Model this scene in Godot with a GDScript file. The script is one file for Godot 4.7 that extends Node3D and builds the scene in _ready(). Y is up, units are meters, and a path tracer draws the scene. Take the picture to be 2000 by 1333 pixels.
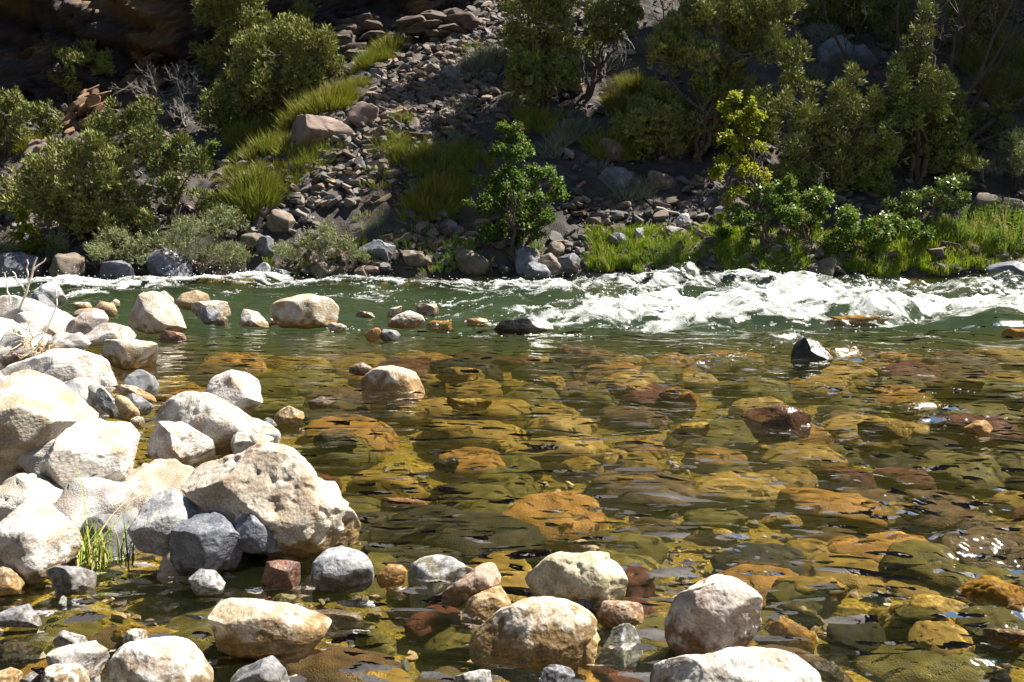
extends Node3D
# A clear mountain river: pale boulders in the shallows, rapids behind them, a dark backlit canyon slope beyond.
# y up, metres. The river runs along x; the far bank is near z = -24.

const BOULDERS = [
	["boulder", "large cream boulder sloping down to the flat red rock in the water", Vector3(-5.536, 0.312, -14.402), 0.367, 0.122, 0.379, "cream", "block", [0.488, 0.395, 0.342, 0.319, 0.32, 0.344, 0.353, 0.372, 0.415, 0.5, 0.542, 0.543, 0.54, 0.474, 0.391, 0.342, 0.324, 0.321, 0.308, 0.317, 0.351, 0.437, 0.638, 0.671]],
	["boulder", "small cream rock tip peeping out behind the large sloping cream boulder", Vector3(-6.517, 0.179, -17.483), 0.357, 0.108, 0.145, "cream", "round", [0.155, 0.151, 0.135, 0.129, 0.133, 0.147, 0.179, 0.188, 0.196, 0.21, 0.194, 0.151, 0.131, 0.123, 0.124, 0.134, 0.158, 0.182, 0.171, 0.172, 0.186, 0.218, 0.182, 0.161]],
	["boulder", "tan peaked boulder behind the dark grey wedge near the rapids", Vector3(-5.844, 0.18, -17.227), 0.327, 0.111, 0.223, "tan", "block", [0.35, 0.287, 0.248, 0.22, 0.203, 0.201, 0.213, 0.218, 0.221, 0.24, 0.284, 0.309, 0.364, 0.339, 0.267, 0.212, 0.186, 0.177, 0.18, 0.185, 0.198, 0.23, 0.299, 0.39]],
	["boulder", "cream humped rock between tan peaked boulder and low white rock", Vector3(-5.296, 0.146, -16.357), 0.313, 0.119, 0.218, "cream", "round", [0.432, 0.33, 0.261, 0.199, 0.171, 0.152, 0.146, 0.151, 0.167, 0.204, 0.271, 0.361, 0.426, 0.322, 0.251, 0.187, 0.158, 0.145, 0.143, 0.152, 0.174, 0.215, 0.283, 0.383]],
	["boulder", "dark grey wedge shaped rock in front of cream humped rock", Vector3(-5.035, 0.141, -15.455), 0.315, 0.126, 0.149, "darkgrey", "block", [0.228, 0.183, 0.155, 0.143, 0.141, 0.145, 0.146, 0.157, 0.183, 0.177, 0.182, 0.2, 0.225, 0.225, 0.174, 0.15, 0.14, 0.141, 0.137, 0.135, 0.143, 0.164, 0.207, 0.242]],
	["stone", "small brown wet rock beside the dark grey wedge", Vector3(-4.786, 0.074, -15.3), 0.303, 0.132, 0.083, "brown", "round", [0.113, 0.108, 0.099, 0.097, 0.102, 0.09, 0.082, 0.081, 0.086, 0.098, 0.101, 0.102, 0.111, 0.131, 0.111, 0.102, 0.084, 0.075, 0.073, 0.075, 0.084, 0.104, 0.116, 0.11]],
	["boulder", "low white rock beside the round tan boulder by the rapids", Vector3(-4.284, 0.129, -15.21), 0.275, 0.13, 0.19, "white", "block", [0.316, 0.268, 0.207, 0.168, 0.15, 0.144, 0.149, 0.165, 0.197, 0.22, 0.27, 0.307, 0.332, 0.318, 0.223, 0.164, 0.138, 0.126, 0.124, 0.13, 0.148, 0.187, 0.278, 0.394]],
	["boulder", "big round tan and cream boulder standing alone beside green rapids", Vector3(-3.393, 0.233, -15.274), 0.219, 0.125, 0.379, "creamtan", "round", [0.577, 0.498, 0.437, 0.366, 0.334, 0.31, 0.288, 0.286, 0.306, 0.353, 0.445, 0.55, 0.563, 0.526, 0.478, 0.353, 0.297, 0.271, 0.265, 0.272, 0.3, 0.362, 0.492, 0.598]],
	["stone", "small pale stone wedged against the round tan boulder", Vector3(-3.952, 0.057, -15.337), 0.252, 0.134, 0.05, "cream", "round", [0.053, 0.05, 0.051, 0.055, 0.065, 0.063, 0.061, 0.064, 0.072, 0.062, 0.053, 0.05, 0.051, 0.055, 0.064, 0.078, 0.061, 0.054, 0.051, 0.051, 0.056, 0.066, 0.079, 0.061]],
	["stone", "low white stone at the foot of the round tan boulder", Vector3(-2.805, 0.061, -14.739), 0.188, 0.142, 0.079, "white", "round", [0.182, 0.129, 0.106, 0.084, 0.072, 0.067, 0.067, 0.072, 0.084, 0.109, 0.122, 0.145, 0.194, 0.157, 0.109, 0.08, 0.066, 0.061, 0.059, 0.062, 0.071, 0.089, 0.117, 0.165]],
	["boulder", "flat reddish rock half under water below the large cream boulder", Vector3(-5.089, 0.019, -13.929), 0.35, 0.146, 0.181, "redrock", "block", [0.326, 0.177, 0.127, 0.105, 0.095, 0.092, 0.096, 0.106, 0.123, 0.161, 0.256, 0.313, 0.299, 0.219, 0.163, 0.12, 0.1, 0.091, 0.09, 0.094, 0.107, 0.134, 0.198, 0.374]],
	["boulder", "flat pale grey rock shaded by the large cream boulder", Vector3(-5.788, 0.13, -13.365), 0.409, 0.141, 0.291, "pale", "block", [0.444, 0.339, 0.262, 0.217, 0.197, 0.193, 0.194, 0.197, 0.214, 0.253, 0.304, 0.377, 0.524, 0.391, 0.242, 0.179, 0.15, 0.137, 0.135, 0.142, 0.162, 0.204, 0.304, 0.543]],
	["boulder", "pale pinkish grey rounded rock with dark specks left of cream boulder", Vector3(-6.451, 0.196, -14.113), 0.429, 0.128, 0.223, "pale", "round", [0.297, 0.318, 0.303, 0.31, 0.237, 0.202, 0.187, 0.186, 0.192, 0.194, 0.211, 0.25, 0.279, 0.314, 0.339, 0.283, 0.221, 0.191, 0.174, 0.166, 0.171, 0.189, 0.23, 0.288]],
	["boulder", "long low tan boulder with a dark wet undercut foot", Vector3(-4.87, 0.165, -11.692), 0.395, 0.159, 0.273, "creamtan", "block", [0.623, 0.405, 0.279, 0.223, 0.197, 0.179, 0.175, 0.184, 0.208, 0.26, 0.361, 0.641, 0.526, 0.322, 0.252, 0.22, 0.207, 0.209, 0.211, 0.217, 0.239, 0.289, 0.395, 0.68]],
	["boulder", "broad smooth white boulder with a stained waterline corner", Vector3(-5.069, 0.165, -10.347), 0.456, 0.175, 0.373, "white", "round", [0.619, 0.5, 0.403, 0.348, 0.318, 0.29, 0.284, 0.287, 0.284, 0.303, 0.368, 0.529, 0.707, 0.507, 0.327, 0.254, 0.22, 0.207, 0.21, 0.228, 0.27, 0.362, 0.523, 0.67]],
	["boulder", "huge cream boulder with brown patch and thin dry roots on it", Vector3(-3.694, 0.429, -6.992), 0.486, 0.22, 0.362, "creamtan", "block", [0.481, 0.524, 0.484, 0.443, 0.407, 0.406, 0.437, 0.441, 0.458, 0.412, 0.351, 0.326, 0.324, 0.346, 0.4, 0.517, 0.566, 0.45, 0.376, 0.338, 0.327, 0.338, 0.354, 0.396]],
	["boulder", "big white pointed boulder standing behind the green grass clump", Vector3(-2.982, 0.307, -6.331), 0.44, 0.264, 0.285, "white", "block", [0.356, 0.424, 0.436, 0.41, 0.403, 0.375, 0.329, 0.296, 0.276, 0.253, 0.248, 0.262, 0.298, 0.384, 0.463, 0.404, 0.373, 0.351, 0.308, 0.292, 0.267, 0.261, 0.275, 0.303]],
	["boulder", "white block boulder with sharp right corner at the water", Vector3(-2.764, 0.244, -9.026), 0.297, 0.204, 0.266, "white", "block", [0.465, 0.391, 0.333, 0.274, 0.24, 0.226, 0.221, 0.207, 0.208, 0.225, 0.293, 0.496, 0.649, 0.243, 0.179, 0.149, 0.136, 0.141, 0.157, 0.191, 0.269, 0.44, 0.458, 0.464]],
	["boulder", "deeply pitted white boulder with a row of holes near its waterline", Vector3(-2.63, 0.211, -7.914), 0.321, 0.234, 0.278, "pitted", "pitted", [0.39, 0.31, 0.262, 0.238, 0.233, 0.244, 0.259, 0.282, 0.329, 0.37, 0.422, 0.461, 0.48, 0.31, 0.25, 0.223, 0.214, 0.213, 0.227, 0.262, 0.331, 0.376, 0.473, 0.529]],
	["boulder", "white boulder with brown speckled crest in front of the pitted one", Vector3(-2.681, 0.161, -7.315), 0.351, 0.256, 0.217, "white", "block", [0.302, 0.242, 0.207, 0.193, 0.192, 0.206, 0.232, 0.261, 0.286, 0.285, 0.292, 0.274, 0.276, 0.298, 0.257, 0.23, 0.213, 0.206, 0.213, 0.223, 0.231, 0.259, 0.313, 0.388]],
	["boulder", "low cream rock wedged between the white boulders above grass", Vector3(-2.676, 0.054, -6.783), 0.376, 0.286, 0.129, "cream", "round", [0.202, 0.206, 0.149, 0.123, 0.112, 0.109, 0.114, 0.129, 0.157, 0.151, 0.156, 0.173, 0.18, 0.192, 0.168, 0.153, 0.135, 0.115, 0.107, 0.107, 0.114, 0.132, 0.171, 0.186]],
	["boulder", "grey slab leaning beside the huge cream boulder", Vector3(-3.974, 0.132, -9.006), 0.416, 0.207, 0.09, "grey", "block", [0.092, 0.08, 0.076, 0.074, 0.077, 0.086, 0.106, 0.152, 0.204, 0.274, 0.15, 0.108, 0.089, 0.081, 0.078, 0.077, 0.08, 0.091, 0.114, 0.169, 0.2, 0.249, 0.174, 0.116]],
	["stone", "small tan cobble among grey slabs between boulders", Vector3(-3.747, 0.114, -8.896), 0.399, 0.213, 0.095, "tan", "round", [0.086, 0.075, 0.071, 0.072, 0.078, 0.092, 0.108, 0.124, 0.158, 0.155, 0.123, 0.092, 0.078, 0.072, 0.071, 0.076, 0.087, 0.107, 0.11, 0.121, 0.146, 0.147, 0.131, 0.11]],
	["stone", "bluish grey angular cobble beside small tan cobble", Vector3(-3.775, 0.103, -9.158), 0.391, 0.209, 0.113, "grey", "block", [0.133, 0.107, 0.094, 0.09, 0.088, 0.089, 0.097, 0.115, 0.152, 0.16, 0.182, 0.195, 0.128, 0.101, 0.088, 0.083, 0.081, 0.083, 0.092, 0.111, 0.153, 0.179, 0.178, 0.191]],
	["boulder", "tan wet edged rock between broad white boulder and cobbles", Vector3(-4.022, 0.086, -9.725), 0.392, 0.198, 0.111, "creamtan", "round", [0.128, 0.096, 0.082, 0.075, 0.072, 0.07, 0.072, 0.08, 0.098, 0.138, 0.215, 0.279, 0.121, 0.07, 0.052, 0.043, 0.039, 0.039, 0.041, 0.046, 0.059, 0.111, 0.272, 0.214]],
	["stone", "small white cobble in the gap above pitted boulder", Vector3(-3.532, 0.05, -8.609), 0.389, 0.227, 0.049, "white", "round", [0.055, 0.054, 0.057, 0.057, 0.051, 0.049, 0.051, 0.051, 0.052, 0.056, 0.066, 0.078, 0.059, 0.05, 0.047, 0.046, 0.05, 0.057, 0.054, 0.053, 0.055, 0.062, 0.073, 0.061]],
	["stone", "small tan rock standing in water right of pitted boulder", Vector3(-2.145, 0.056, -8.787), 0.239, 0.233, 0.092, "creamtan", "round", [0.15, 0.141, 0.115, 0.101, 0.097, 0.099, 0.105, 0.097, 0.097, 0.103, 0.109, 0.118, 0.14, 0.145, 0.142, 0.11, 0.092, 0.084, 0.082, 0.087, 0.097, 0.101, 0.113, 0.139]],
	["stone", "small grey stone at the tip of pitted boulder", Vector3(-2.256, 0.051, -8.508), 0.259, 0.239, 0.05, "grey", "block", [0.056, 0.048, 0.045, 0.045, 0.047, 0.048, 0.054, 0.067, 0.071, 0.075, 0.087, 0.074, 0.055, 0.046, 0.042, 0.041, 0.043, 0.05, 0.062, 0.066, 0.067, 0.074, 0.088, 0.073]],
	["boulder", "pale striped rounded boulder behind the dry twigs", Vector3(-8.903, 0.198, -17.91), 0.461, 0.1, 0.256, "palegrey", "round", [0.287, 0.272, 0.275, 0.275, 0.284, 0.31, 0.264, 0.244, 0.237, 0.232, 0.243, 0.275, 0.3, 0.306, 0.335, 0.293, 0.244, 0.223, 0.218, 0.229, 0.26, 0.283, 0.291, 0.322]],
	["boulder", "grey striped block in front of the pale striped boulder", Vector3(-8.625, 0.129, -17.093), 0.467, 0.108, 0.185, "grey", "block", [0.201, 0.17, 0.156, 0.154, 0.162, 0.186, 0.228, 0.202, 0.192, 0.197, 0.217, 0.215, 0.204, 0.207, 0.214, 0.18, 0.165, 0.162, 0.171, 0.184, 0.187, 0.204, 0.243, 0.264]],
	["boulder", "wide white boulder behind the dry rootball", Vector3(-7.982, 0.211, -15.172), 0.484, 0.115, 0.375, "white", "round", [0.497, 0.394, 0.327, 0.298, 0.287, 0.28, 0.292, 0.33, 0.367, 0.439, 0.53, 0.486, 0.479, 0.506, 0.399, 0.303, 0.258, 0.239, 0.238, 0.254, 0.294, 0.386, 0.602, 0.64]],
	["stone", "cream cut faced stone with orange foot beside narrow channel", Vector3(-6.779, 0.129, -13.708), 0.459, 0.135, 0.153, "cream", "block", [0.168, 0.174, 0.194, 0.182, 0.161, 0.155, 0.152, 0.147, 0.152, 0.158, 0.149, 0.15, 0.162, 0.191, 0.213, 0.191, 0.156, 0.135, 0.127, 0.127, 0.137, 0.161, 0.195, 0.174]],
	["stone", "pale grey sloping stone beside the dry rootball", Vector3(-7.01, 0.108, -13.477), 0.48, 0.137, 0.143, "palegrey", "block", [0.171, 0.188, 0.227, 0.194, 0.145, 0.123, 0.113, 0.112, 0.105, 0.104, 0.111, 0.127, 0.163, 0.25, 0.2, 0.156, 0.136, 0.128, 0.129, 0.126, 0.116, 0.116, 0.123, 0.142]],
	["stone", "pinkish stone behind the specked grey rock", Vector3(-7.42, 0.057, -16.349), 0.426, 0.119, 0.163, "pinkish", "round", [0.286, 0.232, 0.174, 0.148, 0.125, 0.111, 0.105, 0.108, 0.118, 0.142, 0.195, 0.253, 0.282, 0.247, 0.18, 0.14, 0.113, 0.101, 0.097, 0.1, 0.11, 0.134, 0.187, 0.291]],
	["stone", "flat cream stone near the rapids left of tan stones", Vector3(-8.135, 0.057, -17.586), 0.433, 0.11, 0.118, "cream", "round", [0.226, 0.178, 0.129, 0.095, 0.079, 0.072, 0.07, 0.074, 0.083, 0.104, 0.133, 0.174, 0.213, 0.203, 0.124, 0.093, 0.078, 0.072, 0.071, 0.075, 0.086, 0.099, 0.122, 0.175]],
	["stone", "tan stone tucked left of the large sloping cream boulder", Vector3(-7.23, 0.114, -16.587), 0.411, 0.115, 0.139, "tan", "round", [0.162, 0.15, 0.15, 0.149, 0.131, 0.125, 0.127, 0.139, 0.166, 0.164, 0.17, 0.19, 0.171, 0.152, 0.145, 0.149, 0.132, 0.123, 0.122, 0.131, 0.152, 0.189, 0.181, 0.186]],
	["stone", "tiny cream stone behind the large cream boulder crest", Vector3(-7.563, 0.074, -17.747), 0.403, 0.11, 0.077, "cream", "round", [0.076, 0.08, 0.091, 0.093, 0.088, 0.09, 0.094, 0.08, 0.074, 0.073, 0.078, 0.09, 0.092, 0.088, 0.09, 0.1, 0.084, 0.076, 0.074, 0.078, 0.088, 0.101, 0.085, 0.078]],
	["boulder", "flat purplish slab at the edge of the narrow side channel", Vector3(-6.452, 0.062, -11.924), 0.496, 0.156, 0.139, "purple", "block", [0.249, 0.281, 0.275, 0.16, 0.118, 0.099, 0.091, 0.088, 0.09, 0.098, 0.117, 0.159, 0.264, 0.279, 0.246, 0.149, 0.113, 0.096, 0.089, 0.088, 0.094, 0.108, 0.131, 0.165]],
	["stone", "orange wet stone under the dry rootball", Vector3(-7.476, 0.113, -13.589), 0.503, 0.134, 0.122, "orange", "round", [0.112, 0.118, 0.121, 0.119, 0.126, 0.143, 0.139, 0.134, 0.139, 0.131, 0.114, 0.108, 0.11, 0.12, 0.142, 0.138, 0.121, 0.115, 0.117, 0.127, 0.151, 0.147, 0.123, 0.113]],
	["boulder", "white cleft boulder left of the green grass clump", Vector3(-2.807, 0.181, -5.22), 0.493, 0.328, 0.221, "white", "block", [0.261, 0.229, 0.217, 0.221, 0.237, 0.265, 0.266, 0.239, 0.235, 0.258, 0.238, 0.218, 0.214, 0.226, 0.258, 0.25, 0.236, 0.239, 0.248, 0.232, 0.199, 0.227, 0.261, 0.285]],
	["boulder", "pale rock behind the white cleft boulder", Vector3(-3.519, 0.05, -6.285), 0.51, 0.29, 0.079, "pale", "round", [0.097, 0.135, 0.131, 0.104, 0.067, 0.052, 0.046, 0.044, 0.045, 0.05, 0.06, 0.084, 0.114, 0.121, 0.138, 0.091, 0.069, 0.059, 0.055, 0.054, 0.058, 0.061, 0.065, 0.075]],
	["boulder", "rounded white rock right behind the green grass clump", Vector3(-2.677, 0.098, -6.189), 0.408, 0.302, 0.12, "white", "round", [0.184, 0.181, 0.15, 0.136, 0.129, 0.118, 0.116, 0.115, 0.112, 0.117, 0.132, 0.141, 0.163, 0.185, 0.191, 0.138, 0.114, 0.1, 0.094, 0.096, 0.104, 0.123, 0.146, 0.157]],
	["boulder", "grey blue flat slab between white rocks", Vector3(-2.686, 0.052, -6.628), 0.385, 0.292, 0.051, "grey", "block", [0.103, 0.07, 0.056, 0.049, 0.047, 0.048, 0.052, 0.062, 0.073, 0.081, 0.099, 0.138, 0.104, 0.072, 0.058, 0.051, 0.046, 0.044, 0.045, 0.05, 0.06, 0.082, 0.122, 0.132]],
	["stone", "small grey stone in shade behind the grass stems", Vector3(-2.563, 0.067, -5.679), 0.424, 0.33, 0.076, "grey", "block", [0.086, 0.089, 0.088, 0.079, 0.076, 0.078, 0.084, 0.084, 0.089, 0.1, 0.09, 0.088, 0.088, 0.086, 0.091, 0.082, 0.078, 0.079, 0.081, 0.079, 0.084, 0.095, 0.102, 0.09]],
	["boulder", "large pale grey boulder right of the grass clump", Vector3(-2.075, 0.2, -5.423), 0.366, 0.332, 0.181, "palegrey", "block", [0.223, 0.242, 0.229, 0.224, 0.228, 0.232, 0.223, 0.206, 0.195, 0.185, 0.188, 0.206, 0.242, 0.217, 0.209, 0.216, 0.239, 0.256, 0.205, 0.181, 0.176, 0.184, 0.207, 0.222]],
	["boulder", "big dark grey angular boulder with split front face in shade", Vector3(-1.798, 0.129, -5.25), 0.33, 0.357, 0.192, "darkgrey", "block", [0.241, 0.2, 0.182, 0.183, 0.197, 0.21, 0.206, 0.213, 0.225, 0.257, 0.258, 0.276, 0.295, 0.289, 0.255, 0.203, 0.165, 0.148, 0.143, 0.15, 0.17, 0.214, 0.315, 0.416]],
	["boulder", "dark blue grey chipped block on top of the dark angular boulder", Vector3(-1.531, 0.187, -5.374), 0.277, 0.346, 0.114, "darkgrey", "block", [0.183, 0.183, 0.15, 0.134, 0.13, 0.133, 0.141, 0.161, 0.179, 0.165, 0.164, 0.176, 0.193, 0.171, 0.155, 0.139, 0.134, 0.137, 0.134, 0.14, 0.158, 0.194, 0.182, 0.183]],
	["boulder", "big rough sandy boulder with knobs ending in the amber water", Vector3(-1.479, 0.259, -5.639), 0.256, 0.321, 0.326, "sand", "pitted", [0.386, 0.317, 0.306, 0.312, 0.325, 0.364, 0.373, 0.397, 0.398, 0.455, 0.549, 0.587, 0.456, 0.366, 0.313, 0.29, 0.278, 0.283, 0.308, 0.351, 0.413, 0.509, 0.64, 0.541]],
	["stone", "small square white and grey rock standing in shallow water", Vector3(-1.7, 0.052, -4.93), 0.332, 0.391, 0.076, "palegrey", "block", [0.111, 0.109, 0.105, 0.084, 0.073, 0.069, 0.069, 0.075, 0.084, 0.098, 0.112, 0.108, 0.111, 0.097, 0.087, 0.085, 0.082, 0.075, 0.074, 0.077, 0.088, 0.105, 0.1, 0.101]],
	["stone", "dark submerged stone under the small square rock", Vector3(-1.754, -0.109, -4.944), 0.341, 0.405, 0.05, "darkolive", "sunk", [0.095, 0.087, 0.055, 0.043, 0.037, 0.034, 0.034, 0.037, 0.043, 0.056, 0.073, 0.077, 0.089, 0.083, 0.061, 0.051, 0.046, 0.04, 0.037, 0.037, 0.04, 0.047, 0.062, 0.08]],
	["boulder", "flat wet grey rock awash beside the grass clump", Vector3(-2.477, 0.014, -5.037), 0.457, 0.371, 0.121, "grey", "block", [0.163, 0.116, 0.092, 0.081, 0.077, 0.077, 0.079, 0.087, 0.104, 0.141, 0.166, 0.171, 0.146, 0.136, 0.117, 0.092, 0.08, 0.076, 0.077, 0.084, 0.095, 0.113, 0.155, 0.202]],
	["boulder", "rounded cream rock with tan foot at the pool edge", Vector3(-2.82, 0.052, -4.93), 0.52, 0.362, 0.077, "creamtan", "round", [0.085, 0.073, 0.068, 0.069, 0.074, 0.077, 0.086, 0.092, 0.093, 0.096, 0.081, 0.074, 0.073, 0.077, 0.088, 0.09, 0.076, 0.071, 0.07, 0.075, 0.086, 0.095, 0.094, 0.099]],
	["boulder", "grey flat topped slab standing in the still pool", Vector3(-2.533, 0.034, -4.532), 0.51, 0.395, 0.089, "grey", "block", [0.104, 0.099, 0.095, 0.085, 0.068, 0.059, 0.056, 0.057, 0.063, 0.072, 0.09, 0.135, 0.134, 0.101, 0.069, 0.055, 0.049, 0.047, 0.048, 0.053, 0.065, 0.092, 0.127, 0.117]],
	["stone", "small grey pointed stone poking out of the pool", Vector3(-2.41, 0.014, -4.734), 0.471, 0.39, 0.029, "grey", "block", [0.021, 0.023, 0.027, 0.035, 0.04, 0.049, 0.042, 0.03, 0.025, 0.022, 0.022, 0.022, 0.025, 0.031, 0.04, 0.036, 0.034, 0.035, 0.04, 0.048, 0.033, 0.026, 0.022, 0.021]],
	["boulder", "long oval cream boulder with tan underside in clear shallow water", Vector3(-1.227, 0.084, -4.307), 0.277, 0.441, 0.183, "creamtan", "round", [0.34, 0.237, 0.181, 0.154, 0.14, 0.137, 0.144, 0.159, 0.183, 0.222, 0.275, 0.318, 0.293, 0.236, 0.19, 0.162, 0.142, 0.135, 0.138, 0.15, 0.174, 0.227, 0.272, 0.32]],
	["boulder", "wet reddish brown rock between dark boulder and white grey rock", Vector3(-1.301, 0.053, -5.03), 0.253, 0.392, 0.092, "redrock", "block", [0.155, 0.149, 0.112, 0.094, 0.087, 0.083, 0.08, 0.083, 0.093, 0.114, 0.152, 0.152, 0.155, 0.122, 0.105, 0.094, 0.091, 0.094, 0.104, 0.098, 0.098, 0.106, 0.123, 0.153]],
	["boulder", "white grey fractured rock with its foot under clear water", Vector3(-0.961, 0.065, -5.066), 0.187, 0.392, 0.129, "whitegrey", "block", [0.184, 0.183, 0.18, 0.18, 0.163, 0.155, 0.142, 0.14, 0.147, 0.149, 0.162, 0.175, 0.182, 0.193, 0.195, 0.162, 0.147, 0.143, 0.139, 0.136, 0.142, 0.16, 0.175, 0.179]],
	["stone", "small greenish flat stone behind the oval boulder", Vector3(-1.244, 0.003, -4.802), 0.253, 0.417, 0.036, "olive", "round", [0.069, 0.074, 0.052, 0.042, 0.038, 0.036, 0.038, 0.042, 0.044, 0.045, 0.05, 0.061, 0.081, 0.06, 0.051, 0.047, 0.046, 0.042, 0.038, 0.037, 0.038, 0.042, 0.052, 0.063]],
	["boulder", "dark brown streaked stone under water right of the oval boulder", Vector3(-0.983, -0.162, -4.887), 0.198, 0.429, 0.089, "brown", "block", [0.169, 0.133, 0.095, 0.078, 0.07, 0.067, 0.068, 0.075, 0.09, 0.124, 0.169, 0.172, 0.13, 0.106, 0.095, 0.092, 0.085, 0.084, 0.09, 0.104, 0.107, 0.115, 0.135, 0.15]],
	["boulder", "chalky white pitted boulder with dark hole on its face", Vector3(-1.581, 0.074, -3.919), 0.383, 0.466, 0.155, "white", "pitted", [0.206, 0.19, 0.176, 0.171, 0.162, 0.154, 0.147, 0.15, 0.164, 0.201, 0.218, 0.226, 0.218, 0.226, 0.181, 0.143, 0.125, 0.119, 0.12, 0.131, 0.156, 0.21, 0.265, 0.23]],
	["stone", "white knob of rock on top of the chalky boulder", Vector3(-1.811, 0.073, -4.232), 0.404, 0.433, 0.053, "white", "block", [0.068, 0.06, 0.054, 0.047, 0.045, 0.045, 0.047, 0.048, 0.052, 0.062, 0.063, 0.059, 0.06, 0.066, 0.063, 0.049, 0.043, 0.041, 0.041, 0.045, 0.053, 0.056, 0.061, 0.072]],
	["boulder", "pale lilac grey slab behind the chalky boulders", Vector3(-2.136, 0.032, -4.268), 0.464, 0.426, 0.061, "palegrey", "block", [0.084, 0.058, 0.047, 0.042, 0.04, 0.041, 0.046, 0.055, 0.077, 0.081, 0.082, 0.089, 0.105, 0.072, 0.053, 0.044, 0.04, 0.039, 0.041, 0.046, 0.057, 0.08, 0.092, 0.116]],
	["boulder", "pale grey layered rock left of the chalky pitted boulder", Vector3(-1.987, 0.069, -4.016), 0.46, 0.444, 0.117, "pale", "block", [0.176, 0.206, 0.163, 0.107, 0.088, 0.079, 0.076, 0.079, 0.089, 0.107, 0.134, 0.176, 0.207, 0.167, 0.127, 0.102, 0.09, 0.086, 0.088, 0.097, 0.116, 0.15, 0.139, 0.14]],
	["boulder", "small chalky white rock full of tiny holes", Vector3(-1.991, 0.036, -3.882), 0.474, 0.46, 0.085, "white", "pitted", [0.096, 0.095, 0.09, 0.09, 0.089, 0.083, 0.083, 0.088, 0.095, 0.107, 0.1, 0.1, 0.108, 0.116, 0.097, 0.078, 0.069, 0.066, 0.068, 0.075, 0.091, 0.126, 0.119, 0.102]],
	["stone", "grey stone squeezed between amber rock and chalky rock", Vector3(-2.163, 0.025, -3.914), 0.505, 0.453, 0.039, "grey", "block", [0.046, 0.053, 0.05, 0.043, 0.04, 0.039, 0.038, 0.034, 0.033, 0.034, 0.039, 0.048, 0.051, 0.048, 0.048, 0.049, 0.039, 0.034, 0.032, 0.033, 0.036, 0.042, 0.044, 0.044]],
	["stone", "amber tan wet rock at the pool edge below dark wet stone", Vector3(-2.277, 0.035, -3.918), 0.527, 0.446, 0.052, "tan", "round", [0.072, 0.066, 0.057, 0.053, 0.052, 0.045, 0.043, 0.043, 0.047, 0.055, 0.068, 0.062, 0.062, 0.065, 0.075, 0.055, 0.044, 0.04, 0.038, 0.04, 0.044, 0.054, 0.067, 0.067]],
	["boulder", "dark wet stone lying just under the pool surface", Vector3(-2.458, -0.071, -4.327), 0.517, 0.423, 0.086, "wetdark", "sunk", [0.128, 0.101, 0.088, 0.081, 0.073, 0.071, 0.074, 0.077, 0.082, 0.093, 0.119, 0.109, 0.107, 0.113, 0.104, 0.079, 0.067, 0.062, 0.062, 0.066, 0.076, 0.098, 0.114, 0.119]],
	["stone", "grey chip of rock between two chalky boulders", Vector3(-1.861, 0.019, -3.881), 0.447, 0.469, 0.03, "grey", "block", [0.025, 0.026, 0.03, 0.038, 0.056, 0.041, 0.034, 0.03, 0.03, 0.031, 0.035, 0.032, 0.03, 0.029, 0.031, 0.035, 0.045, 0.04, 0.037, 0.037, 0.04, 0.032, 0.027, 0.025]],
	["boulder", "smooth slate grey slab tilted out of the water", Vector3(-1.118, 0.045, -3.915), 0.278, 0.487, 0.091, "grey", "block", [0.131, 0.142, 0.148, 0.134, 0.104, 0.085, 0.076, 0.074, 0.076, 0.085, 0.105, 0.122, 0.155, 0.162, 0.133, 0.099, 0.083, 0.076, 0.075, 0.079, 0.09, 0.114, 0.126, 0.127]],
	["boulder", "rounded amber stone at the waterline behind the chalky boulder", Vector3(-1.939, -0.031, -4.477), 0.409, 0.424, 0.069, "amber", "sunk", [0.085, 0.074, 0.069, 0.06, 0.057, 0.058, 0.063, 0.062, 0.063, 0.068, 0.081, 0.087, 0.099, 0.089, 0.065, 0.054, 0.049, 0.048, 0.05, 0.056, 0.063, 0.071, 0.089, 0.106]],
	["stone", "small amber stone under the dark angular boulder", Vector3(-1.921, -0.038, -5.084), 0.361, 0.387, 0.031, "amber", "sunk", [0.043, 0.045, 0.039, 0.031, 0.027, 0.026, 0.026, 0.029, 0.035, 0.039, 0.04, 0.044, 0.053, 0.039, 0.033, 0.03, 0.03, 0.031, 0.03, 0.03, 0.031, 0.036, 0.046, 0.044]],
	["boulder", "pale grey angular rock cut straight by the clear waterline", Vector3(-0.433, -0.066, -5.181), 0.083, 0.411, 0.14, "palegrey", "block", [0.232, 0.23, 0.188, 0.173, 0.17, 0.171, 0.173, 0.168, 0.174, 0.191, 0.202, 0.186, 0.178, 0.174, 0.184, 0.208, 0.209, 0.204, 0.169, 0.153, 0.143, 0.142, 0.151, 0.175]],
	["stone", "orange stone between white grey rock and pale angular rock", Vector3(-0.682, 0.041, -5.041), 0.135, 0.401, 0.058, "orange", "round", [0.082, 0.092, 0.084, 0.081, 0.072, 0.068, 0.068, 0.069, 0.063, 0.062, 0.065, 0.075, 0.088, 0.086, 0.09, 0.089, 0.069, 0.06, 0.056, 0.056, 0.061, 0.071, 0.079, 0.078]],
	["boulder", "pink tan smooth rock leaning against the pale angular rock", Vector3(-0.209, 0.078, -4.837), 0.043, 0.413, 0.094, "pinkish", "round", [0.132, 0.2, 0.192, 0.17, 0.134, 0.102, 0.079, 0.068, 0.065, 0.067, 0.074, 0.089, 0.12, 0.184, 0.211, 0.174, 0.112, 0.084, 0.071, 0.064, 0.063, 0.066, 0.075, 0.093]],
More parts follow.
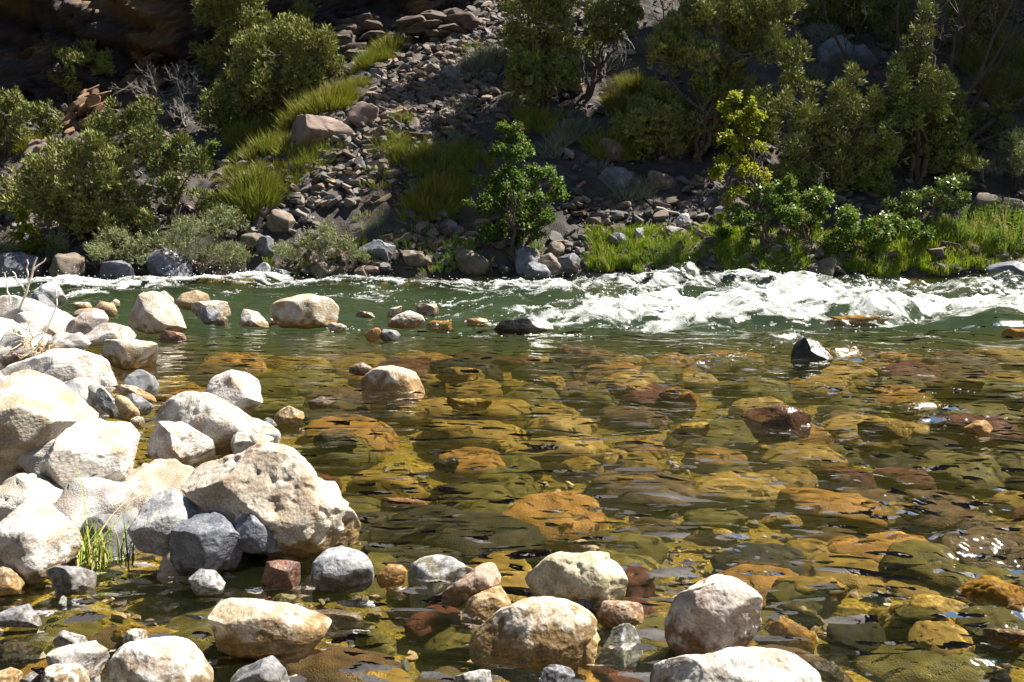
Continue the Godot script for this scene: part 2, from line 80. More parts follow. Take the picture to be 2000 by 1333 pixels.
	["boulder", "tan knobbly rock with wet foot below the pink one", Vector3(-0.119, 0.016, -4.736), 0.025, 0.432, 0.094, "tan", "block", [0.16, 0.201, 0.179, 0.141, 0.109, 0.09, 0.081, 0.077, 0.076, 0.079, 0.09, 0.113, 0.16, 0.204, 0.185, 0.135, 0.107, 0.093, 0.079, 0.073, 0.072, 0.076, 0.088, 0.11]],
	["boulder", "round cracked cream boulder with greenish tint in the shallows", Vector3(0.379, 0.098, -4.854), -0.078, 0.407, 0.187, "greenish", "pitted", [0.305, 0.269, 0.235, 0.209, 0.178, 0.162, 0.151, 0.152, 0.165, 0.196, 0.223, 0.259, 0.321, 0.323, 0.224, 0.179, 0.155, 0.139, 0.135, 0.14, 0.157, 0.191, 0.236, 0.313]],
	["boulder", "large cream boulder with rough white water lapping its front", Vector3(0.114, 0.023, -4.337), -0.026, 0.465, 0.192, "creamtan", "round", [0.301, 0.314, 0.279, 0.247, 0.215, 0.199, 0.188, 0.186, 0.186, 0.2, 0.221, 0.257, 0.314, 0.355, 0.296, 0.213, 0.176, 0.16, 0.156, 0.163, 0.184, 0.22, 0.266, 0.279]],
	["boulder", "tan upright lobe of rock at the side of the large cream boulder", Vector3(0.347, 0.005, -4.281), -0.081, 0.472, 0.082, "tan", "block", [0.066, 0.074, 0.119, 0.149, 0.149, 0.132, 0.111, 0.093, 0.082, 0.078, 0.08, 0.087, 0.097, 0.1, 0.11, 0.134, 0.14, 0.121, 0.114, 0.115, 0.104, 0.08, 0.07, 0.065]],
	["boulder", "rough reddish tan rock in front of the round cracked boulder", Vector3(0.576, 0.027, -4.587), -0.125, 0.439, 0.079, "pinkish", "pitted", [0.159, 0.141, 0.111, 0.086, 0.074, 0.069, 0.068, 0.07, 0.077, 0.093, 0.117, 0.122, 0.136, 0.137, 0.135, 0.098, 0.078, 0.069, 0.065, 0.066, 0.068, 0.077, 0.095, 0.127]],
	["stone", "small dark veined stone wedged behind the large cream boulder", Vector3(0.385, 0.033, -4.692), -0.082, 0.431, 0.032, "darkgrey", "block", [0.057, 0.046, 0.04, 0.038, 0.039, 0.036, 0.032, 0.031, 0.032, 0.036, 0.045, 0.064, 0.054, 0.047, 0.045, 0.037, 0.031, 0.029, 0.029, 0.031, 0.035, 0.046, 0.05, 0.052]],
	["boulder", "white tipped grey rock with dark submerged base", Vector3(0.539, -0.082, -4.368), -0.123, 0.478, 0.093, "whitegrey", "block", [0.112, 0.111, 0.116, 0.127, 0.147, 0.157, 0.139, 0.133, 0.106, 0.093, 0.087, 0.088, 0.095, 0.112, 0.149, 0.153, 0.146, 0.125, 0.116, 0.113, 0.105, 0.105, 0.112, 0.121]],
	["boulder", "dark grey slaty stone at the water between two cream boulders", Vector3(0.209, 0.012, -3.966), -0.053, 0.504, 0.057, "darkgrey", "block", [0.094, 0.083, 0.076, 0.075, 0.064, 0.059, 0.058, 0.062, 0.069, 0.07, 0.078, 0.085, 0.089, 0.102, 0.095, 0.066, 0.053, 0.047, 0.045, 0.047, 0.052, 0.063, 0.087, 0.106]],
	["boulder", "pale smooth rock top breaking the water by the slaty stone", Vector3(-0.17, 0.012, -3.924), 0.043, 0.508, 0.063, "palegrey", "round", [0.129, 0.115, 0.097, 0.074, 0.063, 0.053, 0.048, 0.047, 0.05, 0.057, 0.072, 0.104, 0.143, 0.125, 0.071, 0.052, 0.043, 0.039, 0.038, 0.04, 0.045, 0.057, 0.083, 0.141]],
	["boulder", "large olive green stone lying under clear water", Vector3(-0.7, -0.302, -4.734), 0.147, 0.462, 0.088, "olive", "sunk", [0.138, 0.118, 0.11, 0.11, 0.114, 0.125, 0.15, 0.166, 0.183, 0.194, 0.22, 0.157, 0.129, 0.116, 0.112, 0.117, 0.131, 0.131, 0.139, 0.159, 0.177, 0.192, 0.196, 0.179]],
	["boulder", "amber stone under water below the olive stone", Vector3(-0.795, -0.222, -4.314), 0.182, 0.483, 0.057, "amber", "sunk", [0.095, 0.079, 0.071, 0.07, 0.073, 0.082, 0.084, 0.089, 0.103, 0.114, 0.131, 0.135, 0.105, 0.091, 0.085, 0.08, 0.07, 0.066, 0.067, 0.073, 0.087, 0.116, 0.156, 0.13]],
	["boulder", "reddish striped stone under water beside the slate grey slab", Vector3(-0.931, -0.223, -4.171), 0.22, 0.494, 0.056, "redrock", "sunk", [0.114, 0.096, 0.088, 0.087, 0.092, 0.083, 0.077, 0.076, 0.08, 0.092, 0.099, 0.108, 0.129, 0.118, 0.109, 0.08, 0.067, 0.062, 0.061, 0.064, 0.073, 0.092, 0.137, 0.123]],
	["boulder", "olive stone submerged below the pale angular rock", Vector3(-0.43, -0.275, -4.625), 0.093, 0.455, 0.049, "olive", "sunk", [0.107, 0.101, 0.102, 0.083, 0.069, 0.062, 0.061, 0.064, 0.072, 0.083, 0.09, 0.105, 0.11, 0.099, 0.096, 0.085, 0.071, 0.064, 0.063, 0.066, 0.071, 0.076, 0.088, 0.114]],
	["stone", "small grey olive stone underwater left of the large cream boulder", Vector3(-0.244, -0.168, -4.551), 0.054, 0.458, 0.039, "olive", "sunk", [0.061, 0.068, 0.054, 0.047, 0.044, 0.045, 0.049, 0.052, 0.045, 0.043, 0.044, 0.049, 0.059, 0.066, 0.06, 0.059, 0.046, 0.04, 0.038, 0.038, 0.041, 0.049, 0.053, 0.055]],
	["boulder", "broad dark olive stone underwater near the pale rock top", Vector3(-0.41, -0.291, -4.177), 0.098, 0.5, 0.07, "olive", "sunk", [0.205, 0.157, 0.122, 0.105, 0.087, 0.077, 0.073, 0.075, 0.082, 0.099, 0.135, 0.159, 0.193, 0.17, 0.142, 0.097, 0.077, 0.068, 0.065, 0.067, 0.073, 0.088, 0.121, 0.178]],
	["boulder", "dark slate stone underwater behind the round cracked boulder", Vector3(0.208, -0.188, -5.776), -0.036, 0.374, 0.072, "wetdark", "sunk", [0.18, 0.141, 0.123, 0.102, 0.086, 0.079, 0.078, 0.083, 0.095, 0.121, 0.155, 0.217, 0.161, 0.127, 0.111, 0.105, 0.091, 0.085, 0.085, 0.091, 0.106, 0.138, 0.149, 0.174]],
	["boulder", "pale submerged stone in amber water beyond the cracked boulder", Vector3(0.502, -0.258, -6.193), -0.081, 0.349, 0.049, "pale", "sunk", [0.119, 0.094, 0.073, 0.064, 0.06, 0.061, 0.066, 0.07, 0.073, 0.082, 0.102, 0.112, 0.111, 0.1, 0.082, 0.074, 0.072, 0.063, 0.059, 0.059, 0.063, 0.074, 0.097, 0.124]],
	["boulder", "big cream pink faceted boulder with amber foot", Vector3(0.982, 0.129, -4.293), -0.225, 0.44, 0.182, "creampink", "block", [0.231, 0.234, 0.275, 0.248, 0.231, 0.219, 0.217, 0.208, 0.198, 0.2, 0.217, 0.252, 0.27, 0.275, 0.289, 0.272, 0.218, 0.18, 0.167, 0.167, 0.178, 0.205, 0.258, 0.276]],
	["boulder", "amber orange slab under thin rippling water beside faceted boulder", Vector3(1.455, -0.167, -4.682), -0.301, 0.44, 0.084, "orangerock", "sunk", [0.164, 0.163, 0.132, 0.118, 0.113, 0.112, 0.118, 0.136, 0.154, 0.153, 0.148, 0.136, 0.133, 0.141, 0.159, 0.143, 0.138, 0.131, 0.12, 0.118, 0.121, 0.124, 0.136, 0.163]],
	["boulder", "broad whitish boulder with fine cracks and a black knot on top", Vector3(0.902, 0.062, -3.778), -0.234, 0.503, 0.213, "white", "round", [0.407, 0.426, 0.359, 0.263, 0.208, 0.178, 0.161, 0.156, 0.162, 0.181, 0.223, 0.29, 0.412, 0.481, 0.349, 0.222, 0.171, 0.148, 0.138, 0.138, 0.149, 0.174, 0.228, 0.347]],
	["boulder", "pale greenish stone under water behind the amber slab", Vector3(1.595, -0.159, -4.989), -0.309, 0.407, 0.074, "olivepale", "sunk", [0.141, 0.112, 0.093, 0.084, 0.082, 0.074, 0.071, 0.073, 0.08, 0.096, 0.122, 0.149, 0.16, 0.122, 0.092, 0.075, 0.068, 0.066, 0.068, 0.077, 0.083, 0.094, 0.118, 0.176]],
	["boulder", "wide amber boulder barely awash with a wet tan crest", Vector3(2.279, -0.144, -4.854), -0.439, 0.407, 0.171, "amberpale", "sunk", [0.257, 0.291, 0.238, 0.2, 0.171, 0.158, 0.148, 0.145, 0.144, 0.147, 0.162, 0.194, 0.249, 0.338, 0.263, 0.191, 0.157, 0.141, 0.132, 0.126, 0.129, 0.141, 0.169, 0.231]],
	["boulder", "reddish tan wet boulder awash at the glittering edge", Vector3(2.719, -0.062, -4.951), -0.502, 0.378, 0.141, "orangerock", "sunk", [0.186, 0.189, 0.171, 0.132, 0.114, 0.11, 0.115, 0.131, 0.142, 0.144, 0.157, 0.181, 0.216, 0.211, 0.155, 0.129, 0.117, 0.115, 0.113, 0.112, 0.12, 0.138, 0.178, 0.197]],
	["boulder", "maroon stone lying under glittering shallow water", Vector3(2.22, -0.225, -5.813), -0.365, 0.352, 0.085, "maroon", "sunk", [0.192, 0.177, 0.122, 0.088, 0.073, 0.066, 0.064, 0.067, 0.075, 0.093, 0.118, 0.148, 0.205, 0.162, 0.123, 0.098, 0.087, 0.083, 0.077, 0.074, 0.075, 0.083, 0.1, 0.136]],
	["boulder", "dark brown wet stone with a shadowed hollow under its edge", Vector3(2.491, -0.028, -4.448), -0.511, 0.409, 0.079, "brown", "sunk", [0.116, 0.142, 0.094, 0.066, 0.05, 0.042, 0.038, 0.037, 0.039, 0.044, 0.055, 0.081, 0.124, 0.129, 0.11, 0.07, 0.054, 0.046, 0.043, 0.04, 0.041, 0.044, 0.052, 0.069]],
	["boulder", "dark mossy stone beside the broad whitish boulder", Vector3(1.49, -0.089, -4.175), -0.343, 0.466, 0.07, "wetdark", "sunk", [0.092, 0.091, 0.084, 0.082, 0.081, 0.071, 0.068, 0.069, 0.075, 0.089, 0.095, 0.108, 0.101, 0.082, 0.073, 0.07, 0.072, 0.08, 0.077, 0.076, 0.081, 0.093, 0.091, 0.089]],
	["boulder", "green weedy ledge of stone under swift water", Vector3(1.877, -0.328, -4.487), -0.396, 0.446, 0.066, "olive", "sunk", [0.088, 0.067, 0.057, 0.053, 0.053, 0.057, 0.066, 0.085, 0.119, 0.158, 0.173, 0.125, 0.103, 0.093, 0.076, 0.066, 0.062, 0.062, 0.066, 0.078, 0.102, 0.146, 0.177, 0.139]],
	["boulder", "dark flat stone under sparkling shallow water", Vector3(2.153, -0.138, -4.044), -0.489, 0.454, 0.084, "wetdark", "sunk", [0.211, 0.248, 0.168, 0.099, 0.074, 0.062, 0.057, 0.056, 0.06, 0.068, 0.084, 0.114, 0.201, 0.244, 0.172, 0.094, 0.067, 0.056, 0.05, 0.049, 0.051, 0.058, 0.071, 0.103]],
	["stone", "small tan stone under water beside weedy ledge", Vector3(1.563, -0.08, -4.014), -0.371, 0.478, 0.039, "tan", "sunk", [0.064, 0.065, 0.065, 0.046, 0.037, 0.033, 0.032, 0.033, 0.036, 0.037, 0.041, 0.05, 0.069, 0.063, 0.062, 0.055, 0.039, 0.032, 0.029, 0.028, 0.029, 0.032, 0.04, 0.056]],
	["boulder", "pale amber stone under water right of the maroon stone", Vector3(2.673, -0.176, -5.701), -0.438, 0.344, 0.072, "amberpale", "sunk", [0.153, 0.114, 0.096, 0.088, 0.072, 0.065, 0.063, 0.065, 0.073, 0.086, 0.093, 0.109, 0.145, 0.128, 0.103, 0.079, 0.068, 0.063, 0.063, 0.068, 0.071, 0.075, 0.087, 0.112]],
	["boulder", "amber stone under water left of the pale yellow ones", Vector3(0.868, -0.286, -6.543), -0.132, 0.331, 0.057, "amber", "sunk", [0.118, 0.096, 0.071, 0.06, 0.055, 0.054, 0.058, 0.066, 0.079, 0.086, 0.101, 0.125, 0.101, 0.09, 0.086, 0.089, 0.069, 0.06, 0.056, 0.056, 0.06, 0.07, 0.092, 0.132]],
	["boulder", "bright amber flat stone under water beside a dark hollow", Vector3(2, -0.209, -6.593), -0.295, 0.316, 0.074, "amberpale", "sunk", [0.173, 0.16, 0.119, 0.085, 0.066, 0.058, 0.055, 0.055, 0.06, 0.071, 0.094, 0.129, 0.172, 0.167, 0.12, 0.081, 0.064, 0.056, 0.053, 0.054, 0.06, 0.071, 0.097, 0.126]],
	["boulder", "amber yellow flat stone deep under rippled water", Vector3(1.47, -0.274, -6.461), -0.224, 0.331, 0.085, "amber", "sunk", [0.224, 0.156, 0.12, 0.096, 0.078, 0.07, 0.068, 0.07, 0.078, 0.096, 0.135, 0.168, 0.244, 0.161, 0.126, 0.09, 0.074, 0.066, 0.064, 0.066, 0.074, 0.091, 0.13, 0.176]],
	["stone", "low brown wet stone left of the white rocks at the rapids edge", Vector3(-2.576, 0.043, -16.377), 0.156, 0.129, 0.09, "brown", "round", [0.202, 0.139, 0.089, 0.069, 0.06, 0.056, 0.056, 0.061, 0.071, 0.094, 0.133, 0.16, 0.221, 0.142, 0.103, 0.078, 0.064, 0.057, 0.055, 0.057, 0.063, 0.078, 0.11, 0.198]],
	["stone", "cream rock with orange end at the rapids edge", Vector3(-2.067, 0.098, -16.38), 0.126, 0.127, 0.11, "cream", "block", [0.177, 0.229, 0.214, 0.139, 0.102, 0.085, 0.078, 0.076, 0.08, 0.091, 0.114, 0.136, 0.175, 0.269, 0.177, 0.135, 0.115, 0.107, 0.096, 0.087, 0.085, 0.088, 0.099, 0.123]],
	["boulder", "white pitted rock with dark hollow at the rapids edge", Vector3(-1.722, 0.103, -15.19), 0.113, 0.136, 0.164, "pitted", "pitted", [0.297, 0.273, 0.213, 0.184, 0.171, 0.172, 0.162, 0.153, 0.155, 0.169, 0.191, 0.218, 0.278, 0.339, 0.231, 0.177, 0.142, 0.126, 0.121, 0.124, 0.137, 0.165, 0.208, 0.287]],
	["boulder", "brown and white jagged rock against the rapids", Vector3(-1.48, 0.139, -16.386), 0.09, 0.125, 0.16, "brown", "block", [0.292, 0.254, 0.24, 0.146, 0.107, 0.099, 0.099, 0.106, 0.123, 0.159, 0.25, 0.307, 0.362, 0.216, 0.162, 0.137, 0.121, 0.115, 0.117, 0.128, 0.153, 0.207, 0.246, 0.309]],
	["boulder", "amber brown wet wedge beside the wet grey slab", Vector3(-2.102, 0.056, -13.9), 0.15, 0.151, 0.104, "orange", "block", [0.132, 0.164, 0.17, 0.184, 0.136, 0.11, 0.098, 0.093, 0.088, 0.09, 0.099, 0.119, 0.164, 0.172, 0.167, 0.152, 0.122, 0.107, 0.103, 0.105, 0.116, 0.114, 0.112, 0.117]],
	["boulder", "wet grey triangular slab beside the amber wedge", Vector3(-1.824, 0.053, -13.901), 0.13, 0.152, 0.109, "grey", "block", [0.266, 0.174, 0.136, 0.11, 0.096, 0.09, 0.091, 0.099, 0.117, 0.153, 0.147, 0.152, 0.169, 0.206, 0.17, 0.144, 0.115, 0.094, 0.084, 0.081, 0.083, 0.093, 0.113, 0.159]],
	["boulder", "flat amber rock skimmed by the rapids", Vector3(-0.623, 0.052, -15.329), 0.041, 0.139, 0.114, "orange", "round", [0.241, 0.226, 0.15, 0.111, 0.088, 0.077, 0.073, 0.074, 0.08, 0.095, 0.128, 0.206, 0.25, 0.223, 0.131, 0.097, 0.082, 0.075, 0.074, 0.078, 0.089, 0.113, 0.159, 0.185]],
	["boulder", "long dark glistening rock with water sheeting over it", Vector3(0.104, 0.088, -14.636), -0.007, 0.143, 0.174, "wetdark", "round", [0.598, 0.425, 0.298, 0.215, 0.169, 0.148, 0.14, 0.142, 0.154, 0.183, 0.243, 0.362, 0.61, 0.508, 0.253, 0.175, 0.141, 0.126, 0.121, 0.124, 0.137, 0.164, 0.221, 0.377]],
	["boulder", "amber ledge just under water beside the white pitted rock", Vector3(-1.204, -0.088, -15.872), 0.076, 0.14, 0.121, "orange", "sunk", [0.325, 0.237, 0.191, 0.136, 0.111, 0.1, 0.097, 0.101, 0.113, 0.139, 0.197, 0.233, 0.272, 0.25, 0.201, 0.139, 0.112, 0.099, 0.095, 0.098, 0.108, 0.131, 0.181, 0.231]],
	["boulder", "cream hump of rock with amber tail alone in mid stream", Vector3(-1.322, -0.017, -10.451), 0.126, 0.207, 0.268, "creamtan", "round", [0.552, 0.396, 0.312, 0.264, 0.239, 0.229, 0.234, 0.258, 0.282, 0.329, 0.363, 0.422, 0.514, 0.482, 0.34, 0.261, 0.224, 0.208, 0.203, 0.207, 0.226, 0.27, 0.366, 0.504]],
	["stone", "small brown wet rock just behind the cream hump", Vector3(-1.865, 0.041, -11.284), 0.164, 0.187, 0.084, "brown", "round", [0.159, 0.13, 0.106, 0.096, 0.093, 0.096, 0.085, 0.08, 0.08, 0.086, 0.095, 0.113, 0.151, 0.147, 0.104, 0.085, 0.077, 0.074, 0.077, 0.086, 0.095, 0.095, 0.103, 0.12]],
	["boulder", "pale amber stone just under water right of the cream hump", Vector3(-0.625, -0.142, -11.772), 0.053, 0.192, 0.144, "amberpale", "sunk", [0.374, 0.267, 0.184, 0.148, 0.126, 0.114, 0.11, 0.114, 0.128, 0.157, 0.224, 0.327, 0.38, 0.258, 0.206, 0.167, 0.134, 0.118, 0.113, 0.116, 0.128, 0.154, 0.212, 0.333]],
	["boulder", "long pale amber stone with its tip breaking the surface", Vector3(-0.499, -0.021, -9.65), 0.052, 0.224, 0.097, "amberpale", "sunk", [0.396, 0.231, 0.119, 0.084, 0.069, 0.062, 0.059, 0.062, 0.069, 0.084, 0.119, 0.229, 0.42, 0.187, 0.111, 0.083, 0.07, 0.065, 0.064, 0.068, 0.078, 0.096, 0.134, 0.247]],
	["boulder", "purplish brown wet stone awash in mid stream", Vector3(-2.082, -0.057, -9.82), 0.209, 0.219, 0.075, "purple", "sunk", [0.162, 0.187, 0.125, 0.098, 0.086, 0.069, 0.061, 0.059, 0.06, 0.066, 0.08, 0.11, 0.186, 0.195, 0.118, 0.081, 0.064, 0.057, 0.054, 0.055, 0.061, 0.073, 0.1, 0.133]],
	["boulder", "dark slate hump just under the amber water", Vector3(-1.672, -0.136, -8.518), 0.194, 0.258, 0.11, "wetdark", "sunk", [0.297, 0.194, 0.152, 0.131, 0.11, 0.1, 0.099, 0.104, 0.118, 0.148, 0.167, 0.208, 0.236, 0.206, 0.177, 0.129, 0.108, 0.098, 0.096, 0.101, 0.115, 0.138, 0.158, 0.201]],
	["boulder", "yellowish pale stone under water in mid stream", Vector3(0.446, -0.165, -11.347), -0.039, 0.199, 0.124, "amberpale", "sunk", [0.288, 0.272, 0.205, 0.158, 0.123, 0.107, 0.101, 0.101, 0.11, 0.129, 0.171, 0.235, 0.282, 0.276, 0.218, 0.151, 0.121, 0.107, 0.102, 0.105, 0.115, 0.139, 0.18, 0.214]],
	["boulder", "bright amber orange stone under water in mid stream", Vector3(1.379, -0.146, -10.846), -0.126, 0.206, 0.132, "orangerock", "sunk", [0.401, 0.243, 0.168, 0.122, 0.101, 0.092, 0.089, 0.093, 0.105, 0.131, 0.19, 0.286, 0.393, 0.259, 0.172, 0.123, 0.101, 0.091, 0.089, 0.092, 0.104, 0.128, 0.183, 0.291]],
	["boulder", "red slab lying deep under the amber water", Vector3(-0.877, -0.225, -7.034), 0.124, 0.309, 0.095, "redrock", "sunk", [0.342, 0.18, 0.103, 0.076, 0.063, 0.058, 0.057, 0.059, 0.067, 0.085, 0.126, 0.227, 0.265, 0.198, 0.11, 0.08, 0.066, 0.06, 0.059, 0.061, 0.069, 0.086, 0.126, 0.214]],
	["boulder", "broad amber stone under water below a dark hollow", Vector3(1.004, -0.253, -7.635), -0.131, 0.287, 0.1, "amber", "sunk", [0.269, 0.22, 0.147, 0.101, 0.081, 0.072, 0.069, 0.071, 0.078, 0.094, 0.129, 0.194, 0.333, 0.209, 0.135, 0.098, 0.081, 0.073, 0.071, 0.074, 0.084, 0.104, 0.15, 0.201]],
	["boulder", "small dark ridge of stone under water in mid stream", Vector3(-0.561, -0.11, -7.732), 0.072, 0.282, 0.061, "wetdark", "sunk", [0.134, 0.115, 0.107, 0.099, 0.074, 0.062, 0.057, 0.057, 0.06, 0.069, 0.088, 0.101, 0.13, 0.139, 0.09, 0.07, 0.061, 0.057, 0.058, 0.063, 0.074, 0.082, 0.09, 0.108]],
	["boulder", "black wet rock standing in fast water with white spray", Vector3(3.988, 0.007, -12.371), -0.312, 0.167, 0.23, "wetdark", "block", [0.322, 0.272, 0.246, 0.243, 0.263, 0.277, 0.282, 0.279, 0.292, 0.257, 0.244, 0.244, 0.262, 0.306, 0.327, 0.322, 0.269, 0.233, 0.218, 0.219, 0.236, 0.277, 0.3, 0.3]],
	["boulder", "long amber brown rock under the smooth lip of the rapids", Vector3(5.885, -0.118, -16.346), -0.346, 0.132, 0.254, "orangerock", "sunk", [0.955, 0.635, 0.362, 0.239, 0.185, 0.159, 0.149, 0.149, 0.161, 0.188, 0.247, 0.395, 0.869, 0.611, 0.282, 0.192, 0.153, 0.135, 0.129, 0.131, 0.144, 0.173, 0.237, 0.419]],
	["boulder", "long dark brown rock awash with water curling over it", Vector3(2.59, -0.046, -8.912), -0.283, 0.237, 0.197, "maroonwet", "round", [0.477, 0.356, 0.285, 0.245, 0.204, 0.183, 0.178, 0.182, 0.192, 0.219, 0.277, 0.332, 0.45, 0.399, 0.306, 0.224, 0.186, 0.17, 0.162, 0.162, 0.174, 0.203, 0.266, 0.363]],
	["boulder", "cream amber stone awash left of the dark brown rock", Vector3(1.719, -0.05, -8.654), -0.196, 0.248, 0.111, "amberpale", "sunk", [0.199, 0.255, 0.165, 0.128, 0.101, 0.085, 0.078, 0.076, 0.081, 0.092, 0.117, 0.149, 0.197, 0.255, 0.193, 0.127, 0.095, 0.08, 0.073, 0.072, 0.076, 0.087, 0.111, 0.138]],
	["boulder", "yellow brown stone awash between brown rock and orange rock", Vector3(3.641, -0.123, -8.944), -0.387, 0.232, 0.17, "amber", "sunk", [0.355, 0.29, 0.21, 0.163, 0.141, 0.132, 0.122, 0.12, 0.127, 0.145, 0.183, 0.229, 0.306, 0.313, 0.25, 0.172, 0.139, 0.123, 0.117, 0.111, 0.114, 0.125, 0.149, 0.203]],
	["stone", "small orange rock with a white splash beside it", Vector3(4.298, 0.032, -8.386), -0.474, 0.226, 0.104, "orange", "round", [0.105, 0.122, 0.114, 0.114, 0.105, 0.091, 0.085, 0.086, 0.085, 0.084, 0.089, 0.103, 0.131, 0.112, 0.105, 0.104, 0.112, 0.102, 0.088, 0.082, 0.083, 0.089, 0.093, 0.095]],
	["boulder", "amber stone under water with streaks in mid stream", Vector3(1.918, -0.174, -10.534), -0.18, 0.215, 0.132, "orangerock", "sunk", [0.294, 0.219, 0.184, 0.163, 0.146, 0.141, 0.146, 0.157, 0.158, 0.171, 0.201, 0.244, 0.234, 0.24, 0.227, 0.172, 0.146, 0.135, 0.134, 0.143, 0.151, 0.16, 0.183, 0.232]],
	["boulder", "amber rock under smooth green water near the rapids lip", Vector3(8.283, -0.124, -15.223), -0.498, 0.13, 0.136, "orange", "sunk", [0.249, 0.253, 0.178, 0.127, 0.104, 0.094, 0.091, 0.095, 0.106, 0.131, 0.162, 0.194, 0.263, 0.248, 0.176, 0.14, 0.108, 0.094, 0.088, 0.088, 0.095, 0.111, 0.146, 0.237]],
	["boulder", "pale yellow stone under greenish fast water", Vector3(5.634, -0.176, -11.342), -0.461, 0.178, 0.114, "amberpale", "sunk", [0.224, 0.19, 0.171, 0.122, 0.101, 0.091, 0.088, 0.092, 0.103, 0.116, 0.132, 0.165, 0.245, 0.19, 0.137, 0.113, 0.102, 0.099, 0.104, 0.102, 0.102, 0.111, 0.131, 0.173]],
]
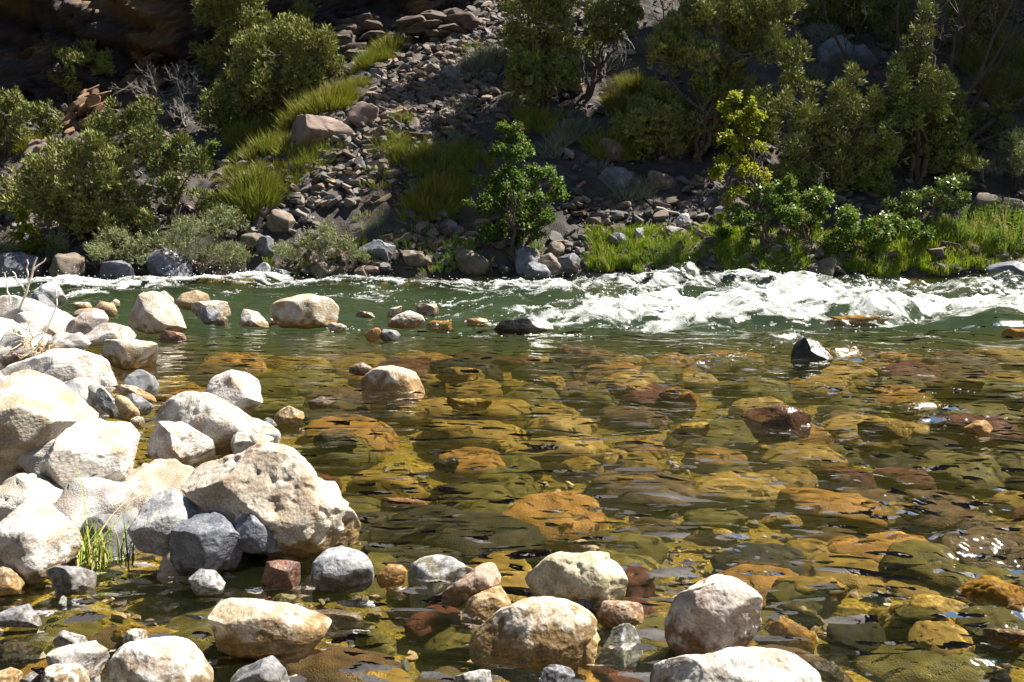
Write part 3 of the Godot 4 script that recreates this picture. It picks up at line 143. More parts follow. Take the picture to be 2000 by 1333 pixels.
const TREES = [
	["juniper", "bushy juniper at the foot of the dark cliff above the brown block", -9.45, -33.93, [[-0.866, 2.693, 0.615, 0.769], [0.096, 3.077, 0.866, 0.769], [0.481, 1.923, 0.673, 0.769], [-0.481, 1.539, 0.539, 0.673], [0.866, 1.346, 0.5, 0.539], [-1.058, 1.154, 0.385, 0.481]]],
	["juniper", "broad rounded sunlit juniper above the long pink slab", -7.538, -31.259, [[-0.843, 2.072, 0.615, 0.79], [0.211, 2.687, 0.878, 0.79], [1.089, 2.423, 0.738, 0.702], [1.616, 1.721, 0.527, 0.667], [-0.492, 1.106, 0.79, 0.667], [0.738, 1.37, 0.878, 0.702], [1.791, 0.931, 0.527, 0.527], [0.035, 0.579, 0.702, 0.439]]],
	["juniper", "small juniper left of the rust coloured outcrop", -15.248, -33.16, [[-0.399, 1.296, 0.399, 0.478], [0.199, 1.495, 0.399, 0.399], [-0.1, 0.797, 0.478, 0.438], [0.199, 0.399, 0.359, 0.299]]],
	["juniper", "small dark juniper right behind its twin on the ledge", -14.579, -33.93, [[-0.242, 1.513, 0.363, 0.323], [0, 1.008, 0.524, 0.484], [0.403, 0.807, 0.323, 0.363], [-0.202, 0.504, 0.363, 0.363]]],
	["juniper", "two lobed upright juniper with bare stem near the bank", -9.206, -25.799, [[-0.628, 2.393, 0.389, 0.419], [-0.254, 2.094, 0.479, 0.568], [-0.479, 1.571, 0.449, 0.479], [0.045, 1.645, 0.389, 0.568], [0.269, 2.169, 0.209, 0.329], [0.868, 1.571, 0.449, 0.509], [-0.254, 1.047, 0.419, 0.389], [0.194, 0.823, 0.299, 0.374]]],
	["juniper", "wide dense juniper with dead grey twigs beside the layered outcrop", -11.058, -25.077, [[-1.796, 1.871, 0.539, 0.449], [-1.197, 1.721, 0.569, 0.539], [-0.599, 2.32, 0.569, 0.509], [0.15, 2.47, 0.569, 0.539], [0.674, 2.021, 0.569, 0.569], [0.748, 1.272, 0.539, 0.599], [0, 1.422, 0.674, 0.629], [-0.748, 1.123, 0.674, 0.599], [0.15, 0.674, 0.748, 0.569], [-1.497, 1.123, 0.539, 0.419]]],
	["juniper", "half hidden juniper at the far end of the cliff ledge", -16.068, -30.261, [[-0.374, 1.497, 0.524, 0.561], [0.187, 1.59, 0.486, 0.486], [0.655, 1.31, 0.337, 0.374], [0, 0.842, 0.674, 0.486], [0.561, 0.655, 0.412, 0.337], [-0.468, 0.468, 0.486, 0.486]]],
	["juniper", "grey green juniper climbing behind the two lobed juniper", -12.181, -30.511, [[-0.628, 0.897, 0.538, 0.466], [0.09, 0.897, 0.538, 0.431], [0.628, 1.256, 0.466, 0.395], [-0.807, 0.359, 0.538, 0.395], [0.179, 0.269, 0.538, 0.395]]],
	["juniper", "dull green juniper below the broad rounded juniper", -8.932, -31.555, [[-0.716, 0.895, 0.537, 0.466], [0, 1.075, 0.573, 0.466], [-0.537, 0.358, 0.609, 0.43], [0.358, 0.448, 0.537, 0.43], [-1.075, 0.358, 0.358, 0.322]]],
	["juniper", "bright young juniper between brown block and dead shrub", -10.891, -34.564, [[-0.198, 0.99, 0.277, 0.317], [0.139, 0.792, 0.317, 0.356], [0, 0.396, 0.356, 0.277]]],
	["juniper", "small juniper on the broken ledge left of the talus", -7.255, -36.261, [[-0.404, 1.01, 0.485, 0.444], [-1.01, 0.707, 0.525, 0.404], [0, 0.404, 0.444, 0.363]]],
	["juniper", "dark shaded juniper hugging the talus edge with grey twigs", 0.959, -30.007, [[-0.656, 3.197, 0.656, 0.623], [0.164, 2.869, 0.738, 0.738], [-0.492, 2.131, 0.738, 0.738], [0.41, 1.885, 0.689, 0.689], [-0.328, 1.23, 0.787, 0.656], [-0.82, 0.738, 0.459, 0.459], [0.656, 3.197, 0.574, 0.574]]],
	["juniper", "olive juniper leaning right of the dark shaded juniper", 2.479, -31.124, [[0.853, 2.728, 0.614, 0.614], [0.171, 2.217, 0.614, 0.546], [1.279, 2.302, 0.409, 0.512], [0.682, 1.79, 0.512, 0.375], [-0.171, 1.535, 0.409, 0.409]]],
	["juniper", "large open juniper with thick twisted trunks and grey twigs", 5.563, -28.652, [[-0.829, 3.427, 0.638, 0.574], [-0.032, 3.985, 0.717, 0.638], [0.924, 4.144, 0.669, 0.638], [1.721, 4.304, 0.574, 0.638], [2.518, 4.304, 0.574, 0.574], [1.403, 3.347, 0.717, 0.574], [2.359, 3.028, 0.606, 0.574], [-0.351, 2.71, 0.717, 0.51], [0.924, 2.55, 0.638, 0.478], [-1.307, 2.949, 0.446, 0.414], [0.287, 1.992, 0.478, 0.351], [2.678, 2.231, 0.398, 0.398]]],
	["juniper", "low dark juniper left of the twisted trunks", 4.447, -28.591, [[-0.316, 1.896, 0.411, 0.379], [0.158, 1.659, 0.442, 0.379], [-0.474, 1.264, 0.442, 0.442], [0.158, 0.948, 0.474, 0.442], [-0.395, 0.553, 0.474, 0.411]]],
	["juniper", "tall spired juniper among the bare leaning trunks", 11.76, -27.639, [[-0.066, 4.757, 0.197, 0.426], [-0.066, 4.101, 0.328, 0.492], [-0.033, 3.445, 0.459, 0.525], [-0.492, 3.117, 0.426, 0.525], [-0.902, 2.788, 0.394, 0.59], [0.164, 2.624, 0.59, 0.59], [-0.328, 1.968, 0.656, 0.656], [0.656, 2.132, 0.459, 0.59], [-1.148, 1.804, 0.492, 0.59], [0.328, 1.312, 0.722, 0.59]]],
	["juniper", "many spired juniper thicket behind the yellow leafed tree", 9.248, -27.207, [[0.392, 3.374, 0.157, 0.408], [0.314, 2.668, 0.345, 0.471], [-0.157, 2.511, 0.314, 0.534], [-0.706, 2.589, 0.22, 0.471], [1.098, 2.589, 0.188, 0.377], [-0.471, 1.883, 0.534, 0.534], [0.471, 1.883, 0.565, 0.565], [-1.098, 2.04, 0.377, 0.471], [-1.569, 2.354, 0.22, 0.565], [-1.255, 1.255, 0.471, 0.534], [-0.157, 1.098, 0.69, 0.565], [0.942, 1.255, 0.565, 0.565], [-0.942, 0.549, 0.408, 0.408]]],
	["juniper", "grey stemmed juniper at the right end of the thicket", 12.737, -27.845, [[-0.167, 2.007, 0.401, 0.502], [0.251, 1.505, 0.401, 0.401], [-0.334, 1.003, 0.435, 0.468], [0.334, 0.669, 0.401, 0.401]]],
	["juniper", "shaded juniper high on the slope above the bare trunks", 11.631, -34.604, [[-0.399, 0.997, 0.598, 0.518], [0.399, 0.797, 0.678, 0.518], [-0.797, 0.498, 0.518, 0.399], [0.997, 0.498, 0.518, 0.439]]],
	["leafy", "broad leafed green tree rooted at the shaded bank", 0.041, -24.794, [[-0.244, 3.182, 0.19, 0.298], [0.095, 3.25, 0.271, 0.325], [-0.379, 2.64, 0.325, 0.379], [0.298, 2.64, 0.433, 0.406], [-0.041, 2.166, 0.487, 0.406], [-0.65, 1.896, 0.487, 0.352], [0.636, 2.099, 0.379, 0.379], [-0.921, 1.422, 0.406, 0.298], [-0.244, 1.489, 0.569, 0.406], [0.636, 1.422, 0.487, 0.406], [1.11, 1.692, 0.217, 0.406], [-0.582, 0.948, 0.515, 0.352], [0.366, 0.88, 0.569, 0.379], [0.975, 1.015, 0.352, 0.352], [-0.176, 0.474, 0.487, 0.271]]],
	["yellow", "slender tree with glowing yellow green leaves at the bank", 6.736, -24.986, [[-0.919, 4.028, 0.141, 0.198], [-0.565, 3.745, 0.127, 0.17], [-1.201, 3.674, 0.17, 0.17], [-0.848, 3.462, 0.311, 0.226], [-0.353, 3.462, 0.17, 0.226], [-0.565, 3.038, 0.367, 0.283], [-1.06, 2.968, 0.283, 0.254], [-0.353, 2.614, 0.367, 0.311], [-0.919, 2.473, 0.396, 0.283], [-1.272, 2.049, 0.254, 0.226], [-0.636, 2.049, 0.424, 0.311], [-0.141, 1.978, 0.311, 0.311], [-0.919, 1.484, 0.367, 0.254], [-0.283, 1.413, 0.339, 0.254], [-1.06, 0.989, 0.283, 0.226], [-1.413, 2.049, 0.113, 0.141]]],
	["yellow", "small bright yellow green sapling above the grey bank boulder", -12.621, -24.652, [[-0.181, 1.21, 0.121, 0.181], [-0.257, 0.832, 0.212, 0.181], [0.045, 0.832, 0.272, 0.212], [-0.03, 0.454, 0.393, 0.212], [0.272, 0.378, 0.242, 0.181]]],
	["leafy", "dense leafy thicket with dark green leaves under the spired juniper", 8.113, -24.794, [[-0.784, 1.923, 0.37, 0.285], [-1.14, 1.638, 0.313, 0.256], [-0.57, 1.496, 0.427, 0.313], [0, 1.425, 0.484, 0.399], [-0.997, 1.068, 0.484, 0.37], [-0.285, 0.784, 0.57, 0.399], [0.57, 1.068, 0.513, 0.427], [-2.137, 1.068, 0.313, 0.285], [-1.71, 0.641, 0.427, 0.313], [0.57, 0.499, 0.513, 0.342], [1.282, 0.784, 0.484, 0.399], [-0.712, 0.356, 0.513, 0.256], [-2.422, 0.641, 0.256, 0.199]]],
	["glossy", "sprawling vine with glossy pale leaves below the spired juniper", 11.149, -25.665, [[-0.306, 0.993, 0.336, 0.214], [0.153, 1.07, 0.336, 0.244], [0.611, 1.222, 0.336, 0.306], [0.917, 1.452, 0.244, 0.244], [0.764, 0.84, 0.367, 0.275], [0.229, 0.611, 0.458, 0.244], [-0.458, 0.611, 0.367, 0.214], [-0.917, 0.764, 0.306, 0.183], [-1.07, 0.306, 0.397, 0.244], [1.07, 0.917, 0.183, 0.214]]],
	["glossy", "pale leafed sapling right of the slender yellow tree", 6.839, -24.844, [[-0.211, 1.759, 0.225, 0.141], [-0.493, 1.548, 0.169, 0.141], [-0.07, 1.478, 0.225, 0.141], [-0.281, 1.055, 0.225, 0.169], [-0.915, 1.196, 0.141, 0.197]]],
	["leafy", "low shaded leafy bush under the vine beside the tall weeds", 10.343, -24.986, [[-0.443, 0.443, 0.354, 0.236], [0.148, 0.591, 0.413, 0.266], [0.591, 0.443, 0.354, 0.236]]],
	["willow", "yellowish bush at the right edge of the rocky slope", 14.513, -27.32, [[-0.169, 1.267, 0.372, 0.338], [0.169, 1.436, 0.372, 0.338], [0, 0.76, 0.507, 0.405], [0.507, 0.76, 0.439, 0.439]]],
	["juniper", "low bright juniper stepping down below the bushy juniper", -9.783, -33.16, [[-0.283, 0.755, 0.415, 0.378], [0.189, 0.85, 0.415, 0.378], [-0.094, 0.378, 0.491, 0.34]]],
	["juniper", "sunlit juniper clump left of the long pink slab", -8.21, -32.093, [[-0.362, 0.543, 0.434, 0.326], [0.181, 0.633, 0.434, 0.362], [-0.09, 0.271, 0.507, 0.289]]],
	["juniper", "rounded juniper between the layered outcrop and the rusty one", -15.059, -31.304, [[-0.379, 0.664, 0.417, 0.341], [0.095, 0.797, 0.417, 0.379], [-0.095, 0.285, 0.569, 0.304]]],
	["juniper", "pale green juniper beside the small pale outcrop", -11.314, -29.661, [[-0.26, 0.52, 0.347, 0.312], [0.173, 0.607, 0.347, 0.312], [0, 0.208, 0.451, 0.243]]],
	["juniper", "bright juniper shrub above the willow bushes", -8.3, -25.973, [[-0.223, 0.447, 0.328, 0.268], [0.149, 0.521, 0.298, 0.268], [-0.03, 0.194, 0.387, 0.208]]],
	["juniper", "low juniper shrub at the left foot of the wide dense juniper", -13.704, -26.368, [[-0.325, 0.568, 0.389, 0.292], [0.162, 0.649, 0.389, 0.325], [-0.081, 0.243, 0.552, 0.26]]],
	["juniper", "feathery juniper shrub between thicket and yellow tree", 7.618, -26.572, [[-0.226, 0.906, 0.272, 0.392], [0.151, 1.057, 0.242, 0.453], [0, 0.377, 0.392, 0.332]]],
	["juniper", "grey feathery juniper under the tall spired juniper", 10.275, -27.207, [[-0.318, 0.794, 0.413, 0.445], [0.318, 0.953, 0.413, 0.476], [0, 0.318, 0.572, 0.349]]],
	["juniper", "shadowy juniper mass right of the twisted trunks", 7.471, -29.068, [[-0.328, 1.147, 0.492, 0.557], [0.328, 1.065, 0.459, 0.557], [0, 0.41, 0.656, 0.459], [-0.656, 0.492, 0.393, 0.393]]],
	["juniper", "feathery juniper behind the glossy vine", 12.624, -27.207, [[-0.328, 0.819, 0.393, 0.393], [0.328, 0.819, 0.36, 0.393], [0, 0.328, 0.557, 0.328]]],
	["juniper", "juniper sapling on the slope under the bare fanning tree", 14.434, -28.986, [[-0.265, 0.884, 0.354, 0.389], [0.177, 1.061, 0.354, 0.424], [0, 0.354, 0.495, 0.354]]],
	["juniper", "dark juniper at the top right behind bare branches", 15.659, -32.99, [[-0.399, 1.396, 0.678, 0.718], [0.598, 1.197, 0.678, 0.678], [0, 0.499, 0.798, 0.518]]],
	["juniper", "tall juniper at the top between bare trunks", 13.101, -33.626, [[-0.394, 1.38, 0.552, 0.67], [0.394, 1.182, 0.552, 0.67], [0, 0.493, 0.709, 0.512]]],
	["leafy", "green bush in the sun left of the dead grey shrub", -9.357, -29.518, [[-0.254, 0.507, 0.372, 0.271], [0.169, 0.541, 0.338, 0.271], [-0.085, 0.237, 0.473, 0.203]]],
	["willow", "grey green willow bush over the square dark boulder", -10.242, -24.16, [[-0.287, 0.86, 0.344, 0.229], [0.143, 1.003, 0.315, 0.201], [0, 0.573, 0.487, 0.258], [-0.43, 0.502, 0.287, 0.229]]],
	["willow", "pale willow bush between the two dark bank boulders", -9.449, -24.16, [[-0.283, 0.779, 0.34, 0.255], [0.212, 0.85, 0.34, 0.255], [-0.071, 0.425, 0.453, 0.283]]],
	["willow", "tallest pale green willow bush behind the dark leaning boulder", -8.195, -24.381, [[-0.562, 1.053, 0.421, 0.281], [0, 1.264, 0.478, 0.253], [0.562, 1.334, 0.421, 0.225], [-0.211, 0.702, 0.562, 0.309], [0.492, 0.913, 0.478, 0.309], [-0.632, 0.562, 0.365, 0.281], [1.053, 1.264, 0.309, 0.225], [0.211, 0.421, 0.506, 0.281]]],
	["willow", "darker green willow bush near the stacked flat stones", -7.299, -24.27, [[-0.277, 0.554, 0.36, 0.194], [0.138, 0.554, 0.332, 0.194], [-0.069, 0.277, 0.443, 0.194], [0.415, 0.415, 0.249, 0.194]]],
	["willow", "feathery willow bush alone among the bank slabs", -4.813, -24.471, [[-0.068, 0.953, 0.218, 0.163], [-0.272, 0.681, 0.327, 0.191], [0.204, 0.681, 0.3, 0.191], [0, 0.409, 0.436, 0.191], [0.477, 0.545, 0.191, 0.163]]],
	["willow", "small sparse willow shoot left of the feathery willow", -5.882, -24.471, [[-0.069, 0.412, 0.22, 0.192], [0.137, 0.275, 0.22, 0.165]]],
	["willow", "low willow shoot right of the feathery willow", -3.997, -24.381, [[-0.067, 0.337, 0.216, 0.135], [0.202, 0.27, 0.189, 0.108]]],
	["willow", "blue grey shrub right of the yellow green sapling", -11.937, -24.562, [[-0.075, 0.597, 0.268, 0.179], [0.149, 0.447, 0.239, 0.179], [-0.149, 0.298, 0.298, 0.179]]],
	["willow", "pale shrub at the far left of the bank", -13.168, -24.471, [[-0.152, 0.455, 0.334, 0.182], [0.152, 0.379, 0.304, 0.182]]],
]
const SHRUBS = [
	["tuft", "large yellow green broom tuft around the long pink slab", -6.426, -30.146, 1.01, 0.757, "large yellow green broom tuft around the long pink slab"],
	["tuft", "large yellow green broom tuft around the long pink slab", -5.705, -29.786, 0.994, 0.745, "large yellow green broom tuft around the long pink slab"],
	["tuft", "yellow green broom tuft around the long pink slab", -5.382, -30.248, 0.671, 0.57, "yellow green broom tuft around the long pink slab"],
	["tuft", "large yellow green broom tuft around the long pink slab", -7.583, -31.234, 0.878, 0.632, "large yellow green broom tuft around the long pink slab"],
	["tuft", "large yellow green broom tuft below the dull green juniper", -8.461, -31.025, 0.878, 0.702, "large yellow green broom tuft below the dull green juniper"],
	["tuft", "large yellow green broom tuft below the dull green juniper", -7.271, -28.269, 0.797, 0.638, "large yellow green broom tuft below the dull green juniper"],
	["tuft", "large yellow green broom tuft between the pink slab and the brown cubic block", -6.299, -27.646, 0.929, 0.526, "large yellow green broom tuft between the pink slab and the brown cubic block"],
	["tuft", "large yellow green broom tuft between the pink slab and the brown cubic block", -5.733, -27.387, 0.764, 0.458, "large yellow green broom tuft between the pink slab and the brown cubic block"],
	["tuft", "yellow green broom tuft between the pink slab and the brown cubic block", -6.598, -28.007, 0.629, 0.409, "yellow green broom tuft between the pink slab and the brown cubic block"],
	["tuft", "yellow green broom tuft below the dull green juniper", -8.332, -29.874, 0.61, 0.508, "yellow green broom tuft below the dull green juniper"],
	["tuft", "yellow green broom tuft around the long pink slab", -5.363, -27.824, 0.557, 0.433, "yellow green broom tuft around the long pink slab"],
	["tuft", "small yellow green broom tuft around the long pink slab", -5.102, -28.063, 0.405, 0.312, "small yellow green broom tuft around the long pink slab"],
	["tuft", "yellow green broom tuft between the pink slab and the brown cubic block", -6.988, -27.065, 0.611, 0.458, "yellow green broom tuft between the pink slab and the brown cubic block"],
	["tuft", "large yellow green broom tuft below the wide juniper near the brown cubic block", -7.116, -26.343, 0.685, 0.82, "large yellow green broom tuft below the wide juniper near the brown cubic block"],
	["tuft", "yellow green broom tuft below the wide juniper near the brown cubic block", -7.408, -26.076, 0.592, 0.592, "yellow green broom tuft below the wide juniper near the brown cubic block"],
	["tuft", "large yellow green broom tuft between the pink slab and the brown cubic block", -6.617, -26.683, 0.751, 0.45, "large yellow green broom tuft between the pink slab and the brown cubic block"],
	["tuft", "yellow green broom tuft between the pink slab and the brown cubic block", -6.286, -26.827, 0.602, 0.421, "yellow green broom tuft between the pink slab and the brown cubic block"],
	["tuft", "yellow green broom tuft below the dull green juniper", -8.024, -27.369, 0.561, 0.405, "yellow green broom tuft below the dull green juniper"],
	["tuft", "yellow green broom tuft along the upper edge of the talus", -5.065, -30.814, 0.614, 0.512, "yellow green broom tuft along the upper edge of the talus"],
	["tuft", "large yellow green broom tuft along the upper edge of the talus", -4.631, -33.094, 0.839, 0.62, "large yellow green broom tuft along the upper edge of the talus"],
	["tuft", "large yellow green broom tuft along the upper edge of the talus", -4.225, -34.116, 0.864, 0.638, "large yellow green broom tuft along the upper edge of the talus"],
	["tuft", "small yellow green broom tuft along the upper edge of the talus", -4.952, -32.88, 0.545, 0.472, "small yellow green broom tuft along the upper edge of the talus"],
	["tuft", "yellow green broom tuft on the broken ledge above the junipers", -8.199, -38.093, 0.851, 0.638, "yellow green broom tuft on the broken ledge above the junipers"],
	["tuft", "large yellow green broom tuft on the shaded slope left of the green leafy tree", -2.148, -26.505, 0.871, 0.653, "large yellow green broom tuft on the shaded slope left of the green leafy tree"],
	["tuft", "large yellow green broom tuft on the shaded slope left of the green leafy tree", -2.621, -26.177, 0.718, 0.517, "large yellow green broom tuft on the shaded slope left of the green leafy tree"],
	["tuft", "yellow green broom tuft on the shaded slope left of the green leafy tree", -1.664, -26.834, 0.646, 0.529, "yellow green broom tuft on the shaded slope left of the green leafy tree"],
	["tuft", "small yellow green broom tuft on the shaded slope left of the green leafy tree", -1.844, -26.217, 0.373, 0.431, "small yellow green broom tuft on the shaded slope left of the green leafy tree"],
	["tuft", "small yellow green broom tuft just behind the green leafy tree", -0.966, -27.68, 0.454, 0.484, "small yellow green broom tuft just behind the green leafy tree"],
	["tuft", "large yellow green broom tuft among sage above the green leafy tree", 0.708, -29.506, 0.903, 0.548, "large yellow green broom tuft among sage above the green leafy tree"],
	["tuft", "yellow green broom tuft left of the twisted trunks", 3.429, -30.69, 0.675, 0.607, "yellow green broom tuft left of the twisted trunks"],
	["tuft", "yellow green broom tuft left of the twisted trunks", 4.031, -31.665, 0.767, 0.593, "yellow green broom tuft left of the twisted trunks"],
	["tuft", "yellow green broom tuft left of the twisted trunks", 3.627, -30.249, 0.599, 0.499, "yellow green broom tuft left of the twisted trunks"],
	["tuft", "yellow green broom tuft high on the shaded middle slope", -3.325, -29.019, 0.574, 0.383, "yellow green broom tuft high on the shaded middle slope"],
	["tuft", "small yellow green broom tuft on the right edge of the talus", -1.297, -32.811, 0.538, 0.394, "small yellow green broom tuft on the right edge of the talus"],
	["tuft", "large yellow green broom tuft below the sage and the pinkish flat rock", 2.918, -28.656, 0.786, 0.692, "large yellow green broom tuft below the sage and the pinkish flat rock"],
	["tuft", "small yellow green broom tuft below the sage and the pinkish flat rock", 5.14, -29.088, 0.419, 0.323, "small yellow green broom tuft below the sage and the pinkish flat rock"],
	["tuft", "large yellow green broom tuft uphill near the bare trunks", 11.663, -35.308, 1.015, 0.812, "large yellow green broom tuft uphill near the bare trunks"],
	["tuft", "large yellow green broom tuft behind the bare fanning tree", 16.419, -32.377, 1.189, 0.991, "large yellow green broom tuft behind the bare fanning tree"],
	["tuft", "large yellow green broom tuft behind the bare fanning tree", 16.23, -30.878, 1.143, 0.762, "large yellow green broom tuft behind the bare fanning tree"],
	["tuft", "yellow green broom tuft on the layered pink outcrop", -15.492, -30.782, 0.677, 0.565, "yellow green broom tuft on the layered pink outcrop"],
	["tuft", "small yellow green broom tuft on the ledge below the cliff", -16.735, -35.381, 0.385, 0.385, "small yellow green broom tuft on the ledge below the cliff"],
	["tuft", "yellow green broom tuft high on the shaded middle slope", -3.782, -27.033, 0.596, 0.358, "yellow green broom tuft high on the shaded middle slope"],
	["tuft", "large yellow green broom tuft high on the shaded middle slope", -2.969, -27.675, 0.912, 0.547, "large yellow green broom tuft high on the shaded middle slope"],
	["tuft", "large yellow green broom tuft high on the shaded middle slope", -2.223, -27.611, 0.908, 0.545, "large yellow green broom tuft high on the shaded middle slope"],
	["tuft", "large yellow green broom tuft high on the shaded middle slope", -3.588, -27.926, 0.769, 0.461, "large yellow green broom tuft high on the shaded middle slope"],
	["tuft", "yellow green broom tuft on the shaded slope left of the green leafy tree", -1.911, -27.34, 0.599, 0.359, "yellow green broom tuft on the shaded slope left of the green leafy tree"],
	["tuft", "large yellow green broom tuft just behind the green leafy tree", -1.501, -28.004, 0.766, 0.459, "large yellow green broom tuft just behind the green leafy tree"],
	["tuft", "small yellow green broom tuft below the wide juniper near the brown cubic block", -7.91, -26.384, 0.391, 0.451, "small yellow green broom tuft below the wide juniper near the brown cubic block"],
	["tuft", "yellow green broom tuft behind the bare fanning tree", 15.383, -32.356, 0.783, 0.665, "yellow green broom tuft behind the bare fanning tree"],
	["tuft", "large yellow green broom tuft behind the bare fanning tree", 15.832, -31.089, 0.953, 0.762, "large yellow green broom tuft behind the bare fanning tree"],
	["sage", "large silvery sage clump among sage above the green leafy tree", 1.719, -29.252, 0.736, 0.576, "large silvery sage clump among sage above the green leafy tree"],
	["sage", "silvery sage clump among sage above the green leafy tree", 1.312, -28.848, 0.631, 0.473, "silvery sage clump among sage above the green leafy tree"],
	["sage", "large silvery sage clump among sage above the green leafy tree", 2.129, -29.543, 0.744, 0.518, "large silvery sage clump among sage above the green leafy tree"],
	["sage", "silvery sage clump among sage above the green leafy tree", 1.604, -30.131, 0.56, 0.428, "silvery sage clump among sage above the green leafy tree"],
	["sage", "small silvery sage clump among sage above the green leafy tree", 1.142, -28.412, 0.466, 0.466, "small silvery sage clump among sage above the green leafy tree"],
	["sage", "large silvery sage clump on the right edge of the talus", -1.014, -31.984, 0.874, 0.699, "large silvery sage clump on the right edge of the talus"],
	["sage", "silvery sage clump on the right edge of the talus", -0.599, -32.459, 0.709, 0.603, "silvery sage clump on the right edge of the talus"],
	["sage", "silvery sage clump on the right edge of the talus", -1.334, -31.531, 0.62, 0.448, "silvery sage clump on the right edge of the talus"],
	["sage", "small silvery sage clump uphill between the two big junipers", 4.155, -32.743, 0.541, 0.397, "small silvery sage clump uphill between the two big junipers"],
	["sage", "large silvery sage clump uphill between the two big junipers", 5.188, -33.951, 0.938, 0.675, "large silvery sage clump uphill between the two big junipers"],
	["sage", "silvery sage clump uphill between the two big junipers", 4.718, -33.771, 0.67, 0.484, "silvery sage clump uphill between the two big junipers"],
	["sage", "small silvery sage clump left of the twisted trunks", 5.229, -31.242, 0.519, 0.45, "small silvery sage clump left of the twisted trunks"],
	["sage", "large silvery sage clump above the large open juniper", 8.71, -35.754, 1.005, 0.723, "large silvery sage clump above the large open juniper"],
	["sage", "silvery sage clump above the large open juniper", 8.194, -35.516, 0.796, 0.597, "silvery sage clump above the large open juniper"],
	["sage", "small silvery sage clump above the large open juniper", 6.708, -34.464, 0.575, 0.46, "small silvery sage clump above the large open juniper"],
	["sage", "silvery sage clump on the right edge of the talus", -1.958, -30.785, 0.674, 0.438, "silvery sage clump on the right edge of the talus"],
	["sage", "silvery sage clump high on the shaded middle slope", -2.016, -29.089, 0.573, 0.382, "silvery sage clump high on the shaded middle slope"],
	["sage", "small silvery sage clump left of the twisted trunks", 3.346, -31.542, 0.52, 0.45, "small silvery sage clump left of the twisted trunks"],
	["sage", "large silvery sage clump on the shaded slope right of the green leafy tree", 3.656, -27.106, 0.687, 0.538, "large silvery sage clump on the shaded slope right of the green leafy tree"],
	["sage", "silvery sage clump on the shaded slope right of the green leafy tree", 3.203, -26.973, 0.534, 0.445, "silvery sage clump on the shaded slope right of the green leafy tree"],
	["sage", "silvery sage clump below the sage and the pinkish flat rock", 4.479, -28.819, 0.542, 0.446, "silvery sage clump below the sage and the pinkish flat rock"],
	["sage", "silvery sage clump high on the shaded middle slope", -3.234, -27.364, 0.542, 0.331, "silvery sage clump high on the shaded middle slope"],
	["sage", "small silvery sage clump under the dark shaded juniper", 1.048, -33.163, 0.544, 0.399, "small silvery sage clump under the dark shaded juniper"],
	["sage", "small silvery sage clump above the large open juniper", 8.312, -31.336, 0.531, 0.46, "small silvery sage clump above the large open juniper"],
	["sage", "silvery sage clump uphill near the bare trunks", 9.936, -31.828, 0.728, 0.473, "silvery sage clump uphill near the bare trunks"],
	["sage", "silvery sage clump uphill near the bare trunks", 10.98, -34.243, 0.864, 0.511, "silvery sage clump uphill near the bare trunks"],
	["sage", "small silvery sage clump beside the yellow green sapling", -11.918, -24.844, 0.451, 0.301, "small silvery sage clump beside the yellow green sapling"],
	["sage", "small silvery sage clump beside the small pale outcrop", -10.957, -31.032, 0.467, 0.288, "small silvery sage clump beside the small pale outcrop"],
	["sage", "large silvery sage clump high on the shaded middle slope", -1.818, -28.317, 0.775, 0.403, "large silvery sage clump high on the shaded middle slope"],
	["sage", "silvery sage clump just behind the green leafy tree", -0.603, -28.147, 0.615, 0.369, "silvery sage clump just behind the green leafy tree"],
	["sage", "silvery sage clump among sage above the green leafy tree", 0, -30.169, 0.659, 0.395, "silvery sage clump among sage above the green leafy tree"],
	["sage", "silvery sage clump on the right edge of the talus", -1.588, -29.861, 0.653, 0.392, "silvery sage clump on the right edge of the talus"],
	["sage", "small silvery sage clump under the dark shaded juniper", 2.61, -32.963, 0.542, 0.469, "small silvery sage clump under the dark shaded juniper"],
	["sage", "silvery sage clump beside the bush at the right slope", 14.412, -28.238, 0.693, 0.519, "silvery sage clump beside the bush at the right slope"],
	["sage", "silvery sage clump beside the bush at the right slope", 15.613, -29.53, 0.73, 0.438, "silvery sage clump beside the bush at the right slope"],
	["sage", "small silvery sage clump left of the twisted trunks", 5.323, -30.256, 0.436, 0.403, "small silvery sage clump left of the twisted trunks"],
	["sage", "small silvery sage clump below the sage and the pinkish flat rock", 2.557, -27.994, 0.461, 0.368, "small silvery sage clump below the sage and the pinkish flat rock"],
	["dead", "dead grey shrub with bleached twigs below the brown outcrop", -11.534, -32.571, 2.264, 1.698, ""],
	["dead", "bleached dead shrub tangled behind the wide dense juniper", -13.201, -28.859, 1.213, 1.213, ""],
	["dead", "grey dead brush under the olive juniper", 3.049, -31.987, 1.755, 1.579, ""],
	["dead", "dead brush beside the dark shaded juniper trunk", 1.668, -31.465, 1.032, 0.86, ""],
	["dead", "dry grey twig bush at the right among slabs", 13.786, -27.845, 1.188, 0.848, ""],
	["dead", "leafless grey brush under the bare leaning trunks", 10.923, -28.238, 1.323, 1.157, ""],
	["dead", "bleached twigs right of the dead grey shrub", -10.791, -31.848, 0.918, 0.918, ""],
	["weed", "tall green weeds at the right bank behind bright grass", 12.484, -25.529, 1.397, 0.714, ""],
	["weed", "tall weeds with pale seed heads at the right frame edge", 13.423, -25.462, 1.415, 0.88, ""],
	["weed", "yellow flowered weeds beside the glossy vine", 11.799, -25.553, 0.769, 0.615, ""],
	["weed", "reedy weeds among the bank stones below green tree", -1.354, -24.844, 0.815, 0.544, ""],
	["weed", "pale dry weeds beside the layered slab", -1.878, -24.562, 0.673, 0.404, ""],
	["weed", "green weeds above the bright grass bank", 3.927, -24.844, 1.648, 0.549, ""],
	["weed", "thin weeds above the middle of the grass bank", 2.573, -24.844, 1.091, 0.546, ""],
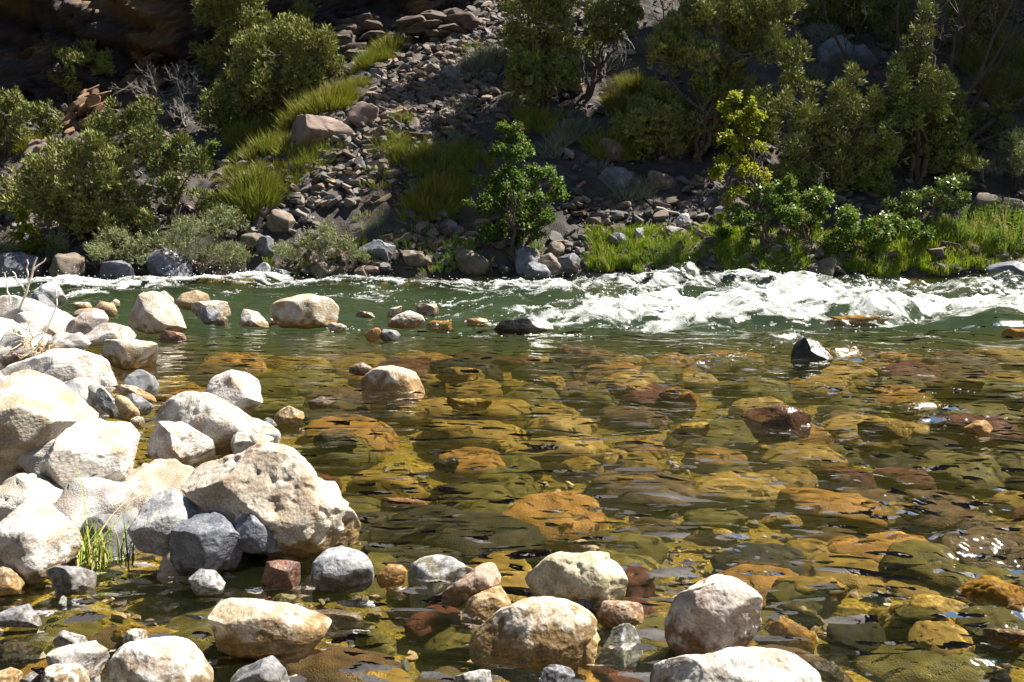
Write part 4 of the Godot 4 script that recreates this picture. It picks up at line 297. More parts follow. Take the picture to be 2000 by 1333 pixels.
	["weed", "sparse weeds beside the white block", -6.263, -24.381, 0.412, 0.412, ""],
	["weed", "shaded weeds round the foot of the green tree", 0.604, -24.562, 1.073, 0.483, ""],
	["weed", "weeds by the feathery willow foot", -5.263, -24.381, 0.545, 0.409, ""],
]
const BANK_ROCKS = [
	["added dark rock standing in for shaded roots under the green leafy tree", 0.415, -24.517, 0.83, 0.696, "darkgrey", 0.3, 0.1],  # this and the next two: dark rocks added for the shaded roots
	["added low dark slab for the shade right of the green tree foot", 0.933, -24.404, 0.8, 0.573, "darktan", 0.4, -0.2],
	["added dark wedge of rock for the shade below the green tree at water", 0.562, -24.16, 0.858, 0.462, "darkgrey", 0.1, 0.2],
	["small brown rock beside the bright grass bank", 1.221, -24.894, 0.544, 0.408, "darktan", 0.5, 0.1],
	["large grey weathered boulder at the far water edge", -11.29, -23.847, 0.865, 0.836, "darktan", 0.3, 0.1],
	["big dark leaning boulder in front of the willow", -8.854, -24.161, 1.124, 0.984, "darkgrey", 0.2, -0.2],
	["square dark columnar block at the far waterline", -10.05, -23.84, 0.989, 0.579, "darkgrey", -0.2, 0],
	["dark boulder in shade at the far left waterline", -12.595, -23.841, 1.325, 0.854, "darkgrey", 0.1, -0.1],
	["white upright block standing at the edge of rapids", -6.35, -23.848, 0.445, 0.526, "whitegrey", 0.2, 0.05],
	["pale low stone beside the white upright block", -5.893, -23.846, 0.63, 0.295, "grey", 0.4, 0.1],
	["grey rounded slab by the feathery willow", -4.936, -24.268, 0.649, 0.379, "darktan", 0.1, 0.1],
	["tan flat slab at the waterline below feathery willow", -4.679, -24.314, 0.541, 0.243, "darktan", 0.3, 0.15],
	["flat pale brown stone near the waterline", -3.875, -24.27, 0.483, 0.268, "darktan", 0.2, 0.1],
	["large pale tilted slab on the far bank", -2.575, -24.631, 0.906, 0.406, "darktan", -0.2, 0.3],
	["layered dark slab sloping down to the water", -1.103, -24.47, 1.003, 0.589, "darktan", 0.3, 0.45],
	["dark brown cubic block below the broom tufts", -6.275, -25.641, 0.836, 0.721, "darktan", 0.4, 0.1],
	["long pink slab lying under the broom tufts", -5.711, -28.107, 2.255, 0.846, "pinkdark", -0.2, 0.12],
	["broken brown rock at the bottom of the talus", -4.459, -28.734, 0.985, 0.794, "pinkdark", 0.3, 0.3],
	["flat grey slab on top of the talus", -2.522, -31.477, 0.81, 0.345, "darktan", 0.2, 0.1],
	["upright grey slab on the talus edge", -1.998, -31.198, 0.717, 0.478, "grey", 0.5, 0.4],
	["pale slab catching sun beside the shaded grass bank", 8.035, -24.182, 0.905, 0.557, "darktan", 0.4, -0.6],
	["small upright white stone in the bank grass", 3.429, -25.441, 0.28, 0.421, "whitegrey", 0.2, 0.1],
	["pale boulder with lichen below the yellow tree", 5.83, -26.074, 0.511, 0.584, "whitegrey", 0.3, 0.2],
	["light rounded rock among driftwood", 4.724, -26.008, 0.433, 0.361, "whitegrey", 0.7, 0],
	["grey flat rock among driftwood pieces", 4.307, -25.576, 0.567, 0.312, "grey", 0.3, 0.1],
	["sloping grey boulder in the dark bank gap", 1.471, -24.472, 0.803, 0.469, "darkgrey", 0.3, -0.4],
	["pinkish flat rock beside the sage clumps", 2.909, -28.565, 1.254, 0.627, "pinkdark", 0.4, 0.2],
	["large grey slab in shade below sage clumps", 3.172, -27.386, 1.656, 0.602, "darkgrey", 0.2, 0.3],
	["leaning slab below the twisted trunks", 4.285, -27.423, 1.213, 0.455, "darktan", 0.2, 0.35],
	["brown boulder under the twisted trunks", 5.009, -28.997, 0.723, 0.643, "pinkdark", 0.2, 0.2],
	["big blue grey boulder between the bare trunks", 10.844, -32.608, 1.501, 1.126, "darkgrey", 0.3, 0.2],
	["dark flat rock ledge above the thicket", 11.675, -32.517, 1.509, 0.755, "darkgrey", 0.2, 0.1],
	["grey stacked flat stone by the green willow", -6.785, -25.197, 0.997, 0.356, "darktan", 0.1, 0.1],
	["dark block under the stacked flat stone", -6.55, -24.917, 0.492, 0.563, "darkgrey", 0.3, 0.05],
	["brown rock among the right slabs", 13.183, -26.482, 0.969, 0.646, "darktan", 0.3, 0.2],
	["flat rock below the dry twig bush", 13.775, -26.368, 1.137, 0.569, "darktan", 0.4, 0.2],
	["rounded dark boulder at the right waterline", 12.66, -23.83, 1.179, 0.516, "darkgrey", 0.4, -0.1],
	["sunlit brown rock under the dark shaded juniper", 2.004, -31.503, 1.034, 0.431, "darktan", 0.3, 0.3],
	["pale tan slab beside broom tufts uphill", 5.004, -31.884, 0.564, 0.317, "tan", 0.3, -0.4],
	["small dark rock pile stone near driftwood", 2.883, -25.237, 0.555, 0.347, "darkgrey", 0.3, 0.2],
	["long flat shaded slab under the green tree", -3.459, -24.894, 1.235, 0.412, "darkgrey", 0.2, 0.3],
	["thin standing splinter of rock by the brown block", -6.817, -25.955, 0.293, 0.586, "pinkdark", 0.2, 0.5],
	["grey slab propped on the shaded slope", 0.495, -26.133, 0.714, 0.428, "darkgrey", 0.4, 0.3],
]
const OUTCROPS = [
	["craggy brown outcrop with slanting slabs below the cliff", -13.2, -33.772, 1.921, 1.584, 16, 0.5, "rust"],
	["rust coloured crumbling outcrop with orange faces", -14.347, -31.712, 1.806, 1.616, 16, 0.6, "rustbright"],
	["layered pink outcrop of thin slanting beds", -14.179, -27.704, 2.073, 1.7, 18, 0.45, "pinkbed"],
	["dark brown squared outcrop under the bushy juniper", -9.905, -34.089, 1.163, 1.648, 10, 0.1, "rust"],
	["small pale outcrop beside the dead grey shrub", -10.77, -30.782, 1.015, 0.748, 8, 0.3, "pinkbed"],
	["dark ledge of thin beds above the talus", -5.644, -34.523, 2.674, 1.719, 16, 0.15, "darkbed"],
	["sunlit broken ledge right of the broad juniper", -6.352, -34.258, 0.799, 0.571, 7, 0.2, "pinkbed"],
	["dark ledge behind the talus crest", -2.591, -33.994, 2.793, 1.117, 12, 0.1, "darkbed"],
	["crumbling pale ledge above the dead shrub", -11.767, -34.882, 0.905, 1.106, 8, 0.3, "rust"],
]
# patches of white water: x, z, half width, half depth, strength
const FOAM = [
	[2.947, -17.865, 1.78, 1.784, 0.95],
	[4.715, -17.865, 2.22, 2.116, 1],
	[1.694, -17.096, 1.22, 1.184, 0.85],
	[0.43, -15.613, 1.024, 0.494, 0.8],
	[3.013, -15.613, 1.389, 0.494, 1],
	[6.624, -20.122, 0.925, 1.427, 1],
	[7.832, -16.735, 1.715, 0.708, 1],
	[9.109, -17.245, 1.278, 0.902, 1],
	[6.5, -16.389, 0.963, 0.543, 0.9],
	[1.104, -20.122, 0.77, 1.427, 0.8],
	[3.101, -21.766, 1.801, 1.187, 0.7],
	[5.515, -22.375, 2.013, 1.002, 0.75],
	[-0.239, -21.766, 1.902, 1.427, 0.6],
	[-2.438, -22.25, 1.956, 0.991, 0.55],
	[-4.486, -22.756, 2.027, 0.776, 0.7],
	[-6.666, -23.421, 1.197, 0.822, 1],
	[-7.561, -23.017, 1.058, 0.794, 0.95],
	[-8.727, -22.127, 1.299, 0.735, 0.85],
	[-10.266, -21.532, 2.084, 0.812, 0.95],
	[-11.8, -21.532, 1.609, 0.812, 1],
	[-9.228, -20.021, 0.482, 0.402, 0.9],
	[-3.312, -20.122, 1.336, 0.915, 0.35],
	[-1.028, -18.706, 1.228, 0.881, 0.5],
	[10.734, -21.766, 2.121, 0.711, 0.6],
	[8.85, -21.532, 1.526, 0.696, 0.55],
	[8.735, -18.706, 1.804, 0.528, 0.6],
	[-5.192, -21.532, 0.726, 0.58, 0.4],
	[-6.072, -20.122, 0.23, 0.406, 0.7],
	[0, -17.473, 0.859, 0.616, 0.6],
	[-1.213, -16.95, 0.464, 0.362, 0.55],
	[4.676, -15.134, 0.346, 0.232, 0.5],
	[-15.101, -21.19, 2.842, 0.9, 0.9],
	[12.279, -17.865, 2.368, 1.619, 0.9],
	[-2.923, -15.134, 0.253, 0.232, 0.5],
	[-2.541, -14.849, 0.329, 0.28, 0.45],
	[4.166, -13.955, 0.27, 0.297, 0.75],
	[4.642, -12.69, 0.369, 0.247, 0.8],
	[2.499, -11.843, 0.463, 0.18, 0.7],
	[3.381, -10.275, 0.201, 0.109, 0.6],
	[4.281, -9.329, 0.224, 0.136, 0.75],
	[4.258, -8.937, 0.27, 0.125, 0.8],
	[4.841, -9, 0.167, 0.106, 0.8],
	[2.539, -9.064, 0.206, 0.086, 0.6],
	[3.005, -8.937, 0.206, 0.084, 0.6],
	[2.932, -12.291, 0.207, 0.155, 0.5],
	[5.061, -10.194, 0.373, 0.081, 0.4],
	[0.316, -14.31, 0.938, 0.208, 0.55],
]
# patches of broken, choppy water
const CHOP = [
	[4.117, -14.054, 0.56, 0.705, 1],
	[4.569, -12.487, 0.508, 0.56, 1.2],
	[2.514, -11.916, 0.599, 0.438, 1],
	[3.412, -10.194, 0.294, 0.323, 0.8],
	[4.336, -9.107, 0.441, 0.478, 1.1],
	[2.743, -8.895, 0.457, 0.29, 0.8],
	[4.787, -8.895, 0.221, 0.29, 1],
	[2.295, -9.107, 0.308, 0.217, 0.7],
	[2.837, -5.494, 0.371, 0.5, 1],
	[2.651, -4.769, 0.268, 0.448, 1],
	[1.492, -5.412, 0.215, 0.323, 0.8],
	[2.89, -6.347, 0.533, 0.436, 0.6],
	[2.187, -4.155, 0.256, 0.197, 0.8],
	[1.933, -4.769, 0.197, 0.127, 0.5],
	[0.418, -15.134, 1.157, 0.698, 0.8],
	[-2.056, -14.31, 0.711, 0.417, 0.6],
	[-0.316, -14.31, 0.703, 0.417, 0.6],
	[3.75, -12.291, 2.807, 2.402, 0.3],
	[2.961, -7.491, 1.32, 1.219, 0.35],
	[-1.933, -10.194, 0.17, 0.377, 0.5],
	[0.25, -4.281, 0.141, 0.073, 0.5],
	[0.935, -8.314, 2.284, 1.901, 0.12],
]
# standing waves of the rapids
const HUMPS = [
	[6.166, -18.706, 1.183, 1.058, 0.34],
	[1.214, -20.122, 0.881, 0.915, 0.24],
	[4.089, -22.627, 1.381, 1.024, 0.26],
	[9.362, -19.156, 1.863, 0.83, 0.32],
	[4.331, -16.735, 1.038, 0.637, 0.26],
	[2.618, -17.628, 0.876, 0.705, 0.22],
	[6.904, -16.95, 0.9, 0.58, 0.28],
	[8.507, -16.255, 1.202, 0.468, 0.26],
	[-6.59, -23.15, 0.92, 0.669, 0.22],
	[-7.518, -22.886, 0.658, 0.654, 0.15],
	[-8.897, -22.25, 1.047, 0.619, 0.16],
	[-10.734, -21.766, 1.458, 0.711, 0.18],
	[-3.656, -22.25, 0.985, 0.743, 0.14],
	[-1.387, -21.078, 1.038, 0.779, 0.18],
	[0, -18.193, 0.695, 0.583, 0.16],
]
const RIVER_MARKS = [
	["the cream hump in mid stream", -1.322, -10.451],
	["the black wet rock", 3.988, -12.371],
	["the dark brown awash rock", 2.59, -8.912],
	["the small orange rock", 4.298, -8.386],
	["the round cracked boulder", 0.379, -4.854],
	["the faceted cream pink boulder", 0.982, -4.293],
	["the long oval boulder", -1.227, -4.307],
	["the big sandy boulder", -1.479, -5.639],
	["the pitted white boulder", -2.63, -7.914],
	["the maroon stone", 2.22, -5.813],
	["the reddish tan wet boulder", 2.719, -4.951],
	["the long low tan boulder", -4.87, -11.692],
	["the dark glistening rock", 0.104, -14.636],
	["the lip of the rapids", 5.885, -16.346],
	["the round tan boulder", -3.393, -15.274],
	["the red slab", -0.877, -7.034],
	["the bright amber orange stone", 1.379, -10.846],
	["the slate grey slab", -1.118, -3.915],
	["the still pool slab", -2.533, -4.532],
	["the awash amber boulder", 2.279, -4.854],
]
const FAR_BANK = 24.3

# colour, second colour, colour of the wet algae band, height of that band, roughness (linear values)
const STONE = {
	"cream": [Color(.63, .58, .50), Color(.42, .35, .27), Color(.27, .165, .06), .09, .9],
	"creamtan": [Color(.60, .54, .45), Color(.40, .31, .20), Color(.27, .16, .05), .12, .9],
	"creampink": [Color(.60, .53, .47), Color(.38, .29, .24), Color(.27, .15, .06), .08, .9],
	"white": [Color(.69, .66, .62), Color(.42, .38, .33), Color(.27, .18, .08), .08, .92],
	"pitted": [Color(.64, .60, .55), Color(.33, .28, .23), Color(.27, .17, .06), .11, .92],
	"sand": [Color(.57, .51, .43), Color(.38, .31, .24), Color(.26, .16, .055), .13, .95],
	"pale": [Color(.54, .52, .50), Color(.34, .30, .28), Color(.28, .2, .1), .03, .9],
	"palegrey": [Color(.46, .46, .47), Color(.27, .27, .29), Color(.2, .17, .1), .04, .8],
	"whitegrey": [Color(.52, .53, .55), Color(.22, .23, .26), Color(.12, .11, .07), .05, .75],
	"grey": [Color(.26, .265, .28), Color(.16, .16, .175), Color(.12, .10, .06), .03, .7],
	"darkgrey": [Color(.13, .14, .17), Color(.22, .23, .26), Color(.06, .05, .04), .03, .55],
	"purple": [Color(.30, .26, .28), Color(.20, .16, .18), Color(.16, .1, .06), .03, .6],
	"tan": [Color(.46, .35, .22), Color(.34, .24, .13), Color(.32, .18, .05), .05, .85],
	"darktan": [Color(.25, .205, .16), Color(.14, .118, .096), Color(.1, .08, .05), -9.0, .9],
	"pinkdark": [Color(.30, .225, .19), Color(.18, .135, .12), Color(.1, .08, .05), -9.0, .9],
	"pinkish": [Color(.44, .32, .25), Color(.36, .26, .2), Color(.26, .15, .06), .07, .8],
	"greenish": [Color(.55, .50, .37), Color(.36, .33, .19), Color(.30, .22, .07), .05, .92],
	"brown": [Color(.20, .14, .09), Color(.38, .31, .24), Color(.12, .07, .03), .05, .5],
	"redrock": [Color(.25, .13, .09), Color(.16, .11, .09), Color(.18, .09, .04), .02, .45],
	"orange": [Color(.38, .21, .06), Color(.26, .15, .06), Color(.36, .19, .05), .05, .5],
	"orangerock": [Color(.30, .17, .02), Color(.15, .095, .012), Color(.2, .1, .022), .05, .5],
	"amber": [Color(.27, .19, .013), Color(.13, .096, .009), Color(.16, .10, .02), .05, .6],
	"amberpale": [Color(.36, .26, .04), Color(.18, .13, .015), Color(.22, .14, .035), .05, .5],
	"olive": [Color(.11, .088, .009), Color(.19, .145, .015), Color(.08, .065, .016), .05, .6],
	"olivepale": [Color(.22, .20, .10), Color(.14, .12, .05), Color(.16, .13, .05), .05, .6],
	"darkolive": [Color(.028, .025, .012), Color(.055, .045, .015), Color(.03, .025, .012), .05, .6],
	"maroon": [Color(.085, .030, .016), Color(.045, .022, .012), Color(.08, .03, .015), .05, .5],
	"browndeep": [Color(.07, .042, .02), Color(.11, .07, .03), Color(.08, .05, .02), .05, .6],
	"maroonwet": [Color(.09, .045, .025), Color(.16, .09, .04), Color(.12, .06, .02), .05, .22],
	"wetdark": [Color(.035, .033, .03), Color(.08, .07, .055), Color(.05, .04, .02), .05, .3],
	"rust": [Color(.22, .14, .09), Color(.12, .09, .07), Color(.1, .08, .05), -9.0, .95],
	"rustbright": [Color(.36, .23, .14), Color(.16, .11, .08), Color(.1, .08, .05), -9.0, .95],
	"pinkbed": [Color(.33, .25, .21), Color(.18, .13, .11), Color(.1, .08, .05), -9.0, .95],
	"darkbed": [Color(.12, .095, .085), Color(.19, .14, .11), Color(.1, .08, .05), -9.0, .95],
}

var rng := RandomNumberGenerator.new()
var n_a := FastNoiseLite.new()
var n_b := FastNoiseLite.new()
var n_r := FastNoiseLite.new()
var n_c := FastNoiseLite.new()
var spheres := {}
var mats := {}
var taken := {}
var grain: NoiseTexture2D
var speckle: NoiseTexture2D


# ---------------------------------------------------------------- helpers
func numbered(called: String) -> String:
	taken[called] = taken.get(called, -1) + 1
	return called if taken[called] == 0 else "%s_%03d" % [called, taken[called]]

func tag(o: Node3D, label: String, category: String, group := "", kind := "") -> void:
	if label != "": o.set_meta("label", label)
	if category != "": o.set_meta("category", category)
	if group != "": o.set_meta("group", group)
	if kind != "": o.set_meta("kind", kind)

func put(called: String, mesh: Mesh, mat: Material, parent: Node3D = null) -> MeshInstance3D:
	var o := MeshInstance3D.new()
	o.mesh = mesh
	o.material_override = mat
	if parent == null:
		o.name = numbered(called)
		add_child(o)
	else:
		o.name = called
		parent.add_child(o, true)
	return o

func base(called: String, at: Vector3) -> Node3D:
	var o := Node3D.new()
	o.name = numbered(called)
	add_child(o)
	o.position = at
	return o

# One mesh of many sprigs; each source mesh already carries one of a few tints.
func joined(called: String, sources: Array, mat: Material, where: Array, parent: Node3D) -> MeshInstance3D:
	var st := SurfaceTool.new()
	st.begin(Mesh.PRIMITIVE_TRIANGLES)
	for i in where.size():
		st.append_from(sources[where[i][1]], 0, where[i][0])
	var o := put(called, st.commit(), mat, parent)
	return o

func tinted(m: ArrayMesh, c: Color) -> ArrayMesh:
	var arrays := m.surface_get_arrays(0)
	var col := PackedColorArray()
	col.resize(arrays[Mesh.ARRAY_VERTEX].size())
	col.fill(c)
	arrays[Mesh.ARRAY_COLOR] = col
	var out := ArrayMesh.new()
	out.add_surface_from_arrays(Mesh.PRIMITIVE_TRIANGLES, arrays)
	return out

func scatter(called: String, mesh: Mesh, mat: Material, where: Array, tints: Array, parent: Node3D) -> MultiMeshInstance3D:
	var m := MultiMesh.new()
	m.transform_format = MultiMesh.TRANSFORM_3D
	m.use_colors = true
	m.mesh = mesh
	m.instance_count = where.size()
	for i in where.size():
		m.set_instance_transform(i, where[i])
		m.set_instance_color(i, tints[i])
	var o := MultiMeshInstance3D.new()
	o.multimesh = m
	o.material_override = mat
	o.set_meta("kind", "stuff")
	if parent == null:
		o.name = numbered(called)
		add_child(o)
	else:
		o.name = called
		parent.add_child(o, true)
	return o

func noise(kind: int, s: int, octaves: int) -> FastNoiseLite:
	var n := FastNoiseLite.new()
	n.noise_type = kind
	n.seed = s
	n.frequency = 1.0
	n.fractal_octaves = octaves
	n.fractal_type = FastNoiseLite.FRACTAL_FBM if octaves > 1 else FastNoiseLite.FRACTAL_NONE
	return n

func noise_texture(size: int, freq: float, octaves: int, s: int, lo: float, hi: float, kind := FastNoiseLite.TYPE_SIMPLEX_SMOOTH) -> NoiseTexture2D:
	var n := noise(kind, s, octaves)
	n.frequency = freq
	var t := NoiseTexture2D.new()
	t.width = size
	t.height = size
	t.seamless = true
	t.noise = n
	var g := Gradient.new()
	g.set_color(0, Color(lo, lo, lo))
	g.set_color(1, Color(hi, hi, hi))
	t.color_ramp = g
	return t

func stone_mat(rough: float, relief := 0.7, scale := 2.6, gloss := 0.4) -> StandardMaterial3D:
	var key := "stone %.2f %.2f %.2f %.2f" % [rough, relief, scale, gloss]
	if not mats.has(key):
		var m := StandardMaterial3D.new()
		m.resource_name = "stone"
		m.vertex_color_use_as_albedo = true
		m.albedo_texture = speckle
		m.roughness = rough
		m.metallic_specular = gloss
		m.heightmap_enabled = true
		m.heightmap_texture = grain
		m.heightmap_scale = relief
		m.uv1_triplanar = true
		m.uv1_scale = Vector3(scale, scale, scale)
		mats[key] = m
	return mats[key]

func leaf_mat(called: String, back: float, rough := 0.6) -> StandardMaterial3D:
	var m := StandardMaterial3D.new()
	m.resource_name = called
	m.vertex_color_use_as_albedo = true
	m.roughness = rough
	m.metallic_specular = 0.35
	m.cull_mode = BaseMaterial3D.CULL_DISABLED
	m.backlight_enabled = true
	m.backlight = Color(back, back, back * 0.75)
	return m

func plain_mat(called: String, c: Color, rough := 0.9) -> StandardMaterial3D:
	var m := StandardMaterial3D.new()
	m.resource_name = called
	m.albedo_color = c.linear_to_srgb()
	m.roughness = rough
	return m

func ss(a: float, b: float, x: float) -> float:
	var t := clampf((x - a) / (b - a), 0.0, 1.0)
	return t * t * (3.0 - 2.0 * t)

func sphere(level: int) -> Array:
	if spheres.has(level):
		return spheres[level]
	var v := PackedVector3Array()
	var f := PackedInt32Array()
	if level == 0:
		var t := (1.0 + sqrt(5.0)) / 2.0
		for p in [Vector3(-1, t, 0), Vector3(1, t, 0), Vector3(-1, -t, 0), Vector3(1, -t, 0), Vector3(0, -1, t), Vector3(0, 1, t), Vector3(0, -1, -t), Vector3(0, 1, -t), Vector3(t, 0, -1), Vector3(t, 0, 1), Vector3(-t, 0, -1), Vector3(-t, 0, 1)]:
			v.append(p.normalized())
		f = PackedInt32Array([0, 11, 5, 0, 5, 1, 0, 1, 7, 0, 7, 10, 0, 10, 11, 1, 5, 9, 5, 11, 4, 11, 10, 2, 10, 7, 6, 7, 1, 8, 3, 9, 4, 3, 4, 2, 3, 2, 6, 3, 6, 8, 3, 8, 9, 4, 9, 5, 2, 4, 11, 6, 2, 10, 8, 6, 7, 9, 8, 1])
	else:
		var low = sphere(level - 1)
		v = low[0].duplicate()
		var g: PackedInt32Array = low[1]
		var mid := {}
		for i in range(0, g.size(), 3):
			var m := [0, 0, 0]
			for k in 3:
				var a := g[i + k]
				var b := g[i + (k + 1) % 3]
				var key := mini(a, b) * 1000000 + maxi(a, b)
				if not mid.has(key):
					mid[key] = v.size()
					v.append((v[a] + v[b]).normalized())
				m[k] = mid[key]
			f.append_array(PackedInt32Array([g[i], m[0], m[2], g[i + 1], m[1], m[0], g[i + 2], m[2], m[1], m[0], m[1], m[2]]))
	spheres[level] = [v, f]
	return spheres[level]

# smooth normals of an indexed mesh whose outside is known to lie away from its faces' clockwise side
func shaped(v: PackedVector3Array, f: PackedInt32Array, c: PackedColorArray, uv := PackedVector2Array()) -> ArrayMesh:
	var n := PackedVector3Array()
	n.resize(v.size())
	for i in range(0, f.size(), 3):
		var a := f[i]
		var b := f[i + 1]
		var d := f[i + 2]
		var x := (v[d] - v[a]).cross(v[b] - v[a])
		n[a] += x
		n[b] += x
		n[d] += x
	for i in n.size():
		n[i] = n[i].normalized()
	var arrays := []
	arrays.resize(Mesh.ARRAY_MAX)
	arrays[Mesh.ARRAY_VERTEX] = v
	arrays[Mesh.ARRAY_NORMAL] = n
	arrays[Mesh.ARRAY_INDEX] = f
	if c.size(): arrays[Mesh.ARRAY_COLOR] = c
	if uv.size(): arrays[Mesh.ARRAY_TEX_UV] = uv
	var m := ArrayMesh.new()
	m.add_surface_from_arrays(Mesh.PRIMITIVE_TRIANGLES, arrays)
	return m

# A solid stone: an outline of 24 radii round the axis, rounded in depth, cut by a few planes and roughened.
func stone_mesh(rad: Array, depth: float, turn: Basis, height: float, pal: String, style: String, s: int, level: int) -> ArrayMesh:
	var sp = sphere(level)
	var unit: PackedVector3Array = sp[0]
	var faces: PackedInt32Array = sp[1]
	var st: Array = STONE[pal]
	var r := RandomNumberGenerator.new()
	r.seed = s * 7919 + 13
	var size := 0.0
	for a in rad: size += a
	size = size / rad.size()
	var block := style == "block" or style == "slab" or style == "angular"
	var e := 0.62 if block else 0.8
	if style == "slab" or style == "angular": e = 0.5
	var cuts := []
	for k in (13 if block else 8):
		var n := Vector3(r.randf_range(-1, 1), r.randf_range(-1, 1), r.randf_range(-1, 1)).normalized()
		if absf(n.z) < 0.4:
			n = Vector3(n.x, n.y, signf(n.z + 0.001) * r.randf_range(0.5, 1.0)).normalized()
		var reach := sqrt(pow(size * n.x, 2) + pow(size * n.y, 2) + pow(depth * n.z, 2))
		cuts.append([n, reach * ((r.randf_range(0.5, 0.85) if style == "angular" else r.randf_range(0.62, 0.95)) if block else r.randf_range(0.80, 1.02))])
	var off := Vector3(r.randf(), r.randf(), r.randf()) * 60.0
	var a1 := 0.09 if style == "angular" else 0.05
	var a2 := 0.035 if style == "angular" else 0.018
	var pit := 0.11 if style == "pitted" else 0.008
	var v := PackedVector3Array()
	var c := PackedColorArray()
	v.resize(unit.size())
	c.resize(unit.size())
	var count := rad.size()
	var bedding := Vector3(r.randf_range(-.5, .5), 1, r.randf_range(-.4, .4)).normalized()
	var c0: Color = st[0]
	var c1: Color = st[1]
	var c2: Color = st[2]
	var stain: float = st[3]
	var layered := "grey" in pal
	var rusty := pal in ["white", "cream", "pitted", "sand", "creamtan", "pale"]
	for i in unit.size():
		var u := unit[i]
		var rho := sqrt(u.x * u.x + u.y * u.y)
		var th := fposmod(atan2(u.y, u.x), TAU) / TAU * count
		var k := int(th)
		var R := lerpf(rad[k % count], rad[(k + 1) % count], th - k)
		var rs := pow(rho, e)
		var p := Vector3.ZERO
		if rho > 1e-5:
			p = Vector3(u.x / rho * rs * R, u.y / rho * rs * R, 0)
		p.z = signf(u.z) * pow(absf(u.z), e) * depth
		for cut in cuts:
			var over: float = p.dot(cut[0]) - cut[1]
			if over > 0.0:
				p -= cut[0] * over * (0.9 if style == "angular" else 0.96)
		var q := p / size + off
		var dir := p.normalized()
		var big := n_a.get_noise_3dv(q * 0.9)
		var mid := n_a.get_noise_3dv(q * 2.6)
		var crack := n_r.get_noise_3dv(q * 1.3)
		var hole := maxf(0.0, n_b.get_noise_3dv(q * 3.4) - 0.12)
		var ledge := n_b.get_noise_1d(q.dot(bedding) * 7.0 + mid * 0.6)
		var fine := n_b.get_noise_3dv(q * 9.0)
		p += dir * size * (a1 * big + a2 * mid + 0.009 * fine + 0.010 * ledge - pit * hole - (0.05 if block else 0.03) * ss(0.86, 0.98, crack))
		p = turn * p
		if style == "sunk":
			p.x += size * (0.10 * n_b.get_noise_2d(p.z / size * 2.6 + off.x, p.y / size * 6.0) + 0.05 * n_b.get_noise_2d(p.z / size * 7.0 + off.y, p.y / size * 15.0))
		v[i] = p
		var patch := ss(-0.05, 0.42, n_a.get_noise_3dv(q * 1.7 + Vector3(9, 3, 1)) + 0.35 * fine + 0.15 * ledge)
		if style == "sunk":
			patch = ss(-0.25, 0.4, n_b.get_noise_3d(q.x * 1.2 + 4.0, q.y * 4.0, q.z * 3.0) + 0.4 * fine)
		var col := c0.lerp(c1, patch * (1.0 if style == "sunk" else 0.85))
		col = col.lerp(c1 * 0.7, 0.85 * ss(0.84, 0.97, crack))
		if layered:
			col = col.lerp(c1, 0.65 * ss(0.05, 0.35, n_b.get_noise_1d(q.dot(bedding) * 4.5 + 1.2 * mid + 0.3 * fine)))
		elif rusty:
			col = col.lerp(Color(.40, .28, .17), 0.55 * ss(0.16, 0.45, n_b.get_noise_3dv(q * 1.1 + Vector3(20, 7, 3)) + 0.25 * fine))
		col = col * (1.0 + 0.16 * fine + 0.10 * mid)
		var wet := ss(stain + 0.05, stain - 0.03, height + p.y + 0.10 * mid + 0.06 * fine)
		col = col.lerp(c2 * (1.0 + 0.5 * fine + 0.4 * mid), wet * 0.9)
		col.a = 1.0
		c[i] = col.clamp(Color(.01, .01, .01, 1), Color(.8, .8, .8, 1))
	return shaped(v, faces, c)

# An angular broken stone: a box cut by planes, with flat faces.
func shard_mesh(pal: String, s: int) -> ArrayMesh:
	var r := RandomNumberGenerator.new()
	r.seed = 9100 + s
	var st: Array = STONE[pal]
	var sp = sphere(2)
	var half := Vector3(1.0, r.randf_range(.16, .4), r.randf_range(.5, .9))
	var cuts := []
	for k in 9:
		var n := any_dir(r)
		cuts.append([n, (half * n).length() * r.randf_range(.55, .9)])
	var p := PackedVector3Array()
	for u in sp[0]:
		var q := Vector3(signf(u.x) * pow(absf(u.x), .3), signf(u.y) * pow(absf(u.y), .3), signf(u.z) * pow(absf(u.z), .3)) * half
		for c in cuts:
			var over: float = q.dot(c[0]) - c[1]
			if over > 0.0: q -= c[0] * over
		p.append(q)
	var v := PackedVector3Array()
	var n := PackedVector3Array()
	var col := PackedColorArray()
	var f: PackedInt32Array = sp[1]
	for i in range(0, f.size(), 3):
		var x := (p[f[i + 2]] - p[f[i]]).cross(p[f[i + 1]] - p[f[i]])
		if x.length() < 1e-6: continue
		x = x.normalized()
		var tone: float = 0.5 + 0.5 * n_a.get_noise_3dv(x * 1.5 + Vector3(s, 0, 0))
		for k in 3:
			v.append(p[f[i + k]])
			n.append(x)
			var c: Color = st[0].lerp(st[1], clampf(tone + 0.3 * n_b.get_noise_3dv(p[f[i + k]] * 2.0 + Vector3(s, 0, 0)), 0, 1))
			c.a = 1.0
			col.append(c)
	var arrays := []
	arrays.resize(Mesh.ARRAY_MAX)
	arrays[Mesh.ARRAY_VERTEX] = v
	arrays[Mesh.ARRAY_NORMAL] = n
	arrays[Mesh.ARRAY_COLOR] = col
	var m := ArrayMesh.new()
	m.add_surface_from_arrays(Mesh.PRIMITIVE_TRIANGLES, arrays)
	return m

func ellipse(w: float, h: float, s: int) -> Array:
	var r := RandomNumberGenerator.new()
	r.seed = s
	var out := []
	for k in 24:
		var t := TAU * k / 24.0
		var x := pow(absf(cos(t)), 3.0) + 1e-6
		var y := pow(absf(sin(t)), 3.0) + 1e-6
		out.append(1.0 / pow(x / pow(w, 3.0) + y / pow(h, 3.0), 1.0 / 3.0) * r.randf_range(0.86, 1.05))
	return out

